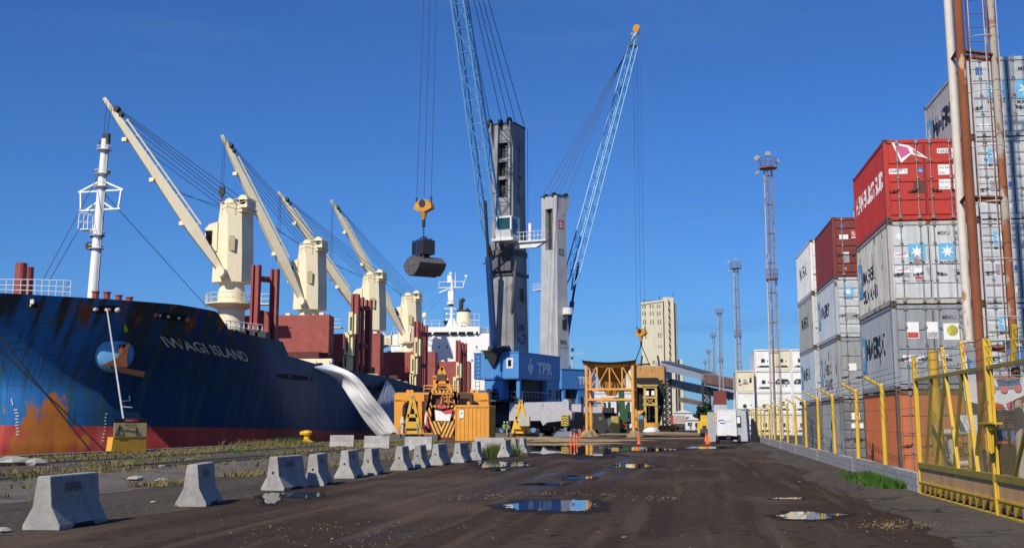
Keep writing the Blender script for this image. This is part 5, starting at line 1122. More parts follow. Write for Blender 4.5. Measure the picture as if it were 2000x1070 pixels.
# anchor bolster and anchor
p = hull_at(224, 690); nrm = (onhull(p.y, p.z, 1) - onhull(p.y, p.z, 0)); az = math.atan2(nrm.y, nrm.x)
abl = mat('bolster_blue', (.12, .36, .62), rough=.5, streak=.3, amt=.3)
b = SB(); b.lathe((p.x, p.y, p.z), [(1.35, -.6), (1.30, .35), (1.12, .6), (.9, .66)], n=28, ax='X', rz=az); bo = b.build('anchor_bolster', abl, ship, smooth=True)
arust = mat('anchor_rust', (.17, .06, .018), rough=.9, col2=(.08, .03, .012), amt=.9, ns=2)
c = Vector(p) + nrm * .8; tg = Vector((-nrm.y, nrm.x, 0))
b = SB(); b.bar(c + Vector((0, 0, .6)) + tg * .3, c + Vector((0, 0, -.7)) + tg * .3, .3, .35); b.prism([c + tg * -1.1 + Vector((0, 0, -.95)), c + tg * .0 + Vector((0, 0, -.35)), c + tg * .8 + Vector((0, 0, 1.0)), c + tg * .6 + Vector((0, 0, -.4)), c + tg * .7 + Vector((0, 0, -1.0))], nrm * .35)
b.build('anchor', arust, ship); b = SB(); b.prism([c + tg * -.6 + Vector((0, 0, -.9)), c + tg * 1.9 + Vector((0, 0, -1.3)), c + tg * 1.8 + Vector((0, 0, -1.7)), c + tg * .2 + Vector((0, 0, -1.4))], nrm * .5)
b.build('anchor_fluke', mat('anchor_dark', (.06, .025, .012), rough=.9), ship)
# draught marks and small hull marks
b = SB()
for i in range(9):
    for (u0, v0, du, dv) in ((30, 800, .4, 6.0), (207, 808, -1.0, 6.5)):
        q = hull_at(u0 + du * i, v0 + dv * i)
        if q: 
            a = [onhull(q.y + s * .05, q.z + e * .045, .03) for s, e in ((-1, -1), (1, -1), (1, 1), (-1, 1))]; b.add(a, [(0, 1, 2, 3)])
for (ua, va, ub, vb) in ((238, 783, 253, 782), (253, 782, 251, 772), (238, 794, 257, 795), (19, 778, 24, 791)):
    q0, q1 = hull_at(ua, va), hull_at(ub, vb); b.bar(onhull(q0.y, q0.z, .03), onhull(q1.y, q1.z, .03), .07)
b.build('draught_marks', mat('mark_white', (.6, .6, .58)), ship)
# name
q0 = hull_at(324, 677); q1 = hull_at(486, 707); LN = [0]; vs, fs = text_geo('IWAGI ISLAND', .012); wid = max(x for x, y in vs); hgt = max(y for x, y in vs)
H_ = (hull_at(335, 657).z - q0.z); 
def nm(x, y): q = x / wid; Y = q0.y + (q1.y - q0.y) * q; return onhull(Y - y / hgt * 1.0, q0.z + (q1.z - q0.z) * q + y / hgt * H_, .035)
b = SB(); b.add([nm(x, y) for x, y in vs], fs); b.build('name_lettering', mat('name_paint', (.62, .56, .46), rough=.6, rust=.2, rustcol=(.30, .13, .05), rscale=.5), ship)
# mooring line to the quay and yellow tag
b = SB(); a = onhull(hull_at(207, 606).y, hull_at(207, 606).z, .3); e = at(241, 818, pA.y + 1.5); b.tube(a, e, .055, n=8); o = b.build('gangway_pole', mat('pole_grey', (.45, .45, .45)), ship)
q = hull_at(244, 641); b = SB(); b.lathe(onhull(q.y, q.z, .12), [(.12, -.02), (.3, -.01), (.3, .02), (.12, .03)], n=18, ax='X'); o = b.build('load_tag', mat('tag_yellow', (.75, .62, .02)), ship); o.scale = (1, 1, 1)
b = SB(); b.tube(onhull(q.y, q.z + .3, .15), onhull(q.y, rail(q.y), .1), .012, n=4); b.build('tag_line', rope, ship)
# dark mooring lines from the bow down to the quay
for (ua, va, ub, vb) in ((0, 630, 175, 878), (-20, 655, 205, 880)):
    b = SB(); a = at(ua - 60, va - 50, 68); e = at(ub, vb, 60); b.tube(a, e, .045, n=5); b.build('mooring_rope', mat('rope_dark', (.02, .022, .025), rough=1, spec=0), ship)
# superstructure
YS = 205
def wx(u, Y=YS): return at(u, 700, Y).x
def wz(v, Y=YS): return at(900, v, Y).z
b = SB(); b.box(wx(763), wx(1001), YS, YS + 16, 3, wz(652)); b.box(wx(826), wx(937), YS - .3, YS + 12, wz(652), wz(638)); b.box(wx(763) + .5, wx(1001) - .5, YS + .3, YS + 14, wz(652), wz(651)); sup = b.build('superstructure', swh, ship)
b = SB()
for (u0, u1) in ((830, 843), (830 + 17, 855 + 3), (858, 877), (880, 893), (896, 909), (912, 925), (930, 934)): b.box(wx(u0), wx(u1), YS - .34, YS - .3, wz(654), wz(648))
b.build('bridge_windows', glass, sup)
b = SB()
for (u, v) in ((857, 677), (873, 677), (931, 678), (922, 704), (800, 668), (815, 690), (945, 704)): b.box(wx(u - 1.2), wx(u + 1.2), YS - .03, YS, wz(v + 2.4), wz(v - 2.4))
b.build('cabin_windows', glass, sup)
b = SB()
def rl(u0, u1, v, Y, h=1.1):
    a, c = at(u0, v, Y), at(u1, v, Y); n_ = max(2, int((c - a).length / 1.3))
    for i in range(n_ + 1): p = a.lerp(c, i / n_); b.tube(p, p + Vector((0, 0, h)), .035, n=4)
    for q in (.5, 1): b.tube(a + Vector((0, 0, h * q)), c + Vector((0, 0, h * q)), .03, n=4)
rl(828, 936, 638, YS); rl(768, 826, 652, YS); rl(937, 998, 652, YS); rl(918, 936, 637, YS, 2.2); b.build('bridge_railing', swh, sup)
b = SB(); Yf = 216; p = at(906, 610, Yf); b.tube((p.x, Yf, 17), (p.x, Yf, p.z), 1.55, 1.35, n=24); fn = b.build('funnel', cream, ship, smooth=True)
b = SB(); b.tube((p.x, Yf, p.z - .02), (p.x, Yf, p.z + .4), 1.3, n=20); b.tube((p.x - .6, Yf, p.z), (p.x - .5, Yf, p.z + 2.2), .42, n=12); b.tube((p.x - .5, Yf, p.z + 2.1), (p.x - .1, Yf + .3, p.z + 2.5), .42, n=12); b.tube((p.x + .7, Yf, p.z), (p.x + .7, Yf, p.z + .8), .22, n=10); b.build('exhaust_pipes', sgr, fn)
Ym = 207; p = at(882, 640, Ym); tz = at(882, 545, Ym).z; b = SB()
b.prism([(p.x - 1.2, Ym, p.z), (p.x + 1.2, Ym, p.z), (p.x + .35, Ym, p.z + 1.8), (p.x - .35, Ym, p.z + 1.8)], (0, .8, 0)); b.tube((p.x, Ym, p.z), (p.x, Ym, tz), .3, .22, n=10); mm_ = b.build('signal_mast', swh, ship)
b = SB(); z = at(882, 562, Ym).z
b.box(p.x - 2.3, p.x + 2.0, Ym - .1, Ym + .5, z, z + .12); b.path([(p.x - 2.4, Ym, z), (p.x - 2.4, Ym, z + 1.1), (p.x + 2.1, Ym, z + 1.1), (p.x + 2.1, Ym, z)], .06); b.bar((p.x - 2.3, Ym, z - .8), (p.x - .3, Ym, z - .1), .2); b.bar((p.x + 2, Ym, z), (p.x + 2.6, Ym, z + 2.0), .09); b.cbox((p.x + 2.6, Ym, z + 2.1), (.5, .3, .3)); b.tube((p.x + .6, Ym, z), (p.x + .65, Ym, at(885, 532, Ym).z), .15, .04, n=6)
b.cbox((p.x - .4, Ym, z + 1.6), (.8, .6, 1.3)); b.lathe((p.x - .2, Ym, z + 2.6), [(.35, -.2), (.35, .2)], n=10); b.lathe((p.x - .1, Ym, z - 3.0), [(.8, 0), (.8, .5)], n=12); b.cbox((p.x - .1, Ym - .3, z - 1.5), (1.0, .6, 1.8))
for q, w in ((.2, .9), (.34, .9), (.47, 1.1)): zz = p.z + (z - p.z) * q; b.box(p.x - w, p.x + w * .7, Ym - .05, Ym + .05, zz, zz + .12); b.cbox((p.x - w, Ym, zz + .1), (.3, .3, .3))
b.build('mast_arms', swh, mm_)
b = SB(); b.lathe((p.x - .1, Ym - .1, z - 3.3), [(.35, 0), (.6, .3)], n=12); b.build('mast_foot_dark', sgr, mm_)
q = at(870, 636, YS); b = SB(); b.tube((q.x, YS, q.z), (q.x, YS, q.z + .5), .2, n=8); b.tube((q.x, YS, q.z + .4), (q.x, YS, q.z + .9), .3, .45, n=10); b.build('deck_horn', mat('horn_green', (.01, .06, .05)), ship)
q = at(829, 640, YS + 2); b = SB(); b.tube((q.x, YS + 2, q.z - 1), (q.x, YS + 2, q.z + 1.9), .12, n=6); b.sphere((q.x, YS + 2, q.z + 2.2), .5, 10, 1.2); b.build('radome', swh, ship, smooth=True)
b = SB()
for (u, u2, v2, w) in ((882, 760, 650, 1), (875, 800, 648, 1), (889, 930, 636, 1), (884, 860, 640, 1)): b.tube((p.x, Ym, z + .3), at(u2, v2, YS), .02, n=3)
b.build('aerial_wires', rope, mm_)
# deck clutter between hatches
b = SB()
for (u, v, Y) in ((795, 650, 190), (757, 655, 180)):
    c = at(u, v, Y); b.box(c.x - .8, c.x + .8, Y, Y + 1.4, c.z - 1.6, c.z - 1.45); b.box(c.x - .5, c.x + .5, Y, Y + 1, c.z - 1.5, c.z)
    for s in (-.5, .5): b.prism([(c.x + s - .2, Y, c.z), (c.x + s + .2, Y, c.z), (c.x + s * 1.5, Y, c.z + .7)], (0, .5, 0))
b.build('deck_fittings', cream, ship)
for Y0 in (117, 143, 171): 
    b = SB(); b.box(SX - 4.6, SX + 8.6, Y0 - 1.9 + (4.4 if Y0 == 117 else 0) - (3 if Y0 != 117 else 0), Y0 - 1.65 + (6.5 if Y0 == 117 else 0), 5, 9.0 - .03 * (Y0 - 117)); b.build('deckhouse', dred, ship)
b = SB()
for i in range(5): c = at(762 + i * 9, 742 + i * 3, 128); b.cbox((SX + 11.5, 128 + i * 3.4, 6.9 - i * .1), (2.2, 1.6, .25), rz=.3)
b.build('deck_bundle', mat('bundle_tan', (.5, .46, .36)), ship)
# ================================================================ white tarpaulin chute between rail and quay
tw = mat('tarpaulin', (.88, .88, .88), rough=.7, col2=(.72, .73, .76), ns=.8, amt=.7, bump=.4, bs=2.5)
def cloth(name, Lp, Rp, m, lab, seed, cat='tarpaulin'):
    N, M_ = 40, 34
    def ev(P, q):
        k = q * (len(P) - 1); i = min(int(k), len(P) - 2); f = k - i
        def c(j): return P[max(0, min(len(P) - 1, j))]
        a0, a1, a2, a3 = c(i - 1), c(i), c(i + 1), c(i + 2)
        return .5 * ((2 * a1) + (-a0 + a2) * f + (2 * a0 - 5 * a1 + 4 * a2 - a3) * f * f + (-a0 + 3 * a1 - 3 * a2 + a3) * f ** 3)
    o = ev(Lp, 0); b = MB(o); vs = []
    for i in range(N + 1):
        a, c = ev(Lp, i / N), ev(Rp, i / N)
        for j in range(M_ + 1):
            q = j / M_; p = a.lerp(c, q); w = math.sin(q * 3.14)
            off = (.14 * mnoise.noise(Vector((q * 4, i * .10, seed))) + .07 * mnoise.noise(Vector((q * 11, i * .22, seed))) + .03 * mnoise.noise(Vector((q * 25 + i * .2, i * .5, seed)))) * w
            vs.append(p + Vector((off * .5, off * .8, off * .5)))
    b.add(vs, [(i * (M_ + 1) + j, i * (M_ + 1) + j + 1, (i + 1) * (M_ + 1) + j + 1, (i + 1) * (M_ + 1) + j) for i in range(N) for j in range(M_)])
    b.add([v - Vector((.02, -.03, .03)) + o * 0 for v in vs], [(i * (M_ + 1) + j, (i + 1) * (M_ + 1) + j, (i + 1) * (M_ + 1) + j + 1, i * (M_ + 1) + j + 1) for i in range(N) for j in range(M_)])
    ob = b.build(name, m, label=lab, cat=cat, smooth=True); ob.location = o; return ob
cloth('tarpaulin', [atX(611, 716, -33.9), at(655, 738, 105), at(685, 779, 105.5), at(712, 820, 106.5), at(738, 852, 107.5)], [at(646, 710, 105.5), at(694, 733, 104.5), at(728, 774, 105), at(755, 808, 106), at(776, 842, 106.5)], tw, 'long white tarpaulin sagging from the ship rail down to the quay', 1)
tw2 = mat('tarpaulin_grey', (.22, .26, .34), rough=.8, col2=(.16, .19, .25), amt=.6)
cloth('tarpaulin', [atX(755, 742, -33.8), at(735, 790, 116.5), at(735, 815, 116.2), at(745, 838, 115.8)], [atX(764, 750, -33.7), at(775, 775, 124), at(778, 805, 123), at(780, 834, 122)], tw2, 'shorter greyish tarpaulin hanging beside the long white one', 5)
b = MB(); p = at(748, 848, 112); b.cbox(p, (1.3, .4, .5)); o = b.build('red_bundle', mat('bundle_red', (.6, .04, .05)), label='small red bundle at the foot of the white tarpaulin', cat='bundle'); 
# ================================================================ MOBILE HARBOUR CRANES
tgrey = mat('tower_grey', (.46, .46, .47), rough=.6, col2=(.34, .34, .35), ns=.5, amt=.7, streak=.5, rust=.06)
tgrim = mat('tower_grimy', (.29, .29, .295), rough=.6, col2=(.10, .10, .105), ns=.35, amt=.8, streak=.75, rust=.22, rustcol=(.06, .05, .045), rscale=.5)
cblue = mat('crane_blue', (.07, .25, .56), rough=.5, streak=.35, amt=.3, rust=.05); jblue = mat('jib_blue', (.16, .38, .62), rough=.5, amt=.3); dblue = mat('cylinder_blue', (.02, .06, .18), rough=.4)
cdark = mat('crane_dark', (.025, .025, .028), rough=.7, amt=.4); cwh = mat('crane_white', (.72, .73, .72), rough=.5, streak=.2); lightgrey = mat('chassis_grey', (.42, .42, .46), rough=.6, streak=.25, rust=.05)
hookor = mat('hook_orange', (.62, .28, .035), rough=.5, streak=.4, rust=.15); tyre = mat('tyre_black', (.018, .018, .018), rough=.85, amt=.3); padb = mat('pad_blue_grey', (.16, .19, .25), rough=.7)
lblue = mat('logo_blue', (.035, .06, .16), rough=.6); ltx = mat('house_lettering', (.70, .76, .85), rough=.6)
def lattice(b, A, B_, wa, da, wb, db, side, n, r=.09, rb=.045):
    """four chords between A and B_, width along `side`, depth across"""
    A, B_ = Vector(A), Vector(B_); ax = (B_ - A).normalized(); sd = Vector(side).normalized(); dp = ax.cross(sd).normalized(); prev = None
    for i in range(n + 1):
        q = i / n; c = A.lerp(B_, q); w = wa + (wb - wa) * q; d = da + (db - da) * q
        cs = [c + sd * sx * w / 2 + dp * sy * d / 2 for sx, sy in ((-1, -1), (1, -1), (1, 1), (-1, 1))]
        if prev:
            for j in range(4):
                b.tube(prev[j], cs[j], r, n=6, cap=False); k = (j + 1) % 4
                b.tube(prev[j] if i % 2 else prev[k], cs[k] if i % 2 else cs[j], rb, n=4, cap=False)
        for j in range(4): b.tube(cs[j], cs[(j + 1) % 4], rb, n=4, cap=False)
        prev = cs
def harbour_crane(label, u, Yc, deg, HX, HY, ztop, zh0, zh1, tipw, frontjib, words, hookspec, house, slot):
    c = at(u, 700, Yc); dvx, dvy = (-math.sin(R(deg)), -math.cos(R(deg))) if frontjib else (math.sin(R(deg)), math.cos(R(deg)))
    def inplane(pu, pv):
        Y = Yc
        for _ in range(60): p = at(pu, pv, Y); r = (p.x - c.x) / dvx; Y = .5 * Y + .5 * (Yc + r * dvy)
        return at(pu, pv, Y)
    root = thing('harbour_crane', label, 'crane', (c.x, Yc, 0), R(-deg), 'mobile harbour cranes'); ca, sa = math.cos(R(-deg)), math.sin(R(-deg))
    def loc(p): x, y = p[0] - c.x, p[1] - Yc; return Vector((x * ca + y * sa, -x * sa + y * ca, p[2]))
    sg = -1 if frontjib else 1           # local y direction of the jib
    def sec(z): q = (z - zh1) / (ztop - zh1); k = 1.0 - .16 * min(q, .8) / .8; return HX * k, HY * (1.0 - .16 * min(q, .8) / .8)
    # tower: solid below, cheeks beside the slot, solid head
    z0s, z1s, sw = slot; b = MB(); rings = []
    def ring(z, y0=None, y1=None, x0=None, x1=None):
        a, d = sec(z); a0 = -a if x0 is None else x0; a1 = a if x1 is None else x1; d0 = -d if y0 is None else y0; d1 = d if y1 is None else y1
        return [(a0, d0, z), (a1, d0, z), (a1, d1, z), (a0, d1, z)]
    b.loft([ring(zh1 - .5), ring(zh1 + 4), ring(z0s)])
    a0, d0 = sec(z0s); a1, d1 = sec(z1s)
    b.loft([ring(z0s + .002, x1=-sw), ring(z1s - .002, x1=-sw)]); b.loft([ring(z0s + .002, x0=sw), ring(z1s - .002, x0=sw)])
    b.loft([[(-sw + .002, d0 - .25, z0s + .003), (sw - .002, d0 - .25, z0s + .003), (sw - .002, d0 - .02, z0s + .003), (-sw + .002, d0 - .02, z0s + .003)], [(-sw + .002, d1 - .25, z1s - .003), (sw - .002, d1 - .25, z1s - .003), (sw - .002, d1 - .02, z1s - .003), (-sw + .002, d1 - .02, z1s - .003)]])
    b.loft([ring(z1s), ring(ztop)])
    if frontjib:
        for zz in (z0s + (z1s - z0s) * .36, z0s + (z1s - z0s) * .68): b.box(-sw, sw, -sec(zz)[1] + .02, -sec(zz)[1] + .5, zz - .25, zz + .25)
    # head flare
    a, d = sec(ztop); yb = -sg; 
    b.prism([(a + .03, sg * d * .2, ztop - 3.2), (a + .03, sg * d, ztop - 3.2), (a + .03, sg * (d + .9), ztop - 1.2), (a + .03, sg * (d + .9), ztop + .1), (a + .03, sg * d * .2, ztop + .1)], (-.25, 0, 0))
    b.prism([(-a - .03, sg * d * .2, ztop - 3.2), (-a - .03, sg * d, ztop - 3.2), (-a - .03, sg * (d + .9), ztop - 1.2), (-a - .03, sg * (d + .9), ztop + .1), (-a - .03, sg * d * .2, ztop + .1)], (.25, 0, 0))
    tw_ = b.build('tower', tgrim if frontjib else tgrey, root)
    b = MB(); b.box(-sw + .004, sw - .004, -d1 + .75, d1 - .3, z0s + .01, z1s - .01); b.build('slot_shade', cdark, tw_)  # dark box in the slot stands in for the shade of the opening
    b = MB()
    for x, y, r_ in ((-a - .1, sg * (d + .5), .62), (-a * .1, sg * (d + .3), .5), (a * .8, sg * (d + .4), .62), (a * .5, -sg * d * .7, .55), (-a * .6, -sg * d * .7, .5)): b.lathe((x, y, ztop + .05), [(r_, -.16), (r_, .16)], n=16, ax='X')
    b.box(-a - .15, a + .15, -d - .1, d + .1, ztop + .001, ztop + .12); b.build('head_sheaves', cdark, tw_)
    b = MB()   # ladder and ducts in and beside the slot
    for x in (.05, .45): b.tube((x + .3, -d1 + .35, z0s + .3), (x + .3, -d1 + .35, z1s - .4), .05, n=5)
    z = z0s + .5
    while z < z1s - .5: b.tube((.35, -d1 + .35, z), (.75, -d1 + .35, z), .035, n=4); z += .5
    if frontjib: b.tube((-a0 * .25, -HY - .03, zh1), (-a0 * .25, -d0 - .05, z0s - .5), .09, n=6); b.tube((a0 * .45, -HY - .02, zh1), (a0 * .45, -d0 - .03, z0s - .5), .05, n=6)
    b.build('ladder', mat('ladder_grey', (.3, .31, .33)), tw_)
    b = MB()   # small marks, windows on the right face
    zz = zh1 + 6.8; b.box(HX * .95, HX * .985 + .04, -.2, .75, zz, zz + 1.6); b.build('service_window', cdark, tw_)
    words(root, tw_, sec, loc)
    # machinery house
    x0, x1, y0, y1 = house; zm = zh0 + (zh1 - zh0) * .46
    b = MB(); b.box(x0, x1, y0, y1, zm, zh1)
    for q in range(6): x = x0 + (x1 - x0) * (.15 + q * .1); b.box(x, x + .06, y0 - .04, y0, zm + .1, zh1 - .1)
    b.box(x0 - .08, x1 + .08, y0 - .08, y1 + .08, zh1, zh1 + .12); b.box(x0 + .05, x1 - .05, y0 + .05, y1 - .05, zm - .12, zm - .001); hs = b.build('machinery_house', cblue, root)
    b = MB(); b.box(x0 + 1.4, x0 + (x1 - x0) * .62, y0 + .3, y0 + 2.2, zh0, zm - .13); b.box(x1 - 3.6, x1 - .08, y1 - 4.2, y1 - .1, zh0, zm - .13); b.box(x1 - .5, x1 - .06, y0 + .4, y0 + .9, zh0, zm - .13); b.build('lower_cabin', cblue, root)
    b = MB(); b.box(x0 + .2, x1 - .7, y0 + 2.6, y1 - 1.0, zh0, zm - .14)
    for q in (.2, .47): x = x0 + 1.4 + q * (x1 - x0) * .5; b.lathe((x, y0 + .28, zh0 + .9), [(.5, -.02), (.5, .02)], n=16, ax='Y'); b.box(x - .5, x + .5, y0 + .26, y0 + .299, zh0 + .05, zh0 + .9)
    b.box(x1 - .1, x1 - .03, y1 - 3.6, y1 - 3.0, zh0 + .3, zh0 + 1.4); b.box(x1 - .1, x1 - .03, y1 - 1.2, y1 - .5, zh0 + .3, zh0 + 1.4); b.build('engine_bay', cdark, root)
    b = MB(); b.box(x1 - .09, x1 - .02, y1 - 2.6, y1 - 1.5, zh0 + .3, zh0 + 1.5); b.build('louver', mat('louver_grey', (.25, .3, .38)), root)
    b = MB(); b.box(x1 - 1.7, x1 - .75, y0 - .05, y0 - .02, zm + 1.2, zm + 2.5); w = b.build('window_frame', cwh, hs); b = MB(); b.box(x1 - 1.45, x1 - 1.0, y0 - .08, y0 - .05, zm + 1.45, zm + 2.25); b.build('window_pane', glass, w)
    b = MB(); b.box(x0 + 1.5, x1 - 2.0, y0 - 1.0, y0 + .9, zh1 + .13, zh1 + .35); b.prism([(x0 + 1.8, y0 - .9, zh1 + .13), (x1 - 2.3, y0 - .9, zh1 + .13), (x1 - 3.2, y0 - .5, zh1 - 1.6), (x0 + 2.7, y0 - .5, zh1 - 1.6)], (0, .8, 0)); b.lathe((.0, sg * (HY + .6), zh1 + .5), [(.45, -1.4), (.45, 1.4)], n=14, ax='X'); b.build('jib_base_and_shade', cdark, root)  # cylinder base, with the shadow under the tower built in as dark shapes
    b = MB()
    for (xa, ya, xb, yb_) in ((x0 + .1, y0 - .5, x1 - .1, y0 - .5), (x1 + .5, y0, x1 + .5, y1 - 4.3)):
        n_ = 9
        for q in range(n_ + 1): x, y = xa + (xb - xa) * q / n_, ya + (yb_ - ya) * q / n_; b.tube((x, y, zh0 - .2), (x, y, zh0 + .95), .03, n=4)
        for h in (.4, .95): b.tube((xa, ya, zh0 + h), (xb, yb_, zh0 + h), .03, n=4)
    for q in range(14): z = zh0 + q * .5; b.tube((x0 + .3, y0 - .12, z - .3), (x0 + .9, y0 - .12, z - .3), .03, n=4)
    for x in (x0 + .3, x0 + .9): b.tube((x, y0 - .12, zh0 - .5), (x, y0 - .12, zh1), .035, n=4)
    b.build('railing', mat('rail_blue_grey', (.12, .2, .32)), root)
    b = MB(); b.box(x0 - .2, x1 + .9, y0 - .8, y1 - .5, zh0 - .32, zh0 - .15); b.lathe((0, 0, 2.2), [(2.6, 0), (2.6, zh0 - 2.6)], n=24); b.build('slewing_deck', cdark, root)
    # undercarriage (kept parallel to the quay)
    un = R(deg); Mr = Matrix.Rotation(R(deg - 10), 4, 'Z')
    b = MB(); b.T = Mr; b.prism([(1.5, -4.2, 1.9), (1.6, -4.2, 4.1), (8.4, -4.2, 4.2), (8.6, -4.2, 4.5), (9.0, -4.2, 4.5), (9.2, -4.2, 4.1), (9.2, -4.2, 3.2), (9.6, -4.2, 2.9), (9.5, -4.2, 2.0), (6.4, -4.2, 1.7), (5.9, -4.2, 1.3), (5.6, -4.2, 1.9)], (0, 1.2, 0)); b.box(1.4, 8.8, 2.8, 4.0, 2.2, 4.0); b.build('chassis_beam', lightgrey, root)
    b = MB(); b.T = Mr; b.box(-7, 5.5, -2.6, 2.6, 1.3, 2.9); b.box(-7, 8.5, -3.6, -2.9, 1.5, 2.6); b.box(7.2, 9.0, -3.1, 3, .9, 3.0); b.box(-7.5, -5, -4, 4, 1.0, 3.4); b.box(-4.5, 5, -2.9, 2.9, .7, 1.3); b.build('underframe', cdark, root)
    for i, x in enumerate((-5.5, -3.6, -1.7, .2, 2.2, 4.3)):
        for y in (-3.1, 2.3):
            b = MB(); b.T = Mr; b.lathe((x, y, .82), [(.55, -.02), (.80, .02), (.82, .2), (.82, .6), (.80, .78), (.55, .8)], n=24, ax='Y'); w = b.build('wheel', tyre, root); b = MB(); b.T = Mr; b.lathe((x, y - .03, .82), [(.36, -.01), (.2, .1), (.15, .1)], n=14, ax='Y'); b.build('rim', mat('rim_blue', (.12, .25, .45), rough=.5), w)
    for (x, y) in ((8.9, -4.6), (8.9, 5), (-7.5, -5), (-7.5, 5)):
        b = MB(); b.T = Mr; b.tube((x, y, .3), (x, y, 2.6), .2, n=10); b.prism([(x - 1.3, y - 1, .01), (x + 1.3, y - 1, .01), (x + .8, y - 1, .62), (x - .8, y - 1, .62)], (0, 2, 0)); pd = b.build('outrigger_pad', padb, root)
        b = MB(); b.T = Mr; b.box(x - .45, x + .45, y - .35, y + .3, 1.3, 2.6); b.build('jack_housing', mat('jack_yellow', (.5, .38, .06), rust=.1), pd)
        b = MB(); b.T = Mr
        for q in range(4): b.bar((x - .4, y - .37, 1.45 + q * .3), (x, y - .37, 1.6 + q * .3), .02, .09); b.bar((x, y - .37, 1.6 + q * .3), (x + .4, y - .37, 1.45 + q * .3), .02, .09)
        b.build('hazard_stripes', cdark, pd)
    # cab and platform
    ft = Vector((0, sg * (HY + 2.0), 24.0)); tip = loc(inplane(*tipw))
    tip.x = 0
    if frontjib:
        cz = 24.6
        b = MB(); b.box(.7, 2.9, -HY - 3.0, -HY - .5, cz, cz + 2.8); b.prism([(.7, -HY - 3.0, cz), (2.9, -HY - 3.0, cz), (2.9, -HY - 3.35, cz + 1.0), (.7, -HY - 3.35, cz + 1.0)], (0, .34, 0)); cb = b.build('cab', cwh, root)
        b = MB(); b.box(.9, 2.7, -HY - 3.06, -HY - 3.01, cz + .35, cz + 2.55); b.box(2.9, 2.94, -HY - 2.7, -HY - 1.5, cz + .5, cz + 2.5); b.build('cab_glass', mat('cab_glass', (.02, .07, .08), rough=.08), cb)
        b = MB(); b.box(.5, 7.0, -HY - 1.6, -HY - .3, cz - .5, cz - .3); b.prism([(2.9, -HY - 1.3, cz - .5), (6.9, -HY - 1.3, cz - .5), (5.5, -HY - 1.3, cz - 1.2), (2.4, -HY - 1.3, cz - 1.2)], (0, .6, 0)); b.box(.2, 3.2, -HY - 3.2, -HY - .3, cz - .35, cz - .02); b.build('platform', cwh, root)
        b = MB()
        for q in range(9): x = 2.9 + q * .5; b.tube((x, -HY - 1.6, cz - .3), (x, -HY - 1.6, cz + .8), .04, n=4)
        for h in (.25, .8): b.tube((2.9, -HY - 1.6, cz + h), (6.95, -HY - 1.6, cz + h), .04, n=4); b.tube((6.95, -HY - 1.6, cz + h), (6.95, -HY - .3, cz + h), .04, n=4)
        b.box(4.5, 4.9, -HY - 1.4, -HY - 1.2, cz - .3, cz + 1.9); b.build('platform_railing', cwh, root)
        b = MB(); b.loft([[(x * 1.12, y * 1.12, z) for x, y, z in ring(zz)] for zz in (20.3, 20.7)]); b.loft([[(x * 1.08, y * 1.1 - .2, z) for x, y, z in ring(zz)] for zz in (22.9, 23.6)]); b.box(-HX * .9, HX * .9, -HY - .5, -HY + .2, 20.8, 22.6)
        for s in (-1, 1): b.bar((s * 1.2, -HY, 22), ft + Vector((s * .9, 0, 0)), .4)
        b.tube((-1.6, -HY - 2, 21.6), (2.4, -HY - 1.6, 24), .12); b.tube((2.3, -HY - .4, 22), (1.5, -HY - .1, 15.5), .16); b.build('jib_pivot', mat('pivot_grey', (.10, .10, .105), rough=.7, amt=.6), root)
    else:
        b = MB(); b.box(-HX - 2.2, -HX, -.7, .7, 24, 24.15); b.lathe((HX + .7, .3, 19.5), [(.9, 0), (.9, 1.1)], n=16); b.build('platform', cwh, root)
        b = MB()
        for q in range(5): b.tube((-HX - 2.2 + q * .5, -.7, 24.1), (-HX - 2.2 + q * .5, -.7, 25.1), .04, n=4)
        for h in (.5, 1.0): b.tube((-HX - 2.2, -.7, 24.1 + h), (-HX, -.7, 24.1 + h), .04, n=4)
        b.build('platform_railing', cwh, root)
    b = MB(); L0 = (tip - ft).length; dj = (tip - ft) / L0
    m0 = ft + dj * 3.5; m1 = ft + dj * (L0 - 3)
    lattice(b, m0, m1, 2.1, 1.5, 1.45, 1.0, (1, 0, 0), 15, .12, .05)
    for s in (-1, 1):
        b.tube(ft + Vector((s * .9, 0, 0)), m0 + Vector((s * 1.05, 0, 0)) + dj.cross(Vector((1, 0, 0))) * .85, .13, n=6); b.tube(ft + Vector((s * .9, 0, 0)), m0 + Vector((s * 1.05, 0, 0)) - dj.cross(Vector((1, 0, 0))) * .85, .13, n=6)
    jb = b.build('jib', jblue, root)
    b = MB(); b.bar(m1, tip, 1.3, .9, .9, .7, up=(0, 1, 0)); b.build('jib_head', jblue, jb)
    b = MB(); b.lathe(tip + Vector((0, 0, 1.0)), [(.8, -.1), (.8, -.06), (.6, -.04), (.2, -.1), (.2, .1), (.6, .04), (.8, .06), (.8, .1)], n=22, ax='Y'); b.cbox(tip + Vector((-.9, 0, .1)), (.5, .6, .4)); b.build('tip_sheave', hookor, jb)
    b = MB(); p1 = ft + dj * 5.5 + Vector((0, sg * .9, 0)); p0 = Vector((-HX * .3, sg * (HY + 1.0), zh1 + .6)); pm = p0.lerp(p1, .62); b.tube(p0, pm, .42, n=12); b.build('luffing_cylinder', dblue, root); b = MB(); b.tube(pm, p1, .2, n=10); b.build('cylinder_rod', cdark, root)
    b = MB(); hd = Vector((0, sg * (d + .5), ztop + .4))
    for x, k_ in ((-1.6, 0), (-.3, .5), (.2, 1.1), (.7, 1.7), (1.3, 2.4)): b.tube(hd + Vector((-sg * x, -sg * d * k_, .1)), tip + Vector((x * .4, 0, .3)), .05, n=4)
    b.build('stay_ropes', rope, root)
    b = MB()
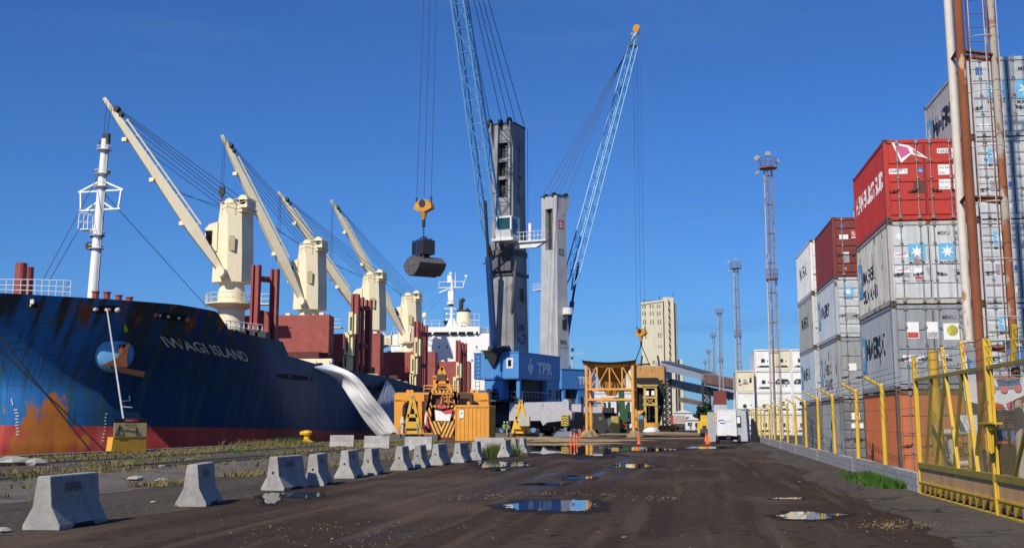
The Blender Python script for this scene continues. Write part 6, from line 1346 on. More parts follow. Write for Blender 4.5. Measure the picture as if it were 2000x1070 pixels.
    for x, yy in ((-HX - .1, .3), (-HX - .25, -.6)): b.tube((HX * .9, yy - sg * HY, ztop), (HX * .6, yy - sg * (HY + 1.2), zh1), .03, n=4)
    b.build('winch_ropes', rope, root)
    hookspec(root, loc, tip, inplane); return root
def gtext(root, tw_, sec, loc):
    b = MB(); z = 37.6
    for ch in 'GOTTWALD':
        a, d = sec(z - 1); b.text(ch, 1.05, lambda x, y: (sec(z)[0] + .035, -.1 + x - .35, z - .8 + y), bold=.04, align='LEFT'); z -= .98
    b.build('tower_lettering', lblue, tw_)
    b = MB(); a = sec(12.6)[0] + .03; N = 26
    for rr0, rr1, t0, t1 in ((.95, 1.3, 40, 170), (.95, 1.3, 190, 345)):
        p = []; q = []
        for i in range(N + 1):
            t = R(t0 + (t1 - t0) * i / N); p.append((a, .2 + rr0 * math.cos(t), 12.8 + rr0 * math.sin(t))); q.append((a, .2 + rr1 * math.cos(t), 12.8 + rr1 * math.sin(t)))
        b.add(p + q, [(i, i + 1, N + 2 + i, N + 1 + i) for i in range(N)])
    b.add([(a, .1, 12.6), (a, 1.5, 12.6), (a, 1.5, 12.9), (a, .1, 12.9)], [(0, 1, 2, 3)]); b.add([(a, -.35, 13.3), (a, .9, 13.3), (a, .7, 13.6), (a, -.1, 13.6)], [(0, 1, 2, 3)]); b.add([(a, -.5, 12.3), (a, .3, 12.3), (a, .3, 12.1), (a, -.4, 12.1)], [(0, 1, 2, 3)])
    b.build('tower_emblem', lblue, tw_)
    b = MB(); b.text('TPR', 2.0, lambda x, y: (3.08, 2.0 + x * 1.35, 7.9 + y), bold=.05); b.text('Terminal Puerto Rosario', .42, lambda x, y: (3.08, 2.1 + x * 1.15, 7.35 + y), bold=.01, wide=.9)
    b.add([(3.08, -1.2 + (y) * 2.0, z) for y, z in ((.35, 8.9), (1.0, 8.4 + .55), (1.05, 8.6), (.62, 7.5), (.18, 8.6), (.2, 8.95), (.5, 9.1), (.5, 9.3), (.74, 9.3), (.74, 9.1))], [tuple(range(10))]); b.lathe((3.08, .04, 9.55), [(.24, -.01), (.24, .01)], n=14, ax='X'); b.build('house_lettering', ltx, root)
    b = MB(); b.text('G', .7, lambda x, y: (2.96, -3.9 + x, 26.0 + y), bold=.05); b.build('cab_lettering', lblue, tw_)
def rigging_hook(root, loc, tip, hu, hv, inplane, chain=True):
    hw = inplane(hu, hv); HOOKS.append(hw); h = loc(hw); b = MB()
    for dx in (-1.0, 0, 1.0): b.tube(tip + Vector((dx * .8, 0, .6)), h + Vector((dx * .95, 0, 1.1)), .035, n=4)
    for dx in (-1.0, 1.0): b.tube(h + Vector((dx * .95, 0, 1.1)), h + Vector((dx * .95, 0, .3)), .14, .06, n=6)
    b.build('hoist_ropes', rope, root)
    b = MB(); b.prism([(h.x - 1.15, h.y - .4, h.z - .25), (h.x - 1.05, h.y - .4, h.z + .2), (h.x - .5, h.y - .4, h.z + .75), (h.x + .5, h.y - .4, h.z + .75), (h.x + 1.1, h.y - .4, h.z + .25), (h.x + 1.2, h.y - .4, h.z - .25), (h.x + .4, h.y - .4, h.z - .6), (h.x - .4, h.y - .4, h.z - .6)], (0, .8, 0)); b.tube(h + Vector((0, 0, -.55)), h + Vector((0, 0, -1.5)), .42, .2, n=12); hb_ = b.build('hook_block', hookor, root)
    b = MB(); b.lathe(h + Vector((0, -.45, .35)), [(.42, -.05), (.42, .05)], n=14, ax='Y'); b.build('hook_sheave', cdark, hb_); b = MB(); b.tube(h + Vector((0, 0, -1.45)), h + Vector((0, 0, -2.3)), .2, n=8); b.build('hook_swivel', cdark, hb_); return h
grabst = mat('grab_steel', (.16, .15, .15), rough=.5, metal=.3, col2=(.10, .075, .06), amt=.8, streak=.4); grabdk = mat('grab_dark', (.02, .022, .026), rough=.7); grabbl = mat('grab_blue', (.025, .07, .20), rough=.5, amt=.5)
HOOKS = []
def hk1(root, loc, tip, inplane):
    h = rigging_hook(root, loc, tip, 828, 404, inplane); z = h.z
    b = MB()
    for q in range(7): b.lathe((h.x, h.y, z - 2.35 - q * .34), [(.05, -.13), (.13, 0), (.05, .13)], n=6)
    b.build('chain', grabdk, root)
hkh = harbour_crane('taller mobile harbour crane, blue house and grey tower, jib leaning left with the grab', 993.5, 150, 17, 1.78, 2.15, 40.3, 4.5, 10.3, (850, -330), True, gtext, hk1, (-3.25, 3.05, -3.4, 9.45), (30.5, 37.8, .75))
# the grab hangs from the hook: its own thing
g0 = at(827, 470, HOOKS[0].y); root = thing('clamshell_grab', 'dark clamshell grab with a blue drive unit hanging below the yellow hook block', 'grab', (g0.x, HOOKS[0].y, g0.z), R(-48))
b = MB(); b.box(-1.25, -.15, -.8, .8, -1.75, .05); b.box(-1.35, -.05, -.9, .9, -1.85, -1.7); b.box(-1.1, 1.0, -.6, .6, -.35, .12); b.cbox((0, 0, .25), (.9, .5, .3)); b.build('drive_unit', grabbl, root)
b = MB(); b.box(.1, 1.35, -.75, .75, -1.7, -.1)
for q in range(5): b.box(-1.1 + q * .18, -1.02 + q * .18, -.86, -.81, -1.5, -.2)
b.tube((-.9, -.5, -1.7), (-1.2, -.6, -2.6), .16); b.tube((.2, -.6, -1.5), (1.0, -.9, -3.0), .13); b.tube((.9, -.5, -1.7), (1.3, -.6, -2.6), .16); b.tube((0, -.6, -2.2), (.9, -.8, -2.4), .12); b.build('arms', grabdk, root)
b = MB()   # two shells: faceted boat-shaped halves
for s in (-1, 1):
    pr = [(0, -1.85), (s * .9, -2.0), (s * 2.0, -2.75), (s * 1.6, -3.4), (s * .6, -4.05), (0, -3.95)]
    b.prism([(x, -1.5, z) for x, z in (pr if s > 0 else pr[::-1])], (0, 3.4, 0))
b.build('shells', grabst, root)
b = MB(); b.prism([(-.05, -1.53, -4.0), (.12, -1.53, -4.0), (.12, -1.53, -2.3), (-.05, -1.53, -2.3)], (0, .02, 0)); b.bar((-1.9, -1.52, -2.85), (1.9, -1.52, -2.85), .05, .08); b.build('shell_edge', mat('edge_steel', (.22, .22, .22), metal=.3, rough=.5), root)
def words2(root, tw_, sec, loc):
    b = MB(); z = 29.5; b.text('02', 1.7, lambda x, y: (sec(z)[0] + .05, -.9 + x * .85, z + y), bold=.0); b.build('tower_lettering', mat('number_dark', (.03, .03, .04)), tw_)
    b = MB(); b.box(sec(34)[0], sec(34)[0] + .04, -.7, .5, 34, 35.6); pl = b.build('plate', mat('plate_red', (.45, .04, .05)), tw_); b = MB(); a = sec(34)[0] + .05; b.box(a - .01, a, -.5, .3, 34.4, 34.6); b.box(a - .01, a, -.5, .3, 34.9, 35.1); b.box(a - .01, a, -.2, 0, 34.2, 35.4); b.build('plate_mark', cwh, pl)
    b = MB(); a = sec(14)[0] + .07; b.text('TEREX', .75, lambda x, y: (a, -1.0 + x * .8, 14.7 + y), bold=.05); b.build('tower_words', mat('words_grey', (.12, .12, .15)), tw_); b = MB(); b.text('GOTTWALD', .5, lambda x, y: (a, -1.0 + x * .8, 13.9 + y)); b.build('tower_words', mat('words_grey', (.12, .12, .15)), tw_)
    b = MB(); b.text('TPR', 1.75, lambda x, y: (4.43, 1.0 + x, 7.95 + y), bold=.05); b.text('Terminal Puerto', .38, lambda x, y: (4.43, 1.4 + x, 7.4 + y), bold=.01); b.build('house_lettering', ltx, root)
def hk2(root, loc, tip, inplane):
    h = rigging_hook(root, loc, tip, 1252, 650, inplane)
    b = MB(); z = h.z - 2.3; b.path([h + Vector((0, 0, -2.2)), h + Vector((-1.7, 0, -5.6)), h + Vector((-1.8, 0, -10))], .09); b.path([h + Vector((0, 0, -2.2)), h + Vector((1.7, 0, -5.6)), h + Vector((2.0, 0, -10))], .09); b.bar(h + Vector((-1.8, 0, -5.7)), h + Vector((1.8, 0, -5.7)), .4, .3); b.build('lifting_frame', cdark, root)
harbour_crane('farther mobile harbour crane numbered 02, pale tower, blue jib leaning right over the hopper', 1083, 197, 36, 2.1, 1.4, 39.8, 4.5, 10.3, (1243, 66), False, words2, hk2, (-3.2, 4.4, -3.0, 5.2), (30.5, 37.6, .85))
g = at(1270, 727, HOOKS[1].y - 1); print('hooks', HOOKS); root = thing('clamshell_grab', 'rusty orange grab lowered over the second hopper under the farther hook', 'grab', (g.x, HOOKS[1].y - 1, g.z), R(-6))
b = MB(); b.box(-2.6, 2.7, -1.4, 1.4, -2.0, .9); b.box(-2.4, 2.5, -1.2, 1.2, .9, 1.1); b.build('shells', mat('grab_orange', (.48, .24, .07), rough=.6, rust=.25, streak=.3), root)
b = MB()
for s in (-1, 1): b.bar((s * 1.7, 0, 1.05), (s * 1.4, 0, 3.0), .3)
b.bar((-2.4, -1.45, -1.6), (2.5, -1.45, -1.6), .1, .4); b.build('arms', cdark, root)
# ================================================================ HOPPERS, SPREADERS, CONVEYORS, BACKGROUND
hor = mat('hopper_orange', (.78, .36, .07), rough=.6, streak=.45, rust=.2, rustcol=(.25, .11, .04)); hdk = mat('hopper_brown_orange', (.42, .19, .035), rough=.7, rust=.2, rustcol=(.16, .08, .04)); net = mat('dust_net', (.012, .014, .016), rough=.9)  # bin and lip are a darker orange than the frame
def hopper(label, u0, u1, Y, zt, z1, z0, depth, col, foot=True, group='grain hoppers on legs'):
    a = at(u0, 800, Y).x; c = at(u1, 800, Y).x; w = c - a; root = thing('grain_hopper', label, 'hopper', (a, Y, 0), 0, group)
    for x in (0, w):
        for y in (0, depth):
            b = MB(); b.tube((x, y, .3), (x, y, zt - .3), .19, n=14); o = b.build('leg', col, root, smooth=True)
            if foot: b = MB(); heap(b, x, y, .95, .95, .8, x + y, 14, 5); b.build('foot_spill', grain, o)
    b = MB()
    for y in (0, depth):
        for z in (z1, z0, zt - .5): b.bar((0, y, z), (w, y, z), .24)
        for q in (.23, .5, .77): b.bar((w * q, y, z1), (w * q, y, zt - .5), .15)
        b.bar((w * .5, y, zt - .6), (w * .22, y, z1 + .2), .1); b.bar((w * .5, y, zt - .6), (w * .78, y, z1 + .2), .1); b.bar((w * .23, y, zt - .6), (0, y, z1 + .2), .1); b.bar((w * .77, y, zt - .6), (w, y, z1 + .2), .1)
    for x in (0, w):
        for z in (z1, z0, zt - .5): b.bar((x, 0, z), (x, depth, z), .3)
    b.build('frame', col, root)
    b = MB(); r0 = [(.25, .3, zt - .4), (w - .25, .3, zt - .4), (w - .25, depth - .3, zt - .4), (.25, depth - .3, zt - .4)]; zk = z1 + (zt - z1) * .45
    r1 = [(w * .22, depth * .28, zk), (w * .78, depth * .28, zk), (w * .78, depth * .72, zk), (w * .22, depth * .72, zk)]; r2 = [(w * .4, depth * .42, z1 - .7), (w * .6, depth * .42, z1 - .7), (w * .6, depth * .58, z1 - .7), (w * .4, depth * .58, z1 - .7)]
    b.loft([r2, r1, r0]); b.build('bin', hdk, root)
    b = MB()
    for y in (-.25, depth + .05):
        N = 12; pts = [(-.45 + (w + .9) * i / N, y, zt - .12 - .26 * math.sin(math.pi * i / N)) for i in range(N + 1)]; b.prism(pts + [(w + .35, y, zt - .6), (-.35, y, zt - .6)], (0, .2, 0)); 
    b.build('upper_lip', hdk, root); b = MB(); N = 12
    pts = [(-.5 + (w + 1) * i / N, -.35, zt - .10 - .26 * math.sin(math.pi * i / N)) for i in range(N + 1)]
    for p, q in zip(pts, pts[1:]): b.bar(p, q, .7, .07)
    b.build('rim_rubber', net, root)
    return root
hopper('orange grain hopper on four tall legs standing over the wet road', 1146, 1237, 140, 9.0, 5.55, 4.35, 5.5, hor)
gu = mat('hopper_mustard', (.50, .34, .09), rough=.6, rust=.2)
root = thing('loading_hopper', 'mustard loading frame wrapped in black dust netting behind the orange hopper', 'hopper', at(1262, 840, 205).to_tuple()[:2] + (0,), 0, 'grain hoppers on legs'); LX = root.location.x
def lx(u, Y=205): return at(u, 800, Y).x - LX
def lz(v, Y=205): return at(1260, v, Y).z
b = MB()
for u in (1240, 1260, 1282):
    for y in (0, 7): b.bar((lx(u), y, 0), (lx(u), y, lz(758)), .42)
for v in (756, 776, 790): b.bar((lx(1256), -.1, lz(v)), (lx(1284), -.1, lz(v)), .4, .35)
b.prism([(lx(1240), -.3, lz(748)), (lx(1258), -.3, lz(752)), (lx(1258), -.3, lz(757)), (lx(1240), -.3, lz(755))], (0, 4, 0)); b.box(lx(1256), lx(1286), -.5, 7, lz(754), lz(751)); b.bar((lx(1258), -.1, lz(776)), (lx(1282), -.1, lz(790)), .15); b.bar((lx(1282), -.1, lz(776)), (lx(1258), -.1, lz(790)), .15); b.build('frame', gu, root)
b = MB(); b.box(lx(1262), lx(1268), -.5, -.35, lz(772), lz(763)); b.box(lx(1273), lx(1279), -.5, -.35, lz(772), lz(763)); b.build('sign_panel', p_lab, root)
b = MB(); b.box(lx(1241), lx(1257), 1, 6, 3, lz(752)); b.prism([(lx(1236), 3, lz(736)), (lx(1284), 3, lz(736)), (lx(1298), 3, lz(757)), (lx(1292), 3, lz(800)), (lx(1284), 3, lz(835)), (lx(1262), 3, lz(835)), (lx(1258), 3, lz(756)), (lx(1236), 3, lz(756))], (0, 5, 0)); b.build('dust_net', net, root)
b = MB(); b.prism([(lx(1240), -1, lz(802)), (lx(1259), -1, lz(801)), (lx(1253), -1, lz(808)), (lx(1240), -1, lz(812))], (0, 2, 0)); b.build('chute', hor, root)
b = MB(); rn = random.Random(3)
for i in range(90):
    u = rn.uniform(1262, 1296); v = rn.uniform(758, 830); x, z = lx(u), lz(v); b.bar((x, 2.9, z), (x + rn.uniform(-.8, .8), 2.9, z + rn.uniform(-1.5, 1.5)), .07)
b.build('net_folds', mat('net_fold_grey', (.07, .07, .075)), root)
# small things on the ground round it
def simple(name, lab, cat, m, fn, u, v, Y, group=None):
    p = at(u, v, Y); root = thing(name, lab, cat, (p.x, Y, 0), 0, group); fn(root, p); return root
def small(root, p):
    b = MB(); b.box(-1.6, -.2, 0, 1.2, 0, 1.1); b.box(-1.4, -.4, -.01, 0, .3, .8); b.build('body', mat('machine_orange', (.6, .28, .03), rough=.6), root)
simple('orange_box', 'small orange machine box on the ground right of the loading frame', 'machine', None, lambda r_, p: [MB().box(-2.2, 2.2, 0, 1.5, .35, 1.25).box(-2, 2, -.02, 0, .5, 1.0).build('body', mat('machine_orange', (.6, .28, .03), rough=.6), r_), MB().tube((-1.5, .2, .3), (-1.5, 1.4, .3), .3).tube((1.5, .2, .3), (1.5, 1.4, .3), .3).build('rollers', cdark, r_)], 1296, 835, 214)
simple('covered_pile', 'white covered pile with an orange top under the loading frame', 'pile', None, lambda r_, p: [MB().lathe((0, 1, 0), [(1.6, 0), (1.3, .5), (.7, .9), (.2, 1.0)], n=12).build('sheet', p_lab, r_), MB().box(-1.1, 1.3, .6, 1.6, 1.0, 1.7).build('orange_top', mat('machine_orange', (.6, .28, .03)), r_)], 1272, 835, 200)
# green loader
root = thing('green_conveyor', 'green mobile conveyor standing upright behind the orange hopper', 'conveyor', at(1216, 840, 175).to_tuple()[:2] + (0,)); gx = root.location.x
gg_ = mat('machine_green', (.012, .075, .02), rough=.5); Y = 175
def gX(u): return at(u, 800, Y).x - gx
def gZ(v): return at(1216, v, Y).z
b = MB(); b.bar((gX(1217), 0, 1), (gX(1213), 0, gZ(742)), .8, .8); b.bar((gX(1221), -.3, 1), (gX(1226), -.3, gZ(790)), .5); b.prism([(gX(1208), -1, gZ(828)), (gX(1230), -1, gZ(822)), (gX(1222), -1, gZ(806)), (gX(1210), -1, gZ(812))], (0, 2, 0)); b.build('boom', gg_, root)
b = MB(); b.box(gX(1205), gX(1228), -1.2, 1.5, .2, 1.6); b.box(gX(1222), gX(1232), -.2, 1, 1.5, gZ(804)); b.build('base', cdark, root)
b = MB(); b.bar((gX(1211), -1.4, gZ(826)), (gX(1224), -1.4, gZ(832)), .1, .5); b.build('red_arm', mat('arm_red', (.55, .05, .03)), root); b = MB(); b.bar((gX(1209), -1.4, gZ(831)), (gX(1224), -1.4, gZ(836)), .1, .3); b.build('yellow_arm', gyel, root)
root = thing('yellow_block', 'tall ochre crate standing under the orange hopper', 'crate', at(1202, 840, 172).to_tuple()[:2] + (0,)); b = MB(); b.box(-.6, .6, 0, 1.5, 0, 2.6); b.build('body', mat('ochre', (.42, .33, .08), rough=.7, streak=.3), root)
b = MB()
for q in range(4): b.box(-.63, .63, -.05, 0, .3 + q * .62, .4 + q * .62)
b.build('bands', gu, root)
root = thing('tipping_trailer', 'dark machinery and grey ballast beam behind the left hopper leg', 'machine', at(1170, 840, 185).to_tuple()[:2] + (0,)); bx = root.location.x
b = MB(); b.box(-4, 2.4, 2, 5, .6, 3.2); b.box(.5, 2.2, 1, 3, 3.2, 4.0)
for q in range(4): b.lathe((-3 + q * 1.7, .8, .8), [(.78, -.3), (.78, .3)], n=16, ax='Y')
b.build('body', cdark, root); b = MB()
for q in range(4): b.box(-3 + q * 1.4, -2.4 + q * 1.4, 1.9, 2, 1.2 + (q % 3) * .4, 2.6)
b.build('panels', mat('panel_green_grey', (.09, .12, .10)), root); b = MB(); b.bar((.2, 1.5, 5.4), (3.0, 1.5, 5.4), .4); b.bar((2.8, 1.5, 1), (2.8, 1.5, 5.4), .3); b.bar((.4, 1.5, 5.4), (.4, 1.5, 3.6), .25); b.build('gantry', hor, root)
# container spreader and lifting beams
sor = mat('spreader_orange', (.72, .30, .03), rough=.5, amt=.3, streak=.2, rust=.05); sor2 = mat('beam_mustard', (.62, .38, .05), rough=.55, rust=.12); hz_b = mat('hazard_black', (.03, .022, .018), rough=.6)
SY = 109.0
root = thing('container_spreader', 'big orange portal spreader with rounded openings and an A-shaped head', 'spreader', (at(862, 800, SY).x, SY, 0)); O = Vector((root.location.x, SY, 0))
def P(u, v, Y=SY): return at(u, v, Y) - O
def rr(u0, u1, v0, v1, r=8, cor=(1, 1, 1, 1), Y=SY, n=5):
    pts = []
    for (cu, cv, a0, k) in ((u0 + r, v0 + r, 180, cor[0]), (u1 - r, v0 + r, 270, cor[1]), (u1 - r, v1 - r, 0, cor[2]), (u0 + r, v1 - r, 90, cor[3])):
        if k: pts += [P(cu + r * math.cos(R(a0 + i * 90 / n)), cv + r * math.sin(R(a0 + i * 90 / n)), Y) for i in range(n + 1)]
        else: pts.append(P(cu + (-r if cu < (u0 + u1) / 2 else r), cv + (-r if cv < (v0 + v1) / 2 else r), Y))
    return pts
b = MB()
b.prism(rr(770, 954, 766, 783, 7, (1, 1, 0, 0)), (0, 1.0, 0)); b.prism(rr(770, 786, 781, 848, 3), (0, 1.0, 0)); b.prism(rr(938, 954, 781, 848, 3), (0, 1, 0)); b.prism(rr(786, 938, 838, 850, 2), (0, 1, 0))
for (u0, u1) in ((786, 796), ): b.prism([P(786, 782), P(800, 782), P(790, 786), P(786, 794)], (0, 1, 0)); b.prism([P(938, 782), P(924, 782), P(934, 786), P(938, 794)], (0, 1, 0))
for u in (819, 915): b.prism([P(u - 3, 783), P(u + 5, 783), P(u + 5, 838), P(u - 3, 838)], (0, .8, 0))
for u in (795, 802, 920, 930): b.cbox(P(u, 765) + Vector((0, .5, 0)), (.3, .3, .4))
fr_ = b.build('portal_frame', sor, root)
b = MB(); 
for (ua, va, ub, vb, w) in ((864, 717, 847, 764, .35), (864, 717, 882, 764, .35), (852, 746, 878, 746, .3), (846, 735, 876, 735, .18)): b.bar(P(ua, va), P(ub, vb), .4, w)
b.prism([P(864, 714), P(872, 733), P(856, 733)], (0, .4, 0)); b.prism([P(846, 735), P(849, 735), P(849, 750), P(846, 750)], (0, .3, 0))
for u in (828, 851, 873, 896): b.tube(P(u, 765), P(u, 753), .05)
b.tube(P(828, 753), P(896, 753), .05); b.tube(P(828, 759), P(896, 759), .04); b.build('lifting_head', sor, root)
b = MB(); b.cbox(P(863, 736) + Vector((0, -.25, 0)), (.9, .2, .5)); b.prism([P(894, 766, SY - .3), P(922, 767, SY - .3), P(922, 778, SY - .3), P(894, 778, SY - .3)], (0, .25, 0)); b.prism([P(917, 776, SY - .3), P(922, 776, SY - .3), P(922, 792, SY - .3), P(918, 792, SY - .3)], (0, .2, 0)); b.build('dark_fittings', mat('fitting_brown', (.07, .035, .02)), root)
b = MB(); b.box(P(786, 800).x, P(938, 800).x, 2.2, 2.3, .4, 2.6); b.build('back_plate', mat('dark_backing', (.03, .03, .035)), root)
# striped chute
CY = 106.5; root = thing('striped_chute', 'chute with slanted black and orange stripes and a torn banner in its window', 'chute', (at(862, 850, CY).x, CY, 0)); O = Vector((root.location.x, CY, 0))
hz = bpy.data.materials.new('hazard_stripes'); hz.use_nodes = True; n = hz.node_tree.nodes; l = hz.node_tree.links.new; t = n.new('ShaderNodeTexCoord'); s_ = n.new('ShaderNodeSeparateXYZ'); l(t.outputs['Object'], s_.inputs[0])
def M2(op, a, b_):
    x = n.new('ShaderNodeMath'); x.operation = op
    for i, q in enumerate((a, b_)):
        if q is None: continue
        if isinstance(q, (int, float)): x.inputs[i].default_value = q
        else: l(q, x.inputs[i])
    return x.outputs[0]
k = M2('GREATER_THAN', M2('FRACT', M2('MULTIPLY', M2('SUBTRACT', M2('ABSOLUTE', s_.outputs[0], None), M2('MULTIPLY', s_.outputs[2], .45)), 2.9), None), .47)
x = n.new('ShaderNodeMixRGB'); l(k, x.inputs[0]); x.inputs[1].default_value = (.03, .018, .012, 1); x.inputs[2].default_value = (.74, .36, .06, 1); l(x.outputs[0], n['Principled BSDF'].inputs[0]); n['Principled BSDF'].inputs['Roughness'].default_value = .6
b = MB()
b.prism([P(838, 822, CY), P(889, 822, CY), P(883, 862, CY), P(848, 862, CY)], (0, .3, 0))
b.prism([P(838, 764, CY), P(842, 764, CY), P(842, 821, CY), P(834, 821, CY), P(830, 808, CY)], (0, .3, 0)); b.prism([P(886, 764, CY), P(891, 764, CY), P(897, 808, CY), P(889, 821, CY), P(886, 821, CY)], (0, .3, 0))
b.prism([P(838, 762, CY), P(892, 762, CY), P(892, 767, CY), P(838, 767, CY)], (0, .25, 0)); b.prism([P(840, 791, CY), P(888, 791, CY), P(888, 795, CY), P(840, 795, CY)], (0, .2, 0))
b.prism([P(838, 767, CY), P(846, 767, CY), P(836, 800, CY), P(830, 808, CY)], (0, .31, 0)); b.prism([P(892, 767, CY), P(884, 767, CY), P(892, 800, CY), P(897, 808, CY)], (0, .31, 0)); b.build('striped_face', hz, root)
b = MB(); b.prism([P(828, 770, CY + .6), P(898, 770, CY + .6), P(898, 845, CY + .6), P(828, 845, CY + .6)], (0, .2, 0)); b.box(-2.0, 2.0, -.3, .9, 0, .35); b.build('inner_box', mat('oxide', (.10, .02, .015)), root)
b = MB(); b.prism([P(849, 800, CY - .1), P(882, 806, CY - .1), P(878, 822, CY - .1), P(851, 821, CY - .1)], (0, .03, 0)); b.build('banner', p_lab, root)
b = MB(); b.prism([P(862, 803, CY - .15), P(886, 798, CY - .15), P(882, 806, CY - .15), P(870, 808, CY - .15)], (0, .03, 0)); b.prism([P(857, 792, CY - .1), P(871, 792, CY - .1), P(871, 797, CY - .1), P(857, 797, CY - .1)], (0, .03, 0)); b.build('red_patch', mat('banner_red', (.62, .06, .08)), root)
b = MB()
for (ua, va, ub, vb) in ((866, 767, 860, 790), (872, 765, 874, 788), (860, 776, 884, 774), (868, 783, 884, 785), (880, 767, 876, 790)): b.bar(P(ua, va, CY - .1), P(ub, vb, CY - .1), .12)
b.build('linkage', mat('linkage_orange', (.5, .22, .04), rust=.3), root)
b = MB(); b.prism([P(832, 803, CY - .4), P(838, 838, CY - .4), P(830, 828, CY - .4), P(828, 812, CY - .4)], (0, .02, 0)); b.build('red_cloth', mat('banner_red', (.62, .06, .08)), root); b = MB(); b.prism([P(832, 800, CY - .42), P(833, 815, CY - .42), P(830, 835, CY - .42), P(826, 844, CY - .42), P(829, 820, CY - .42)], (0, .02, 0)); b.build('white_cloth', p_lab, root)
# ribbed orange bin
BY_ = 104.0; root = thing('orange_bin', 'ribbed orange steel bin with a small white notice, right of the striped chute', 'bin', (at(890, 850, BY_).x, BY_, 0)); O = Vector((root.location.x, BY_, 0)); W_ = P(954, 850, BY_).x
b = MB(); b.box(0, W_, 0, 3.2, .05, 3.0); b.box(-.08, W_ + .08, -.08, 3.28, 3.0, 3.2)
for q in range(9): x = W_ * q / 8; b.box(x - .04, x + .04, -.06, 0, .05, 3.0)
for q in range(5): y = 3.2 * q / 4; b.box(W_, W_ + .06, y - .04, y + .04, .05, 3.0)
b.build('body', mat('bin_orange', (.70, .31, .035), rough=.55, streak=.15, rust=.04), root); b = MB(); b.box(.32, .72, -.09, -.07, 2.05, 2.75); nt_ = b.build('notice', p_lab, root); b = MB(); b.box(.44, .6, -.1, -.091, 2.4, 2.55); b.build('notice_mark', mat('tag_green', (.05, .3, .15)), nt_)
# A-shaped lifting beams
def abeam(lab, uc, v0, v1, wd, Y, m):
    root = thing('lifting_beam', lab, 'lifting beam', (at(uc, 850, Y).x, Y, 0), 0, 'A-shaped lifting beams'); global O; O = Vector((root.location.x, Y, 0)); b = MB(); vm = v0 + (v1 - v0) * .48; v2 = v0 + (v1 - v0) * .72
    for s in (-1, 1): b.bar(P(uc + s * 2, v0 + 4, Y), P(uc + s * wd, v1, Y), .3, .26); b.bar(P(uc + s * 3, v0 - 3, Y), P(uc + s * 2, v0 + 8, Y), .12, .2)
    b.prism([P(uc - 4, v0 + 6, Y), P(uc + 4, v0 + 6, Y), P(uc + 6, vm - 12, Y), P(uc - 6, vm - 12, Y)], (0, .3, 0)); b.bar(P(uc - wd * .6, vm + 2, Y), P(uc + wd * .6, vm + 2, Y), .3, .3); b.bar(P(uc - wd * .85, v2 + 3, Y), P(uc + wd * .85, v2 + 3, Y), .5, .6)
    b.prism([P(uc - wd * .8, v2 + 5, Y), P(uc + wd * .7, v2 + 5, Y), P(uc + wd * .5, v1, Y), P(uc - wd * .6, v1, Y)], (0, .5, 0)); b.build('frame', m, root)
    b = MB(); b.lathe(P(uc, v0 - 1, Y), [(.14, -.1), (.14, .1)], n=10, ax='Y'); b.bar(P(uc - wd - 5, v2 + 3, Y), P(uc - wd - 12, v1 - 6, Y), .1); b.bar(P(uc - wd - 12, v1 - 8, Y), P(uc - wd - 10, v1 + 2, Y), .12); b.bar(P(uc + 8, v2, Y - .3), P(uc + 10, v1, Y - .3), .1); b.build('pins', mat('pin_grey', (.3, .28, .26)), root)
    b = MB(); b.box(-2.6, 2.2, .3, 1.5, 0, .62); b.build('timber_block', mat('timber_grey', (.12, .11, .10), rough=.9), root)
    return root
abeam('mustard A-shaped lifting beam with a white lamp, standing left of the striped chute', 806, 776, 846, 16, 105, sor2)
b = MB(O); b.tube(P(786, 846, 104.6) + O, P(786, 826, 104.6) + O, .1); b.tube(P(786, 826, 104.6) + O, P(786, 813, 104.6) + O, .22, .1, n=10); p = P(786, 850, 104.6) + O; o = b.build('lamp_post', mat('lamp_pale', (.6, .6, .58)), label='short post with a pale lamp in front of the left lifting beam', cat='lamp'); o.location = O
abeam('bright yellow A-shaped lifting beam in front of the tall crane chassis', 1017, 784, 846, 16, 118, mat('beam_yellow', (.72, .43, .03), rough=.5, rust=.08))
b = MB(O); b.tube(at(1022, 822, 116.5), at(1022, 822, 117.5), .55, n=14); b.cbox(at(1026, 822, 116.6), (.9, .8, .95)); o = b.build('work_light', mat('lamp_glassy', (.5, .48, .36), rough=.3), label='round work lamp on a grey box mounted on the bright yellow lifting beam', cat='lamp'); o.location = O
